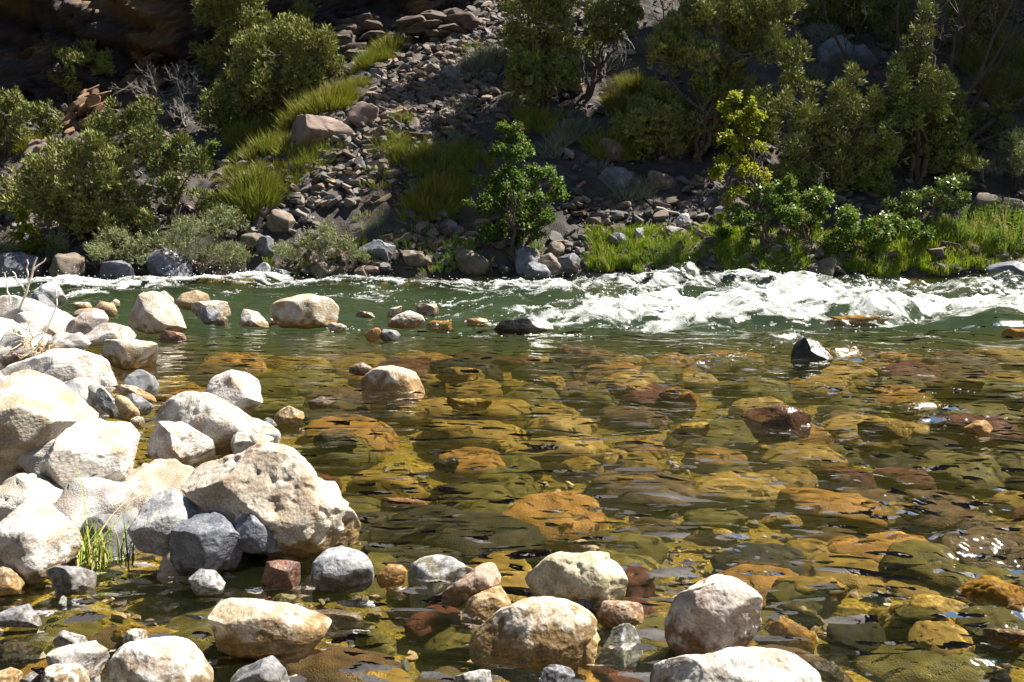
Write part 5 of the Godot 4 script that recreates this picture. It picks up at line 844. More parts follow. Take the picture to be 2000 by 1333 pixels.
func tube(st: SurfaceTool, pts: Array, radii: Array, sides := 6) -> void:
	for i in pts.size() - 1:
		var a: Vector3 = pts[i]
		var b: Vector3 = pts[i + 1]
		var d := (b - a).normalized()
		var s := d.cross(Vector3(0.31, 0.2, 0.93)).normalized()
		var t := d.cross(s)
		for k in sides:
			var u0 := TAU * k / sides
			var u1 := TAU * (k + 1) / sides
			var n0 := s * cos(u0) + t * sin(u0)
			var n1 := s * cos(u1) + t * sin(u1)
			var r0: float = radii[i]
			var r1: float = radii[i + 1]
			for w in [[a + n0 * r0, n0], [b + n0 * r1, n0], [b + n1 * r1, n1], [a + n0 * r0, n0], [b + n1 * r1, n1], [a + n1 * r0, n1]]:
				st.set_normal(w[1])
				st.add_vertex(w[0])

func start() -> SurfaceTool:
	var st := SurfaceTool.new()
	st.begin(Mesh.PRIMITIVE_TRIANGLES)
	return st

func kite(st: SurfaceTool, a: Vector3, tip: Vector3, side: Vector3, bulge: Vector3) -> void:
	var m := a.lerp(tip, 0.45) + bulge
	var n := (tip - a).cross(side).normalized()
	for p in [a, m + side, tip, a, tip, m - side]:
		st.set_normal(n)
		st.add_vertex(p)

func bare_mesh(m: ArrayMesh) -> ArrayMesh:
	var arrays := m.surface_get_arrays(0)
	arrays[Mesh.ARRAY_COLOR] = null
	var out := ArrayMesh.new()
	out.add_surface_from_arrays(Mesh.PRIMITIVE_TRIANGLES, arrays)
	return out

func any_dir(r: RandomNumberGenerator) -> Vector3:
	var z := r.randf_range(-1, 1)
	var t := r.randf_range(0, TAU)
	return Vector3(sqrt(1 - z * z) * cos(t), z, sqrt(1 - z * z) * sin(t))

# ---------------------------------------------------------------- the lie of the land
func hill(x: float, z: float) -> float:
	var d := -z - FAR_BANK
	var h := 0.45 * ss(-0.3, 0.7, d) + 0.66 * maxf(d - 0.4, 0.0) + 0.85 * maxf(d - 14.0, 0.0)
	var u := x - (-7.2 + 0.72 * (d - 2.0))
	h += 1.1 * exp(-pow(u / (2.6 if u < 0.0 else 7.0), 2)) * ss(0.5, 4.5, d)
	h -= 0.9 * ss(-5.0, -9.0, x) * ss(2.0, 6.0, d)
	h += 0.8 * ss(4.0, 11.0, x) * ss(3.0, 8.0, d)
	return h

func cliff_line(x: float) -> float:
	if x < -16.0: return maxf(7.0, 8.8 + (x + 16.0) * 0.3)
	if x < -11.0: return lerpf(8.8, 11.4, (x + 16.0) / 5.0)
	if x < -5.0: return lerpf(11.4, 12.6, (x + 11.0) / 6.0)
	return lerpf(12.6, 14.0, (x + 5.0) / 6.0)

func bed(x: float, z: float) -> float:
	var h := -0.42
	h -= 1.2 * ss(-13.5, -17.5, z)
	h += 0.20 * ss(-1.5, -4.0, x) * ss(-12.0, -9.0, z)
	h += 0.2 * ss(-7.0, -5.0, z)
	h += 1.2 * ss(-3.2, -0.5, z)
	h += 1.6 * ss(-23.2, -24.4, z)
	return h

func patches(list: Array, x: float, z: float) -> float:
	var m := 0.0
	for a in list:
		var dx: float = (x - a[0]) / a[2]
		var dz: float = (z - a[1]) / a[3]
		var q := dx * dx + dz * dz
		if q < 4.0:
			m = maxf(m, a[4] * exp(-q * 0.9))
	return m

func wave(x: float, z: float) -> float:
	var fast := ss(-13.6, -16.5, z) * ss(-24.6, -22.8, z)
	var h := 0.012 * n_a.get_noise_2d(x * 0.9, z * 2.2) + 0.007 * n_a.get_noise_2d(x * 1.5 + 40.0, z * 5.0) + 0.0022 * n_a.get_noise_2d(x * 2.8 + 0.6 * sin(z * 2.0), z * 12.0)
	var side := ss(-3.0, 2.0, x)
	h += 0.02 * side * n_a.get_noise_2d(x * 0.7 + 9.0, z * 1.4 + 3.0)
	if z > -17.0:
		var c := patches(CHOP, x, z)
		if c > 0.02:
			h += 1.2 * c * (0.035 * n_b.get_noise_2d(x * 3.2, z * 5.0) + 0.03 * n_b.get_noise_2d(x * 8.0, z * 11.0) + 0.03 * n_a.get_noise_2d(x * 1.5 + 5.0, z * 2.5))
		h += 0.20 * exp(-pow((z + 15.3 + 0.35 * sin(x * 0.5)) / 0.7, 2)) * ss(2.0, 4.5, x)
	if fast > 0.0:
		var amp := lerpf(0.45, 1.1, ss(-4.0, 3.0, x))
		h += patches(HUMPS, x, z)
		h += fast * amp * (0.24 * n_a.get_noise_2d(x * 0.42, z * 0.75) + 0.13 * (n_r.get_noise_2d(x * 0.45 + 7.0, z * 0.7) - 0.3) + 0.05 * n_a.get_noise_2d(x * 1.7, z * 2.4) + 0.02 * n_b.get_noise_2d(x * 4.0, z * 5.0))
	return h

func foam_at(x: float, z: float) -> float:
	var m := patches(FOAM, x, z)
	if m < 0.04:
		return 0.0
	var wx := x + 0.5 * n_a.get_noise_2d(x * 0.8, z * 0.8 + 20.0)
	var wz := z + 0.3 * n_a.get_noise_2d(x * 0.8 + 30.0, z * 0.8)
	var lace := 0.5 + 0.5 * n_a.get_noise_2d(wx * 1.1, wz * 3.0) * 1.5
	lace = 0.55 * lace + 0.45 * n_r.get_noise_2d(wx * 1.6, wz * 4.2)
	lace += 0.35 * n_b.get_noise_2d(wx * 5.0, wz * 10.0)
	lace += 0.22 * n_b.get_noise_2d(wx * 2.2, wz * 15.0)
	return 0.95 * ss(0.90 - m * 1.0, 1.6 - m * 0.74, lace + 0.12)


# ---------------------------------------------------------------- plants
var sprig := {}
var leaves := 0

func make_sprigs() -> void:
	var r := RandomNumberGenerator.new()
	r.seed = 5
	var st := start()          # juniper: a plume of short scaly twigs
	for i in 8:
		var a := Vector3(r.randf_range(-.035, .035), r.randf_range(-.02, .05), r.randf_range(-.035, .035))
		var d := (Vector3(r.randf_range(-.8, .8), 1.0, r.randf_range(-.8, .8))).normalized()
		kite(st, a, a + d * r.randf_range(.06, .13), any_dir(r).cross(d).normalized() * r.randf_range(.009, .015), Vector3.ZERO)
	sprig.juniper = st.commit()
	st = start()               # broad leaves round a twig
	for i in 7:
		var a := any_dir(r) * r.randf_range(.01, .07)
		var d := (any_dir(r) + Vector3(0, -.3, 0)).normalized()
		kite(st, a, a + d * r.randf_range(.045, .08), any_dir(r).cross(d).normalized() * r.randf_range(.014, .023), Vector3(0, -.006, 0))
	sprig.leafy = st.commit()
	sprig.yellow = sprig.leafy
	sprig.glossy = sprig.leafy
	st = start()               # willow: narrow leaves along a rising shoot
	for k in 3:
		var top := Vector3(r.randf_range(-.1, .1), r.randf_range(.16, .26), r.randf_range(-.1, .1))
		for i in 9:
			var a := top * (float(i) / 9.0)
			var d := (any_dir(r) + Vector3(0, 1.1, 0)).normalized()
			kite(st, a, a + d * r.randf_range(.05, .085), any_dir(r).cross(d).normalized() * .006, Vector3.ZERO)
	sprig.willow = st.commit()
	for kind in ["tuft", "sage", "weed"]:
		st = start()
		var count: int = {"tuft": 34, "sage": 26, "weed": 16}[kind]
		for i in count:
			var a := Vector3(r.randf_range(-.06, .06), 0, r.randf_range(-.06, .06))
			var lean: float = {"tuft": .42, "sage": .55, "weed": .22}[kind]
			var d := Vector3(r.randf_range(-lean, lean), 1.0, r.randf_range(-lean, lean)).normalized()
			var l := r.randf_range(.5, 1.0)
			var s := d.cross(any_dir(r)).normalized() * (.010 if kind == "tuft" else .013)
			kite(st, a + d * l * 0.1, a + d * l + Vector3(d.x, -.1, d.z) * .12, s, Vector3.ZERO)
			if kind == "weed":
				for j in 4:
					var b := a + d * l * r.randf_range(.3, .95)
					var e := (any_dir(r) + Vector3(0, .7, 0)).normalized()
					kite(st, b, b + e * r.randf_range(.06, .14), e.cross(any_dir(r)).normalized() * .012, Vector3.ZERO)
		sprig[kind] = st.commit()
	st = start()               # riverside grass: curved blades
	for i in 9:
		var a := Vector3(r.randf_range(-.08, .08), 0, r.randf_range(-.08, .08))
		var out := Vector3(r.randf_range(-.5, .5), 0, r.randf_range(-.5, .5))
		var l := r.randf_range(.2, .42)
		var m := a + Vector3(0, l * .6, 0) + out * l * .3
		var tip := a + Vector3(0, l, 0) + out * l
		var s := out.cross(Vector3.UP).normalized() * .007
		var n := s.cross(Vector3.UP).normalized()
		for p in [a - s, m - s, m + s, a - s, m + s, a + s, m - s, tip, m + s]:
			st.set_normal(n)
			st.add_vertex(p)
	sprig.grass = st.commit()

func branch(st: SurfaceTool, a: Vector3, b: Vector3, r0: float, r1: float, r: RandomNumberGenerator, wob := 0.12, steps := 5) -> void:
	var pts := []
	var rad := []
	var l := a.distance_to(b)
	for i in steps + 1:
		var t := float(i) / steps
		var p := a.lerp(b, t)
		if i > 0 and i < steps:
			p += any_dir(r) * l * wob * 0.5
		pts.append(p)
		rad.append(lerpf(r0, r1, t))
	tube(st, pts, rad, 5)

func twigs(st: SurfaceTool, a: Vector3, d: Vector3, l: float, w: float, depth: int, r: RandomNumberGenerator) -> void:
	var m := a + (d + any_dir(r) * 0.22).normalized() * l * 0.5
	var b := m + (d + any_dir(r) * 0.35).normalized() * l * 0.5
	tube(st, [a, m, b], [w, w * .8, w * .55], 3)
	if depth > 0:
		for k in r.randi_range(2, 4):
			var from := m.lerp(b, r.randf())
			twigs(st, from, (d + any_dir(r) * 0.75 + Vector3(0, .1, 0)).normalized(), l * r.randf_range(.5, .8), w * .55, depth - 1, r)

const LEAF = {
	"juniper": [Color(.11, .14, .038), Color(.22, .225, .06), 26.0],
	"leafy": [Color(.075, .135, .02), Color(.12, .17, .03), 32.0],
	"yellow": [Color(.26, .28, .025), Color(.20, .25, .025), 24.0],
	"glossy": [Color(.13, .20, .05), Color(.18, .22, .05), 26.0],
	"willow": [Color(.17, .20, .09), Color(.22, .24, .12), 13.0],
}

var shades := {}

# ten tints of a sprig, from darker to lighter and from its first colour to its second
func tints_of(kind: String, c0: Color, c1: Color, odd: Color) -> Array:
	if not shades.has(kind):
		var r := RandomNumberGenerator.new()
		r.seed = 17
		shades[kind] = []
		for i in 12:
			var c := c0.lerp(c1, i / 9.0) * r.randf_range(.78, 1.2)
			if i > 9: c = odd
			c.a = 1.0
			shades[kind].append(tinted(sprig[kind], c))
	return shades[kind]

func tree(spec: Array, s: int) -> void:
	var kind: String = spec[0]
	var r := RandomNumberGenerator.new()
	r.seed = 1000 + s
	var at := Vector3(spec[2], hill(spec[2], spec[3]) - 0.06, spec[3])
	var called: String = {"juniper": "juniper_tree", "leafy": "leafy_tree", "yellow": "leafy_tree", "glossy": "leafy_bush", "willow": "willow_bush"}[kind]
	var o := base(called, at)
	tag(o, spec[1], "bush" if kind in ["willow", "glossy"] else "tree", "willow bushes along the far bank" if kind == "willow" else ("junipers on the canyon slope" if kind == "juniper" else ""))
	var lobes: Array = spec[4].duplicate()
	# some junipers keep foliage down to the ground
	if kind == "juniper" and ("thicket" in spec[1] or "spired" in spec[1] or "dense" in spec[1] or "twigs" in spec[1] or "mass" in spec[1] or "low" in spec[1]):
		var wide := 0.0
		var tall := 0.0
		for l in lobes:
			wide = maxf(wide, absf(l[0]) + l[2])
			tall = maxf(tall, l[1])
		for k in 5:
			lobes.append([r.randf_range(-.6, .6) * wide, r.randf_range(.14, .4) * tall, wide * r.randf_range(.25, .4), tall * .14])
	var mean := Vector3.ZERO
	for l in lobes:
		mean += Vector3(l[0], l[1], 0)
	mean /= lobes.size()
	# woody part
	var st := start()
	var big := 0.0
	for l in lobes: big = maxf(big, l[1])
	var tr := clampf(big * 0.035, 0.02, 0.14)
	if kind == "yellow" or kind == "leafy": tr *= 0.5
	var fork := Vector3(mean.x * 0.35, mean.y * 0.45, 0)
	var wood: Material = mats.bark
	if kind == "willow":
		for k in 9:
			var l = lobes[k % lobes.size()]
			branch(st, Vector3(r.randf_range(-.15, .15), 0, r.randf_range(-.15, .15)), Vector3(l[0], l[1], r.randf_range(-.2, .2)), .012, .005, r)
	else:
		branch(st, Vector3(0, -.1, 0), fork, tr, tr * .75, r, .1, 6)
		if kind == "juniper":
			branch(st, Vector3(.08, -.1, .05), fork + Vector3(.25, .1, .2), tr * .7, tr * .5, r, .16, 6)
			branch(st, Vector3(-.06, -.1, .03), fork + Vector3(-.3, -.1, .15), tr * .6, tr * .45, r, .16, 6)
	var where := []
	var zs := []
	for l in lobes:
		zs.append(r.randf_range(-1, 1) * minf(l[2] * 1.1, 0.55))
	var dens: float = LEAF[kind][2]
	var c0: Color = LEAF[kind][0]
	var c1: Color = LEAF[kind][1]
	var tone := r.randf()
	for i in lobes.size():
		var l = lobes[i]
		var c := Vector3(l[0], l[1], zs[i])
		var ex := Vector3(l[2], l[3], (l[2] + l[3]) * 0.5)
		if kind != "willow":
			branch(st, fork, c, tr * .45, tr * .12, r, .18, 6)
		var clumps := int(clampf(ex.x * ex.y * 40.0, 5.0, 26.0))
		for k in clumps:
			var cd := any_dir(r)
			if cd.y < -0.35 and r.randf() < 0.6: cd.y = -cd.y
			var cc := c + cd * ex * r.randf_range(0.45, 0.95)
			var cr := clampf((ex.x + ex.y) * 0.5 * r.randf_range(.26, .5), 0.07, .34)
			if kind == "juniper":
				branch(st, c, cc, tr * .12, .006, r, .1, 2)
			var cnt := int(dens * clampf(cr / 0.2, 0.5, 2.2))
			var ct := r.randf()
			for j in cnt:
				var d := any_dir(r)
				var p := cc + d * cr * pow(r.randf(), 0.4) * (Vector3(.9, 1.5, .9) if kind == "juniper" else Vector3(1.15, .8, 1.15))
				var up := (d * 0.7 + Vector3(0, 0.9, 0) + any_dir(r) * 0.35).normalized()
				var b := Basis(Quaternion(Vector3.UP, up) if up.y > -0.99 else Quaternion.IDENTITY) * Basis(Vector3.UP, r.randf() * TAU)
				var pick := clampi(int(10.0 * (0.45 * tone + 0.5 * ct + r.randf_range(-.25, .25))), 0, 9)
				if r.randf() < 0.05: pick = 10
				where.append([Transform3D(b.scaled(Vector3.ONE * r.randf_range(.9, 1.6)), p), pick])
	put("trunk", st.commit(), wood, o)
	if kind == "juniper":
		var dt := start()
		for k in 5 + int(big):
			var l = lobes[r.randi() % lobes.size()]
			twigs(dt, Vector3(l[0], l[1], 0) + any_dir(r) * l[2] * .4, (any_dir(r) + Vector3(0, .2, .5)).normalized(), l[2] * .6, .012, 2, r)
		put("dead_twigs", dt.commit(), mats.grey_wood, o)
	joined("crown", tints_of(kind, c0, c1, Color(.13, .09, .05) if kind != "yellow" else Color(.3, .17, .03)), mats["leaf_" + kind], where, o)
	leaves += where.size()

func shrub(spec: Array, s: int) -> void:
	var kind: String = spec[0]
	var r := RandomNumberGenerator.new()
	r.seed = 3000 + s
	var at := Vector3(spec[2], hill(spec[2], spec[3]) - 0.05, spec[3])
	var w: float = spec[4] * (1.25 if kind == "tuft" else 1.1)
	var h: float = spec[5] * (1.35 if kind == "tuft" else 1.15)
	if kind == "dead":
		var o := base("dead_shrub", at)
		tag(o, spec[1], "shrub", "dead grey shrubs on the slope")
		var st := start()
		for k in 3:
			twigs(st, Vector3(r.randf_range(-.1, .1), -.05, r.randf_range(-.1, .1)), Vector3(r.randf_range(-.5, .5), 1, r.randf_range(-.3, .5)).normalized(), h * .42, .028, 4, r)
		put("branches", st.commit(), mats.grey_wood, o)
		var tw := start()
		for k in 14:
			twigs(tw, Vector3(r.randf_range(-.5, .5) * w, r.randf_range(.2, .6) * h, r.randf_range(-.3, .3)), (any_dir(r) + Vector3(0, .6, 0)).normalized(), h * .25, .010, 3, r)
		put("twigs", tw.commit(), mats.grey_wood, o)
		return
	var called: String = {"tuft": "broom_tuft", "sage": "sage_clump", "weed": "weed_clump"}[kind]
	var label: String = spec[1]
	var where := []
	var heads := int(clampf(w * h * 60.0, 12.0, 70.0)) if kind != "weed" else int(w * 26.0)
	var shade := r.randf_range(0.0, 5.0)
	for k in heads:
		var p := Vector3(r.randf_range(-.5, .5) * w, 0, r.randf_range(-.5, .5) * w * .8)
		var q := p.length() / (w * .5)
		var up := (Vector3(0, 1, 0) + p * (0.9 / w) * (1.2 if kind == "tuft" else 0.8) + any_dir(r) * .15).normalized()
		p.y = hill(at.x + p.x, at.z + p.z) - at.y - 0.05
		var b := Basis(Quaternion(Vector3.UP, up)) * Basis(Vector3.UP, r.randf() * TAU)
		var l := h * (1.0 - 0.35 * q * q) * r.randf_range(.75, 1.1)
		where.append([Transform3D(b.scaled(Vector3(maxf(.5, l * 1.3), l, maxf(.5, l * 1.3))), p), int(shade + r.randf() * 5.0) if r.randf() > (.2 if kind == "weed" else .04) else 10])
	var two: Array = {"tuft": [Color(.23, .22, .035), Color(.14, .17, .03), Color(.25, .18, .07)], "sage": [Color(.21, .23, .17), Color(.17, .19, .13), Color(.2, .17, .12)], "weed": [Color(.15, .24, .05), Color(.20, .27, .06), Color(.32, .28, .12)]}[kind]
	var g := joined(called, tints_of(kind, two[0], two[1], two[2]), mats["leaf_" + kind], where, null)
	g.position = at
	tag(g, label, {"tuft": "shrub", "sage": "shrub", "weed": "weeds"}[kind], spec[6])


# ---------------------------------------------------------------- the place
func _ready() -> void:
	# camera, sky, sun, exposure
	var cam := Camera3D.new()
	cam.name = "camera"
	add_child(cam)
	cam.position = Vector3(0, 2.2, 0)
	cam.rotation_degrees = Vector3(-9.1, 0, 0)
	cam.fov = 40.0
	cam.near = 0.1
	cam.far = 400.0
	cam.current = true
	var env := Environment.new()
	env.background_mode = Environment.BG_SKY
	var sky := Sky.new()
	var sm := ProceduralSkyMaterial.new()
	sm.sky_top_color = Color(0.32, 0.39, 0.48)
	sm.sky_horizon_color = Color(0.48, 0.56, 0.66)
	sm.sky_energy_multiplier = 0.75
	sm.sky_curve = 0.12
	sm.ground_bottom_color = Color(0.14, 0.13, 0.11)
	sm.ground_horizon_color = Color(0.3, 0.3, 0.3)
	sm.sun_angle_max = 14.0
	sm.sun_curve = 0.4
	sky.sky_material = sm
	env.sky = sky
	env.tonemap_mode = Environment.TONE_MAPPER_LINEAR
	env.tonemap_exposure = 3.5
	env.sdfgi_enabled = true
	env.ssao_enabled = true
	env.ssil_enabled = true
	env.volumetric_fog_enabled = true
	env.volumetric_fog_density = 0.0
	var we := WorldEnvironment.new()
	we.name = "environment"
	we.environment = env
	add_child(we)
	var sun := DirectionalLight3D.new()
	sun.name = "sun"
	add_child(sun)
	var az := deg_to_rad(63.0)
	var el := deg_to_rad(57.0)
	var to_sun := Vector3(sin(az) * cos(el), sin(el), -cos(az) * cos(el))
	sun.look_at_from_position(to_sun * 50.0, Vector3.ZERO)
	sun.light_energy = 1.6
	sun.light_color = Color(1.0, 0.97, 0.92)
	sun.light_angular_distance = 0.5
	sun.shadow_enabled = true

	rng.seed = 11
	n_a = noise(FastNoiseLite.TYPE_SIMPLEX_SMOOTH, 3, 1)
	n_b = noise(FastNoiseLite.TYPE_SIMPLEX_SMOOTH, 8, 2)
	n_r = noise(FastNoiseLite.TYPE_SIMPLEX_SMOOTH, 21, 2)
	n_r.fractal_type = FastNoiseLite.FRACTAL_RIDGED
	n_c = noise(FastNoiseLite.TYPE_CELLULAR, 4, 1)
	n_c.cellular_return_type = FastNoiseLite.RETURN_CELL_VALUE
	grain = noise_texture(512, 0.02, 6, 2, 0.0, 1.0)
	speckle = noise_texture(512, 0.035, 5, 6, 0.62, 1.0)
	mats.bark = plain_mat("bark", Color(.085, .06, .045))
	mats.grey_wood = plain_mat("grey_wood", Color(.26, .24, .22))
	mats.leaf_juniper = leaf_mat("juniper_foliage", 0.35, 0.7)
	mats.leaf_leafy = leaf_mat("green_leaf", 0.9, 0.5)
	mats.leaf_yellow = leaf_mat("yellow_leaf", 1.0, 0.5)
	mats.leaf_glossy = leaf_mat("glossy_leaf", 0.5, 0.28)
	mats.leaf_willow = leaf_mat("willow_leaf", 0.6, 0.55)
	mats.leaf_tuft = leaf_mat("broom_stem", 0.7, 0.6)
	mats.leaf_sage = leaf_mat("sage_leaf", 0.5, 0.7)
	mats.leaf_weed = leaf_mat("weed_leaf", 0.8, 0.6)
	mats.leaf_grass = leaf_mat("grass_blade", 1.0, 0.5)
	make_sprigs()

	build_ground()
	build_water()
	print("land and water ", Time.get_ticks_msec())
	build_boulders()
	print("boulders ", Time.get_ticks_msec())
	build_slope_rocks()
	print("slope ", Time.get_ticks_msec())
	for i in TREES.size(): tree(TREES[i], i)
	for i in SHRUBS.size(): shrub(SHRUBS[i], i)
	print("plants ", leaves, " ", Time.get_ticks_msec())
	build_bank_grass()
	build_snags()
	build_small_things()
	print("done ", Time.get_ticks_msec())

func grid(xs: PackedFloat32Array, zs: PackedFloat32Array, height: Callable, color: Callable, uvscale := 0.0) -> ArrayMesh:
	var v := PackedVector3Array()
	var c := PackedColorArray()
	var uv := PackedVector2Array()
	var f := PackedInt32Array()
	var nx := xs.size()
	for j in zs.size():
		for i in nx:
			v.append(Vector3(xs[i], height.call(xs[i], zs[j]), zs[j]))
			if uvscale <= 0.0: c.append(color.call(xs[i], zs[j]))
			if uvscale > 0.0: uv.append(Vector2(xs[i], zs[j]) * uvscale)
	for j in zs.size() - 1:
		for i in nx - 1:
			var a := j * nx + i
			f.append_array(PackedInt32Array([a, a + nx + 1, a + 1, a, a + nx, a + nx + 1]))
	return shaped(v, f, c, uv)

func steps(a: float, b: float, d: float) -> PackedFloat32Array:
	var out := PackedFloat32Array()
	var n := int(ceil(absf(b - a) / d))
	for i in n + 1: out.append(lerpf(a, b, float(i) / n))
	return out

func build_ground() -> void:
	# river bed and the near bank
	var xs := steps(-60, -14, 2.0)
	xs.append_array(steps(-13.8, 13.8, 0.15))
	xs.append_array(steps(14, 60, 2.0))
	var zs := steps(-24.6, 6.0, 0.15)
	zs.reverse()
	zs.append_array(PackedFloat32Array())
	zs.reverse()
	var m := grid(xs, zs,
		func(x, z): return bed(x, z) + 0.07 * n_b.get_noise_2d(x * 1.3, z * 1.3),
		func(x, z):
			var t := ss(-.3, .4, n_b.get_noise_2d(x * 0.9, z * 1.6) + 0.4 * n_a.get_noise_2d(x * 5.0, z * 5.0))
			return Color(.12, .087, .012).lerp(Color(.21, .138, .018), t))
	var o := put("river_bed", m, stone_mat(0.9, 1.5, 2.0, 0.12))
	o.set_meta("kind", "structure")
	# the far slope
	xs = steps(-90, -24, 3.0)
	xs.append_array(steps(-23.8, 23.8, 0.14))
	xs.append_array(steps(24, 90, 3.0))
	zs = PackedFloat32Array()
	zs.append_array(steps(-100, -42, 2.0))
	zs.append_array(steps(-41.8, -23.4, 0.14))
	m = grid(xs, zs,
		func(x, z):
			var d: float = -z - FAR_BANK
			var h := hill(x, z) - 0.9 * ss(0.3, -0.6, d)
			h += 9.0 * ss(cliff_line(x) + 2.0, cliff_line(x) + 6.0, d) * ss(3.0, 0.0, x)
			return h + 0.16 * n_b.get_noise_2d(x * 0.9, z * 0.9) + 0.10 * n_a.get_noise_2d(x * 2.7, z * 2.7) + 0.05 * n_b.get_noise_2d(x * 6.0, z * 6.0),
		func(x, z):
			var t := ss(-.35, .35, n_b.get_noise_2d(x * 0.5, z * 0.7) + 0.5 * n_b.get_noise_2d(x * 4.0, z * 4.0))
			var k := ss(.1, .5, n_a.get_noise_2d(x * 1.1 + 50.0, z * 1.4))
			return Color(.062, .053, .047).lerp(Color(.12, .098, .082), t).lerp(Color(.085, .084, .087), k * 0.6))
	o = put("hillside", m, stone_mat(0.95, 2.5, 2.2))
	o.set_meta("kind", "structure")
	build_shade_wall()
	# the dark cliff behind the slope
	var cx := steps(-34, 2.5, 0.16)
	var v := PackedVector3Array()
	var c := PackedColorArray()
	var f := PackedInt32Array()
	var rows := 190
	for j in rows:
		var t := j * 0.07 - 0.8
		for x in cx:
			var z0 := -FAR_BANK - cliff_line(x)
			var y := hill(x, z0) + t
			var yy := y + 0.22 * x + 0.5 * n_a.get_noise_1d(x * 0.3)
			var out := 0.9 * n_a.get_noise_2d(x * 0.22, y * 0.3) + 0.35 * n_b.get_noise_2d(x * 0.8, yy * 0.9)
			out += 0.24 * (floorf(yy * 1.1 + 0.8 * n_a.get_noise_1d(x * 0.5)) - yy * 1.1) + 0.16 * (floorf(yy * 3.7 + n_b.get_noise_1d(x * 0.9)) - yy * 3.7) + 0.05 * (floorf(yy * 9.0 + 1.5 * n_b.get_noise_1d(x * 1.3)) - yy * 9.0)
			out -= 0.5 * ss(0.8, 0.98, n_r.get_noise_2d(x * 0.35, y * 0.08))
			out += 0.08 * n_b.get_noise_2d(x * 3.0, y * 6.0) + 0.38 * n_c.get_noise_2d(x * 0.55 + 0.3 * yy, yy * 1.1) + 0.16 * n_c.get_noise_2d(x * 1.6 + 9.0, yy * 2.6)
			v.append(Vector3(x, y, z0 - t * 0.08 + out))
			var w := ss(0.0, 0.5, n_a.get_noise_2d(x * 0.35 + 9.0, y * 0.5) + 0.3 * n_b.get_noise_2d(x * 2.0, yy * 5.0))
			c.append(Color(.08, .066, .064).lerp(Color(.22, .145, .09), w))
	for j in rows - 1:
		for i in cx.size() - 1:
			var a := j * cx.size() + i
			f.append_array(PackedInt32Array([a, a + cx.size() + 1, a + 1, a, a + cx.size(), a + cx.size() + 1]))
	# wind so that the front faces the river
	f.reverse()
	o = put("cliff", shaped(v, f, c), stone_mat(0.95, 3.0, 1.6))
	o.set_meta("kind", "structure")

func water_mat(called: String, a: float, tint: Color) -> StandardMaterial3D:
	var m := StandardMaterial3D.new()
	m.resource_name = called
	m.transparency = BaseMaterial3D.TRANSPARENCY_ALPHA
	var s := tint.linear_to_srgb()
	s.a = a
	m.albedo_color = s
	m.roughness = 0.07
	m.metallic_specular = 0.42
	m.cull_mode = BaseMaterial3D.CULL_DISABLED
	m.normal_enabled = true
	var t := noise_texture(1024, 0.012, 4, 31, 0.0, 1.0)
	t.as_normal_map = true
	t.bump_strength = 9.0
	m.normal_texture = t
	m.normal_scale = 0.18
	return m

# Shaped for its shade: how far the added wall on the right rises above the grazing sun ray over the near end of the slope, along the wall.
func wall_profile(w: float) -> float:
	var knots := [[-9.0, -26.0], [-4.6, -24.0], [-3.4, -16.0], [-2.0, -14.5], [-1.0, -15.0], [0.8, -11.5], [1.3, 3.0], [2.4, 6.0], [4.1, 5.0], [4.5, -6.0], [5.6, -5.0], [5.9, 5.0], [6.6, 7.5], [7.3, 5.0], [7.7, -8.0], [9.0, -20.0], [12.0, -30.0]]
	for k in knots.size() - 1:
		if w < knots[k + 1][0]:
			return lerpf(knots[k][1], knots[k + 1][1], clampf((w - knots[k][0]) / (knots[k + 1][0] - knots[k][0]), 0, 1))
	return -30.0

# Unseen fin of rock on the right, added and shaped to shade the slope.
func build_shade_wall() -> void:
	var v := PackedVector3Array()
	var c := PackedColorArray()
	var f := PackedInt32Array()
	var along := steps(-8.5, 11.0, 0.3)
	var rows := 40
	for side in 2:
		for j in rows + 1:
			for w in along:
				var top := 40.0 + wall_profile(w) + 0.7 * n_a.get_noise_1d(w * 1.7)
				var y := lerpf(2.0, maxf(top, 6.0), float(j) / rows)
				var thick := (1.3 + 0.03 * (60.0 - y)) * (1.0 - pow(float(j) / rows, 8.0)) * (1.0 if side == 0 else -1.0)
				var s := 26.0 - thick + 0.8 * n_b.get_noise_2d(w * 0.4 + side * 30.0, y * 0.15) + 0.3 * n_b.get_noise_2d(w * 1.5, y * 0.8)
				v.append(Vector3(0.891 * s - 0.454 * w, y, -FAR_BANK - (0.454 * s + 0.891 * w)))
				c.append(Color(.10, .08, .07).lerp(Color(.16, .12, .1), 0.5 + 0.5 * n_b.get_noise_2d(w, y * 0.5)))
	var nx := along.size()
	for side in 2:
		for j in rows:
			for i in nx - 1:
				var a := side * (rows + 1) * nx + j * nx + i
				if side == 0: f.append_array(PackedInt32Array([a, a + 1, a + nx + 1, a, a + nx + 1, a + nx]))
				else: f.append_array(PackedInt32Array([a, a + nx + 1, a + 1, a, a + nx, a + nx + 1]))
	var o := put("shade_wall", shaped(v, f, c), stone_mat(0.95, 3.0, 1.6))
	o.set_meta("kind", "structure")

func no_color(_x: float, _z: float) -> Color:
	return Color.WHITE

func clear_mat() -> StandardMaterial3D:
	var m: StandardMaterial3D = mats.water.duplicate()
	m.resource_name = "clear_water"
	m.transparency = BaseMaterial3D.TRANSPARENCY_DISABLED
	m.refraction_enabled = true
	m.refraction_scale = 0.033
	m.albedo_color = Color(1, 1, .96, 0.0)
	m.roughness = 0.0
	return m

# Made-up net standing in for caustics: along its threads the sun falls straight through.
func thread(x: float, z: float) -> float:
	var wx := x + 0.12 * n_a.get_noise_2d(x * 1.5, z * 3.0)
	return n_r.get_noise_2d(wx * 2.2, z * 7.0) - 0.03 + 2.5 * ss(-14.2, -17.5, z)

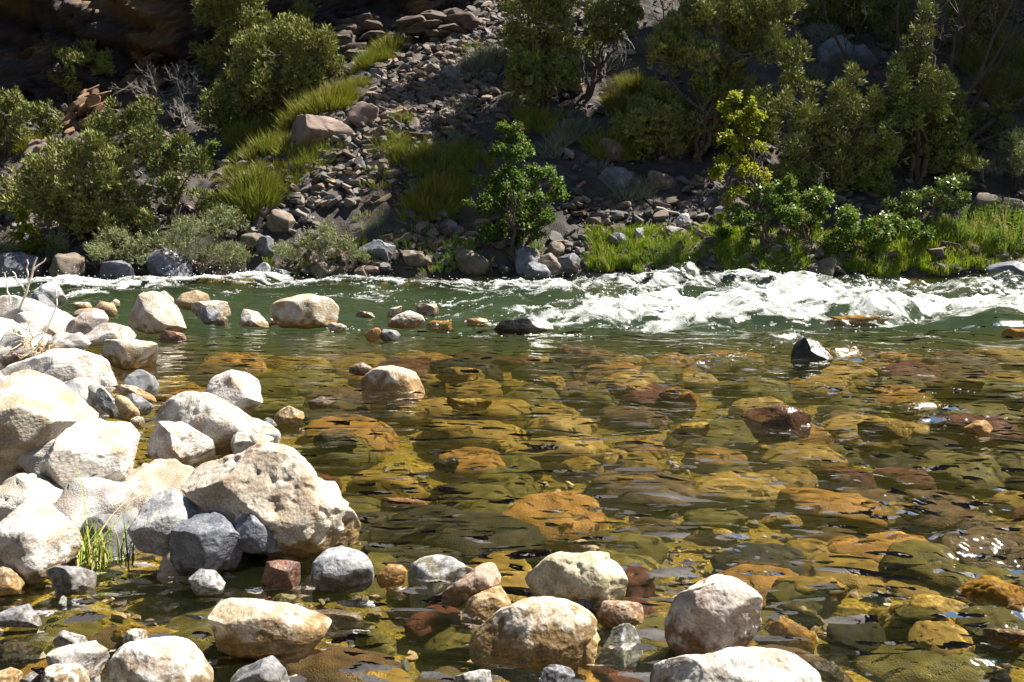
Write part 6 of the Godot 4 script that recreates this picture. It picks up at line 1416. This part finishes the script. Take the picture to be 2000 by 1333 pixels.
# The surface bends light, except along the threads, where it lets the sun through.
func water_sheet(xs: PackedFloat32Array, zs: PackedFloat32Array) -> void:
	var m := grid(xs, zs, wave, no_color, 0.33)
	var arrays := m.surface_get_arrays(0)
	var v: PackedVector3Array = arrays[Mesh.ARRAY_VERTEX]
	var n: PackedVector3Array = arrays[Mesh.ARRAY_NORMAL]
	var uv: PackedVector2Array = arrays[Mesh.ARRAY_TEX_UV]
	var f: PackedInt32Array = arrays[Mesh.ARRAY_INDEX]
	var k := PackedFloat32Array()
	k.resize(v.size())
	for i in v.size():
		k[i] = thread(v[i].x, v[i].z)
	var parts := [PackedInt32Array(), PackedInt32Array()]
	var cut := {}
	for i in range(0, f.size(), 3):
		var a := f[i]
		var b := f[i + 1]
		var c := f[i + 2]
		var up := int(k[a] > 0.0) + int(k[b] > 0.0) + int(k[c] > 0.0)
		if up == 0 or up == 3:
			parts[0 if up == 0 else 1].append_array(PackedInt32Array([a, b, c]))
			continue
		# turn the triangle until its first corner is the odd one out, then split it along the edge of the thread
		var odd := up == 1
		while (k[a] > 0.0) != odd:
			var s := a
			a = b
			b = c
			c = s
		var mid := [0, 0]
		for q in 2:
			var e := b if q == 0 else c
			var key := mini(a, e) * 10000000 + maxi(a, e)
			if not cut.has(key):
				var t := k[a] / (k[a] - k[e])
				cut[key] = v.size()
				v.append(v[a].lerp(v[e], t))
				n.append(n[a].lerp(n[e], t).normalized())
				uv.append(uv[a].lerp(uv[e], t))
			mid[q] = cut[key]
		parts[1 if odd else 0].append_array(PackedInt32Array([a, mid[0], mid[1]]))
		parts[0 if odd else 1].append_array(PackedInt32Array([mid[0], b, c, mid[0], c, mid[1]]))
	var both := ArrayMesh.new()
	var mat := [mats.clear, mats.water]
	for q in 2:
		if parts[q].size() == 0: continue
		var out := []
		out.resize(Mesh.ARRAY_MAX)
		out[Mesh.ARRAY_VERTEX] = v
		out[Mesh.ARRAY_NORMAL] = n
		out[Mesh.ARRAY_TEX_UV] = uv
		out[Mesh.ARRAY_INDEX] = parts[q]
		both.add_surface_from_arrays(Mesh.PRIMITIVE_TRIANGLES, out)
		both.surface_set_material(both.get_surface_count() - 1, mat[q])
	var o := put("river_water", both, null)
	o.set_meta("kind", "structure")

func build_water() -> void:
	mats.water = water_mat("water", 0.03, Color(.05, .08, .03))
	mats.clear = clear_mat()
	water_sheet(steps(-5.0, 5.0, 0.035), steps(-6.5, -2.6, 0.028))
	water_sheet(steps(-8.0, 8.0, 0.055), steps(-11.0, -6.5, 0.034))
	water_sheet(steps(-11.5, 11.5, 0.07), steps(-16.4, -11.0, 0.045))
	water_sheet(steps(-24, 24, 0.12), steps(-25.2, -16.4, 0.075))
	# the body of greenish water under the surface
	var fog := FogVolume.new()
	fog.name = "water_depth"
	fog.shape = RenderingServer.FOG_VOLUME_SHAPE_BOX
	fog.size = Vector3(100, 3.0, 9.6)
	fog.position = Vector3(0, -1.56, -20.3)
	var fm := FogMaterial.new()
	fm.resource_name = "green_water"
	fm.albedo = Color(.072, .115, .052).linear_to_srgb()
	fm.density = 0.4
	fog.material = fm
	fog.set_meta("kind", "structure")
	add_child(fog)
	# the amber shallows
	var low := fog.duplicate()
	low.name = "shallow_depth"
	low.size = Vector3(100, 3.0, 14.8)
	low.position = Vector3(0, -1.56, -8.09)
	var am := FogMaterial.new()
	am.resource_name = "amber_water"
	am.albedo = Color(.165, .132, .02).linear_to_srgb()
	am.density = 0.25
	low.material = am
	add_child(low)
	white_water(steps(-17, 17, 0.055), steps(-24.6, -14.0, 0.05), 0.01, "white foaming rapids rushing across the river")
	white_water(steps(-3, 9, 0.03), steps(-14.0, -9.0, 0.025), 0.3, "small white splashes round the dark rocks in mid stream")

# froth lying on the waves, and the drops flying over it
func white_water(xs: PackedFloat32Array, zs: PackedFloat32Array, least: float, label: String) -> void:
	var v := PackedVector3Array()
	var c := PackedColorArray()
	var f := PackedInt32Array()
	var index := PackedInt32Array()
	index.resize(xs.size() * zs.size())
	index.fill(-1)
	var drops := []
	var beads := []
	for j in zs.size():
		for i in xs.size():
			var a := foam_at(xs[i], zs[j])
			if a <= 0.01 or a < least: continue
			var lump := a * (0.03 * n_b.get_noise_2d(xs[i] * 2.5, zs[j] * 4.0) + 0.012 * n_b.get_noise_2d(xs[i] * 11.0, zs[j] * 13.0) + 0.02)
			index[j * xs.size() + i] = v.size()
			v.append(Vector3(xs[i], wave(xs[i], zs[j]) + 0.006 + lump, zs[j]))
			c.append(Color(1, 1, 1, a))
			if a > 0.12:
				for q in 2:
					if rng.randf() < 0.06 + 0.5 * a * (1.0 - a) * (1.0 - a) * 2.0: beads.append(v[v.size() - 1] + Vector3(rng.randf_range(-.05, .05), rng.randf_range(-.004, .012), rng.randf_range(-.05, .05)))
			if a > 0.6 and rng.randf() < 0.2:
				drops.append(v[v.size() - 1] + Vector3(rng.randf_range(-.1, .1), pow(rng.randf(), 2.5) * 0.22, rng.randf_range(-.1, .1)))
	for j in zs.size() - 1:
		for i in xs.size() - 1:
			var a := index[j * xs.size() + i]
			var b := index[j * xs.size() + i + 1]
			var d := index[(j + 1) * xs.size() + i]
			var e := index[(j + 1) * xs.size() + i + 1]
			if a < 0 or b < 0 or d < 0 or e < 0: continue
			f.append_array(PackedInt32Array([a, e, b, a, d, e]))
	var foam := StandardMaterial3D.new()
	foam.resource_name = "froth"
	foam.transparency = BaseMaterial3D.TRANSPARENCY_ALPHA
	foam.vertex_color_use_as_albedo = true
	foam.albedo_color = Color(.80, .83, .83).linear_to_srgb()
	foam.backlight_enabled = true
	foam.backlight = Color(.9, .9, .9)
	foam.roughness = 0.5
	foam.cull_mode = BaseMaterial3D.CULL_DISABLED
	var o := put("white_water", shaped(v, f, c), foam)
	tag(o, label, "rapids", "", "stuff")
	var st := sphere(1)
	var ball := shaped(st[0], st[1], PackedColorArray())
	var where := []
	var tints := []
	for p in beads:
		var r := rng.randf_range(.004, .014) * (1.0 if least < 0.1 else 0.45)
		where.append(Transform3D(Basis(Vector3.UP, rng.randf() * TAU).scaled(Vector3(r * rng.randf_range(1.0, 2.2), r, r)), p))
		tints.append(Color(.85, .87, .88))
	var froth := scatter("froth_bubbles", bare_mesh(shaped(sphere(0)[0], sphere(0)[1], PackedColorArray())), foam, where, tints, null)
	tag(froth, "bubbling froth of the " + label, "foam")
	where = []
	tints = []
	for p in drops:
		where.append(Transform3D(Basis().scaled(Vector3.ONE * rng.randf_range(.004, .013) * (1.0 if least < 0.1 else 0.6)), p))
		tints.append(Color(.85, .87, .88))
	var dm := plain_mat("droplet", Color(.9, .9, .9), 0.2)
	dm.vertex_color_use_as_albedo = true
	var s := scatter("spray", ball, dm, where, tints, null)
	tag(s, "fine drops of spray flying above the " + label, "spray")

func nearest_mark(x: float, z: float) -> String:
	var near := ""
	var least := 1e9
	for mark in RIVER_MARKS:
		var q := Vector2(mark[1] - x, mark[2] - z).length()
		if q < least:
			least = q
			near = mark[0]
	return near

func build_boulders() -> void:
	for i in BOULDERS.size():
		var b = BOULDERS[i]
		var at: Vector3 = b[2]
		var rad: Array = b[8]
		var mean := 0.0
		for r in rad: mean += r
		mean /= rad.size()
		var px := mean / at.length() * 937.0
		var level := 5 if px > 44.0 else (4 if px > 9.0 else 3)
		var turn := Basis(Vector3.UP, b[3]) * Basis(Vector3.RIGHT, -b[4])
		var pal: String = b[6]
		var o := put(b[0], stone_mesh(rad, b[5], turn, at.y, pal, b[7], i + 1, level), stone_mat(STONE[pal][4], 0.7, 2.6, 0.12 if b[7] == "sunk" else 0.4))
		o.position = at
		tag(o, b[1], "boulder" if b[0] == "boulder" else "stone")
	# smaller stones filling the gaps of the left bank
	var fill := ["white", "cream", "white", "pale", "grey", "creamtan", "palegrey"]
	var hues := ["white", "cream", "white", "pale", "grey", "tan", "pale grey"]
	var forms := {}
	for k in fill.size():
		forms[k] = []
		for q in 2:
			forms[k].append(stone_mesh(ellipse(1.0, 0.75, k * 7 + q + 900), 0.85, Basis(), 9.0, fill[k], "angular", 800 + k * 5 + q, 4))
	for i in 64:
		var z := rng.randf_range(-10.8, -5.6) if i < 46 else rng.randf_range(-15.0, -11.0)
		var shore := lerpf(-0.9, -2.5, (z + 5.7) / -4.2) if z > -9.9 else lerpf(-2.5, -4.8, (z + 9.9) / -4.1)
		var x := shore - 0.35 - rng.randf() * 3.2
		var k := rng.randi() % fill.size()
		var size := rng.randf_range(.16, .42)
		if i >= 46:
			x = rng.randf_range(-9.5, -5.4) - 0.25 * (-11.0 - z)
			size = rng.randf_range(.3, .6)
			k = rng.randi() % 4
		var o := put("cobble", forms[k][rng.randi() % 2], stone_mat(STONE[fill[k]][4]))
		o.transform = Transform3D(Basis(Vector3.UP, rng.randf() * TAU) * Basis(Vector3.RIGHT, rng.randf_range(-.5, .5)) * Basis().scaled(Vector3.ONE * size), Vector3(x, rng.randf_range(-.04, .08), z))
		var label: String = "%s%s cobble in a left bank gap near %s" % ["large " if size > .33 else ("small " if size < .22 else ""), hues[k], nearest_mark(x, z)]
		tag(o, label, "stone", label)
	# stones lying on the river bed, all of a kind but for their colour
	var kinds := [["amber", "amber stone underwater"], ["amberpale", "pale yellow stone underwater"], ["olive", "olive green stone underwater"], ["darkolive", "blackish stone underwater"], ["browndeep", "dark brown stone underwater"], ["orangerock", "orange brown stone underwater"], ["maroon", "maroon stone underwater"]]
	var odds := [0, 0, 0, 1, 2, 2, 2, 3, 3, 4, 4, 5, 5, 6]
	var shapes := {}
	for k in kinds.size():
		shapes[k] = []
		for q in 4:
			shapes[k].append(stone_mesh(ellipse(1.0, 0.62, k * 10 + q), 0.8, Basis(), -9.0 if kinds[k][0] != "x" else 0.0, kinds[k][0], "sunk", 500 + k * 10 + q, 3))
	var spots := []
	var tries := 0
	while spots.size() < 262 and tries < 9000:
		tries += 1
		var z := -rng.randf_range(3.6, 16.5)
		var x := rng.randf_range(-0.62, 0.62) * -z
		if x < -1.8 and z < -5.5 and z > -10.0: continue
		var size := rng.randf_range(.2, .5) * (1.0 if z > -9.0 else 1.3)
		var ok := true
		for s in spots:
			if Vector2(x - s.x, z - s.y).length() < (size + s.z) * 0.6:
				ok = false
				break
		if ok: spots.append(Vector3(x, z, size))
	for i in 36:
		var z := rng.randf_range(-5.7, -3.9)
		spots.append(Vector3(rng.randf_range(-.5, .56) * -z, z, rng.randf_range(.13, .34) + 10.0))
	for s in spots:
		var awash: bool = s.z > 5.0
		if awash: s.z -= 10.0
		var k: int = odds[rng.randi() % odds.size()]
		var o := put("river_stone", shapes[k][rng.randi() % 4], stone_mat(STONE[kinds[k][0]][4], 0.7, 2.6, 0.12))
		var y: float = bed(s.x, s.y) + s.z * 0.18
		if y + s.z * 0.6 > -0.05: y = -0.05 - s.z * 0.6
		if awash: y = -s.z * 0.45 + rng.randf_range(-.09, .01)
		o.transform = Transform3D(Basis(Vector3.UP, rng.randfn(0.0, .5)) * Basis(Vector3.RIGHT, rng.randf_range(-.3, .3)) * Basis().scaled(Vector3(s.z, s.z * rng.randf_range(.5, .8), s.z)), Vector3(s.x, y, s.y))
		var label: String = "%s%s near %s" % ["large " if s.z > .42 else ("small " if s.z < .27 else ""), kinds[k][1], nearest_mark(s.x, s.y)]
		tag(o, label, "stone", label)
	# gravel between them
	var where := []
	var tints := []
	for i in 2600:
		var z := -rng.randf_range(3.2, 9.0)
		var x := rng.randf_range(-0.65, 0.65) * -z
		var r := rng.randf_range(.02, .06)
		where.append(Transform3D(Basis(any_dir(rng), rng.randf() * TAU).scaled(Vector3(r, r * .7, r)), Vector3(x, bed(x, z) + 0.07 * n_b.get_noise_2d(x * 1.3, z * 1.3) + r * .3, z)))
		var c := [Color(.17, .11, .03), Color(.1, .07, .02), Color(.05, .04, .02), Color(.22, .16, .07), Color(.1, .05, .02)][rng.randi() % 5] as Color
		tints.append(c * rng.randf_range(.7, 1.1))
	var gm := plain_mat("gravel", Color(.95, .95, .95), 0.7)
	gm.vertex_color_use_as_albedo = true
	var g := scatter("gravel", bare_mesh(shard_mesh("tan", 98)), gm, where, tints, null)
	tag(g, "brown and amber gravel between the river bed stones", "gravel")

func build_slope_rocks() -> void:
	for i in BANK_ROCKS.size():
		var b = BANK_ROCKS[i]
		var w: float = b[3] * 0.5
		var h: float = b[4] * 0.5
		var turn := Basis(Vector3.UP, b[6]) * Basis(Vector3.FORWARD, b[7])
		var at := Vector3(b[1], hill(b[1], b[2]) + h * 0.45, b[2])
		var o := put("bank_rock", stone_mesh(ellipse(w, h * 1.15, i + 70), (w + h) * 0.5, turn, at.y, b[5], "slab", 300 + i, 4 if w > .55 else 3), stone_mat(STONE[b[5]][4]))
		o.position = at
		tag(o, b[0], "rock")
	# beds of rock standing out of the slope, slab on slab
	for i in OUTCROPS.size():
		var b = OUTCROPS[i]
		var w: float = b[3]
		var h: float = b[4]
		var pal: String = b[7]
		var o := base("rock_outcrop", Vector3(b[1], hill(b[1], b[2]) - 0.1, b[2]))
		tag(o, b[0], "outcrop")
		var shapes := []
		for k in 4:
			shapes.append(stone_mesh(ellipse(1.0, .42, i * 9 + k), .8, Basis(), 9.0, pal, "slab", 400 + i * 7 + k, 3))
		var n: int = b[5]
		for k in n:
			var t := (k + 0.5) / n
			var s := rng.randf_range(.20, .42) * w * (1.1 - 0.5 * t)
			var slab := put("slab", shapes[k % 4], stone_mat(.95), o)
			var x := rng.randf_range(-.42, .42) * w * (1.0 - 0.6 * t)
			slab.transform = Transform3D(Basis(Vector3.FORWARD, -b[6] + rng.randf_range(-.2, .2)) * Basis(Vector3.UP, rng.randf_range(-.5, .5)) * Basis().scaled(Vector3(s, s * rng.randf_range(.4, .8), s)), Vector3(x, h * t * 0.95 - b[6] * -x * 0.6, -t * h * 0.75 + rng.randf_range(-.15, .15)))
	# loose stones: the talus and scattered rubble
	var shapes := []
	var pals := ["darktan", "pinkdark", "darkbed", "rust", "tan", "grey"]
	for k in pals.size():
		for q in 3:
			shapes.append(shard_mesh(pals[k], k * 5 + q))
	var spots := []
	for i in 26000:
		var x := 0.0
		var d := 0.0
		var talus := i % 10 < 4
		if talus:
			d = rng.randf_range(2.0, 13.5)
			x = -7.2 + 0.72 * (d - 2.0) + rng.randfn(1.7, 1.25)
		else:
			d = pow(rng.randf(), 1.3) * 13.0 + 0.1 if i % 10 < 8 else rng.randf() * 2.6
			x = rng.randf_range(-19.0, 19.0)
			if n_a.get_noise_2d(x * 0.35, d * 0.5) < -0.25: continue
		var size := 0.026 + 0.27 * pow(rng.randf(), 6.0)
		spots.append([size, x, -FAR_BANK - d, talus])
	spots.sort_custom(func(a, b): return a[0] > b[0])
	var where := []
	var tints := []
	for i in spots.size():
		var s = spots[i]
		var turn := Basis(Vector3.UP, rng.randf() * TAU) * Basis(Vector3.RIGHT, rng.randf_range(-.7, .9)) * Basis(Vector3.FORWARD, rng.randf_range(-.6, .6))
		var tf := Transform3D(turn.scaled(Vector3.ONE * s[0]), Vector3(s[1], hill(s[1], s[2]) + s[0] * 0.12 + 0.02, s[2]))
		if i < 280:
			var k: int = (rng.randi() % 18) if s[3] else [0, 1, 2, 3, 4, 5, 6, 7, 8, 15, 16][rng.randi() % 11]
			var o := put("talus_stone" if s[3] else "slope_stone", shapes[k], stone_mat(.95))
			o.transform = tf
			var hue: String = ["brown", "pinkish brown", "dark", "rusty", "pale tan", "grey"][k / 3]
			var size: String = "large " if i < 60 else ""
			var place := ""
			if s[3]:
				place = "low in the talus above the bank slabs" if s[2] > -27.6 else ("in the middle of the talus" if s[2] > -31.5 else "high in the talus near its crest")
			else:
				place = "on the slope below the junipers at the cliff side" if s[1] < -6.0 else ("on the shaded middle slope" if s[1] < 3.5 else ("under the large open juniper" if s[1] < 9.0 else "under the bare trunks and the spired juniper"))
			var label := "%s%s angular stone lying %s" % [size, hue, place]
			tag(o, label, "stone", label)
		else:
			where.append(tf)
			var c := [Color(.14, .108, .088), Color(.10, .082, .07), Color(.21, .165, .135), Color(.08, .072, .068), Color(.125, .117, .115)][rng.randi() % 5] as Color
			tints.append(c * rng.randf_range(.7, 1.2))
	var rm := plain_mat("rubble", Color(.95, .95, .95), 0.95)
	rm.vertex_color_use_as_albedo = true
	var g := scatter("rubble", bare_mesh(shard_mesh("tan", 99)), rm, where, tints, null)
	tag(g, "small broken rubble strewn over the canyon slope", "rubble")

func build_bank_grass() -> void:
	for part in [[2.0, 9.2, "bright green grass fringe on the bank below the shaded slope", 3600], [13.4, 24.0, "tall bright green grass fringe at the right bank", 4200], [9.0, 14.2, "shaded dark grass fringe between the two bright ones", 1900], [-4.5, -0.5, "sparse grass among the bank slabs", 160]]:
		var where := []
		for i in part[3]:
			var x := rng.randf_range(part[0], part[1])
			var edge := 0.25 * n_a.get_noise_1d(x * 0.8)
			var d := 0.05 + edge + pow(rng.randf(), 1.2) * 1.3
			if part[3] < 1000: d += rng.randf() * .6
			elif n_a.get_noise_2d(x * 1.2, d * 2.0) < -0.45: continue
			if part[0] > 13.0: d *= 0.7
			var z := -FAR_BANK - d
			var s := rng.randf_range(.6, 1.1)
			where.append([Transform3D(Basis(Vector3.UP, rng.randf() * TAU).scaled(Vector3(s, s * rng.randf_range(.4, 1.05), s)), Vector3(x, hill(x, z) - 0.04, z)), rng.randi() % 10 if rng.randf() > .1 else 11])
		var o := joined("bank_grass", tints_of("grass", Color(.19, .34, .03), Color(.33, .38, .05), Color(.36, .29, .13)), mats.leaf_grass, where, null)
		tag(o, part[2], "grass", "", "stuff")

func snag(called: String, label: String, x: float, d: float, limbs: Array, bark: Material, w: float, s: int) -> void:
	var r := RandomNumberGenerator.new()
	r.seed = s
	var z := -FAR_BANK - d
	var o := base(called, Vector3(x, hill(x, z) - 0.1, z))
	tag(o, label, "tree")
	var st := start()
	var tw := start()
	for l in limbs:
		var a := Vector3.ZERO
		var b := Vector3(l[0], l[1], l[2])
		var pts := [a]
		var rad := [w * l[3]]
		for k in range(1, 7):
			var t := k / 6.0
			pts.append(a.lerp(b, t) + any_dir(r) * b.length() * 0.025 + Vector3(0, sin(t * PI) * b.length() * -0.05, 0))
			rad.append(w * l[3] * (1.0 - 0.75 * t))
			if k > 1:
				for q in 2:
					twigs(tw, pts[k], (b.normalized() + any_dir(r) * 0.9).normalized(), b.length() * r.randf_range(.10, .24), w * l[3] * .25, 3, r)
		tube(st, pts, rad, 7)
	put("trunk", st.commit(), bark, o)
	put("twigs", tw.commit(), bark, o)

func build_snags() -> void:
	var dark := plain_mat("dark_bark", Color(.075, .055, .045))
	snag("bare_tree", "many stemmed bare tree fanning out behind the spired juniper", 12.6, 4.4, [[1.2, 5.2, -1.0, 1.0], [2.6, 4.6, -.6, .9], [4.4, 3.4, .2, 1.0], [3.6, 5.0, -1.2, .8], [5.0, 2.6, .6, .8], [.2, 4.8, -1.2, .8], [2.0, 5.4, .5, .7], [3.4, 1.8, .9, .7]], dark, .11, 41)
	snag("bare_tree", "single leaning bare trunk left of the blue grey boulder", 11.2, 6.6, [[-1.6, 4.2, -.4, 1.0]], dark, .07, 42)
	snag("bare_tree", "upright rough bare trunk beside the blue grey boulder", 12.6, 6.4, [[-.35, 4.6, -.6, 1.0], [-1.0, 1.6, .3, .4]], dark, .10, 43)
	snag("bare_tree", "thin bare grey saplings above the large open juniper", 5.6, 9.2, [[-.7, 2.8, 0, 1.0], [.2, 3.0, .2, .9], [.9, 2.6, -.2, .8], [-.2, 2.6, .3, .7]], dark, .045, 44)

func build_small_things() -> void:
	# green grass clump growing between the left boulders
	var r := RandomNumberGenerator.new()
	r.seed = 77
	var o := base("grass_clump", Vector3(-2.48, -0.05, -5.4))
	tag(o, "clump of long green grass growing in water between boulders", "grass")
	var green := leaf_mat("grass_leaf", 0.9, 0.45)
	var cols := [Color(.22, .30, .045), Color(.28, .33, .07), Color(.42, .36, .16), Color(.17, .24, .04)]
	for i in 56:
		var a := Vector3(r.randf_range(-.15, .18), 0, r.randf_range(-.08, .08))
		var lean := Vector3(r.randf_range(-.25, .4), 0, r.randf_range(-.3, .3))
		var h := r.randf_range(.2, .45)
		if i % 8 == 0: h = r.randf_range(.5, .75)
		var s := Vector3(r.randf_range(-1, 1), 0, r.randf_range(-.5, .5)).normalized() * r.randf_range(.003, .0065)
		var st := start()
		var col: Color = cols[r.randi() % 4] * r.randf_range(.8, 1.15)
		var old := a
		for k in range(1, 7):
			var t := k / 6.0
			var p := a + Vector3(0, h * (t - 0.25 * t * t * lean.length() * 2.0), 0) + lean * h * t * t * 1.6
			var w0 := s * (1.0 - pow((k - 1) / 6.0, 2))
			var w1 := s * (1.0 - t * t)
			for q in [old - w0, p - w1, p + w1, old - w0, p + w1, old + w0]:
				st.set_color(col)
				st.set_normal(Vector3(.3, .9, .3).normalized())
				st.add_vertex(q)
			old = p
		put("blade", st.commit(), green, o)
	# dry driftwood twigs over the pale boulders at the far left
	var pale := plain_mat("bleached_wood", Color(.72, .65, .56))
	var brown := plain_mat("dry_root", Color(.42, .33, .22))
	o = base("driftwood_branch", Vector3(-7.45, 0.45, -14.1))
	o.scale = Vector3.ONE * 0.75
	tag(o, "bleached forked driftwood branch sticking up from white boulders", "driftwood")
	var st := start()
	branch(st, Vector3(0, 0, 0), Vector3(.42, 1.02, 0), .03, .014, r, .05, 6)
	put("stem", st.commit(), pale, o)
	for t in [[Vector3(.2, .55, 0), Vector3(.24, .98, .05)], [Vector3(.12, .35, 0), Vector3(-.05, .75, .1)], [Vector3(.3, .72, 0), Vector3(.55, 1.0, -.1)], [Vector3(.16, .45, 0), Vector3(.42, .62, .1)], [Vector3(-.2, .1, 0), Vector3(-.26, .72, 0)]]:
		st = start()
		branch(st, t[0], t[1], .018, .010, r, .1, 5)
		put("twig", st.commit(), pale, o)
	o = base("driftwood_twig", Vector3(-6.3, 0.1, -12.9))
	tag(o, "thin curved bleached twig in front of the pale striped boulder", "driftwood")
	st = start()
	tube(st, [Vector3(-.28, -.05, .1), Vector3(-.1, .25, .1), Vector3(.02, .55, .05), Vector3(.0, .8, 0)], [.012, .011, .009, .006], 6)
	put("stem", st.commit(), pale, o)
	st = start()
	tube(st, [Vector3(.01, .62, .04), Vector3(.05, .74, .02), Vector3(.05, .82, 0)], [.007, .006, .004], 5)
	put("twig", st.commit(), pale, o)
	o = base("dry_rootball", Vector3(-5.95, 0.0, -11.6))
	tag(o, "tangled dry rootball between white boulders and orange stone", "roots")
	st = start()
	branch(st, Vector3(.1, -.1, .1), Vector3(.05, .3, 0), .07, .05, r, .15, 4)
	put("stump", st.commit(), brown, o)
	for k in 5:
		st = start()
		for q in 5:
			twigs(st, Vector3(r.randf_range(-.2, .2), r.randf_range(.15, .4), r.randf_range(-.15, .15)), (any_dir(r) + Vector3(0, .1, .2)).normalized(), .16, .014, 2, r)
		put("root", st.commit(), brown, o)
	# driftwood lying among the far bank stones
	var logs := [[6.2, 1.6, .9, .3, "grey weathered log leaning on the bank stones"], [4.6, 2.0, 1.2, -.5, "long weathered log half buried in the shaded bank"], [6.9, 2.3, .6, .9, "short bleached driftwood stick among pale bank stones"]]
	for l in logs:
		var z: float = -FAR_BANK - l[1]
		o = base("driftwood_log", Vector3(l[0], hill(l[0], z) + .06, z))
		tag(o, l[4], "driftwood")
		st = start()
		branch(st, Vector3(-l[2] * .5, -l[3] * .3, 0), Vector3(l[2] * .5, l[3] * .4, -.1), .05, .025, r, .08, 6)
		put("stem", st.commit(), mats.grey_wood, o)
		st = start()
		twigs(st, Vector3(l[2] * .2, l[3] * .2, 0), Vector3(.3, .8, .2), .25, .015, 2, r)
		put("twig", st.commit(), mats.grey_wood, o)
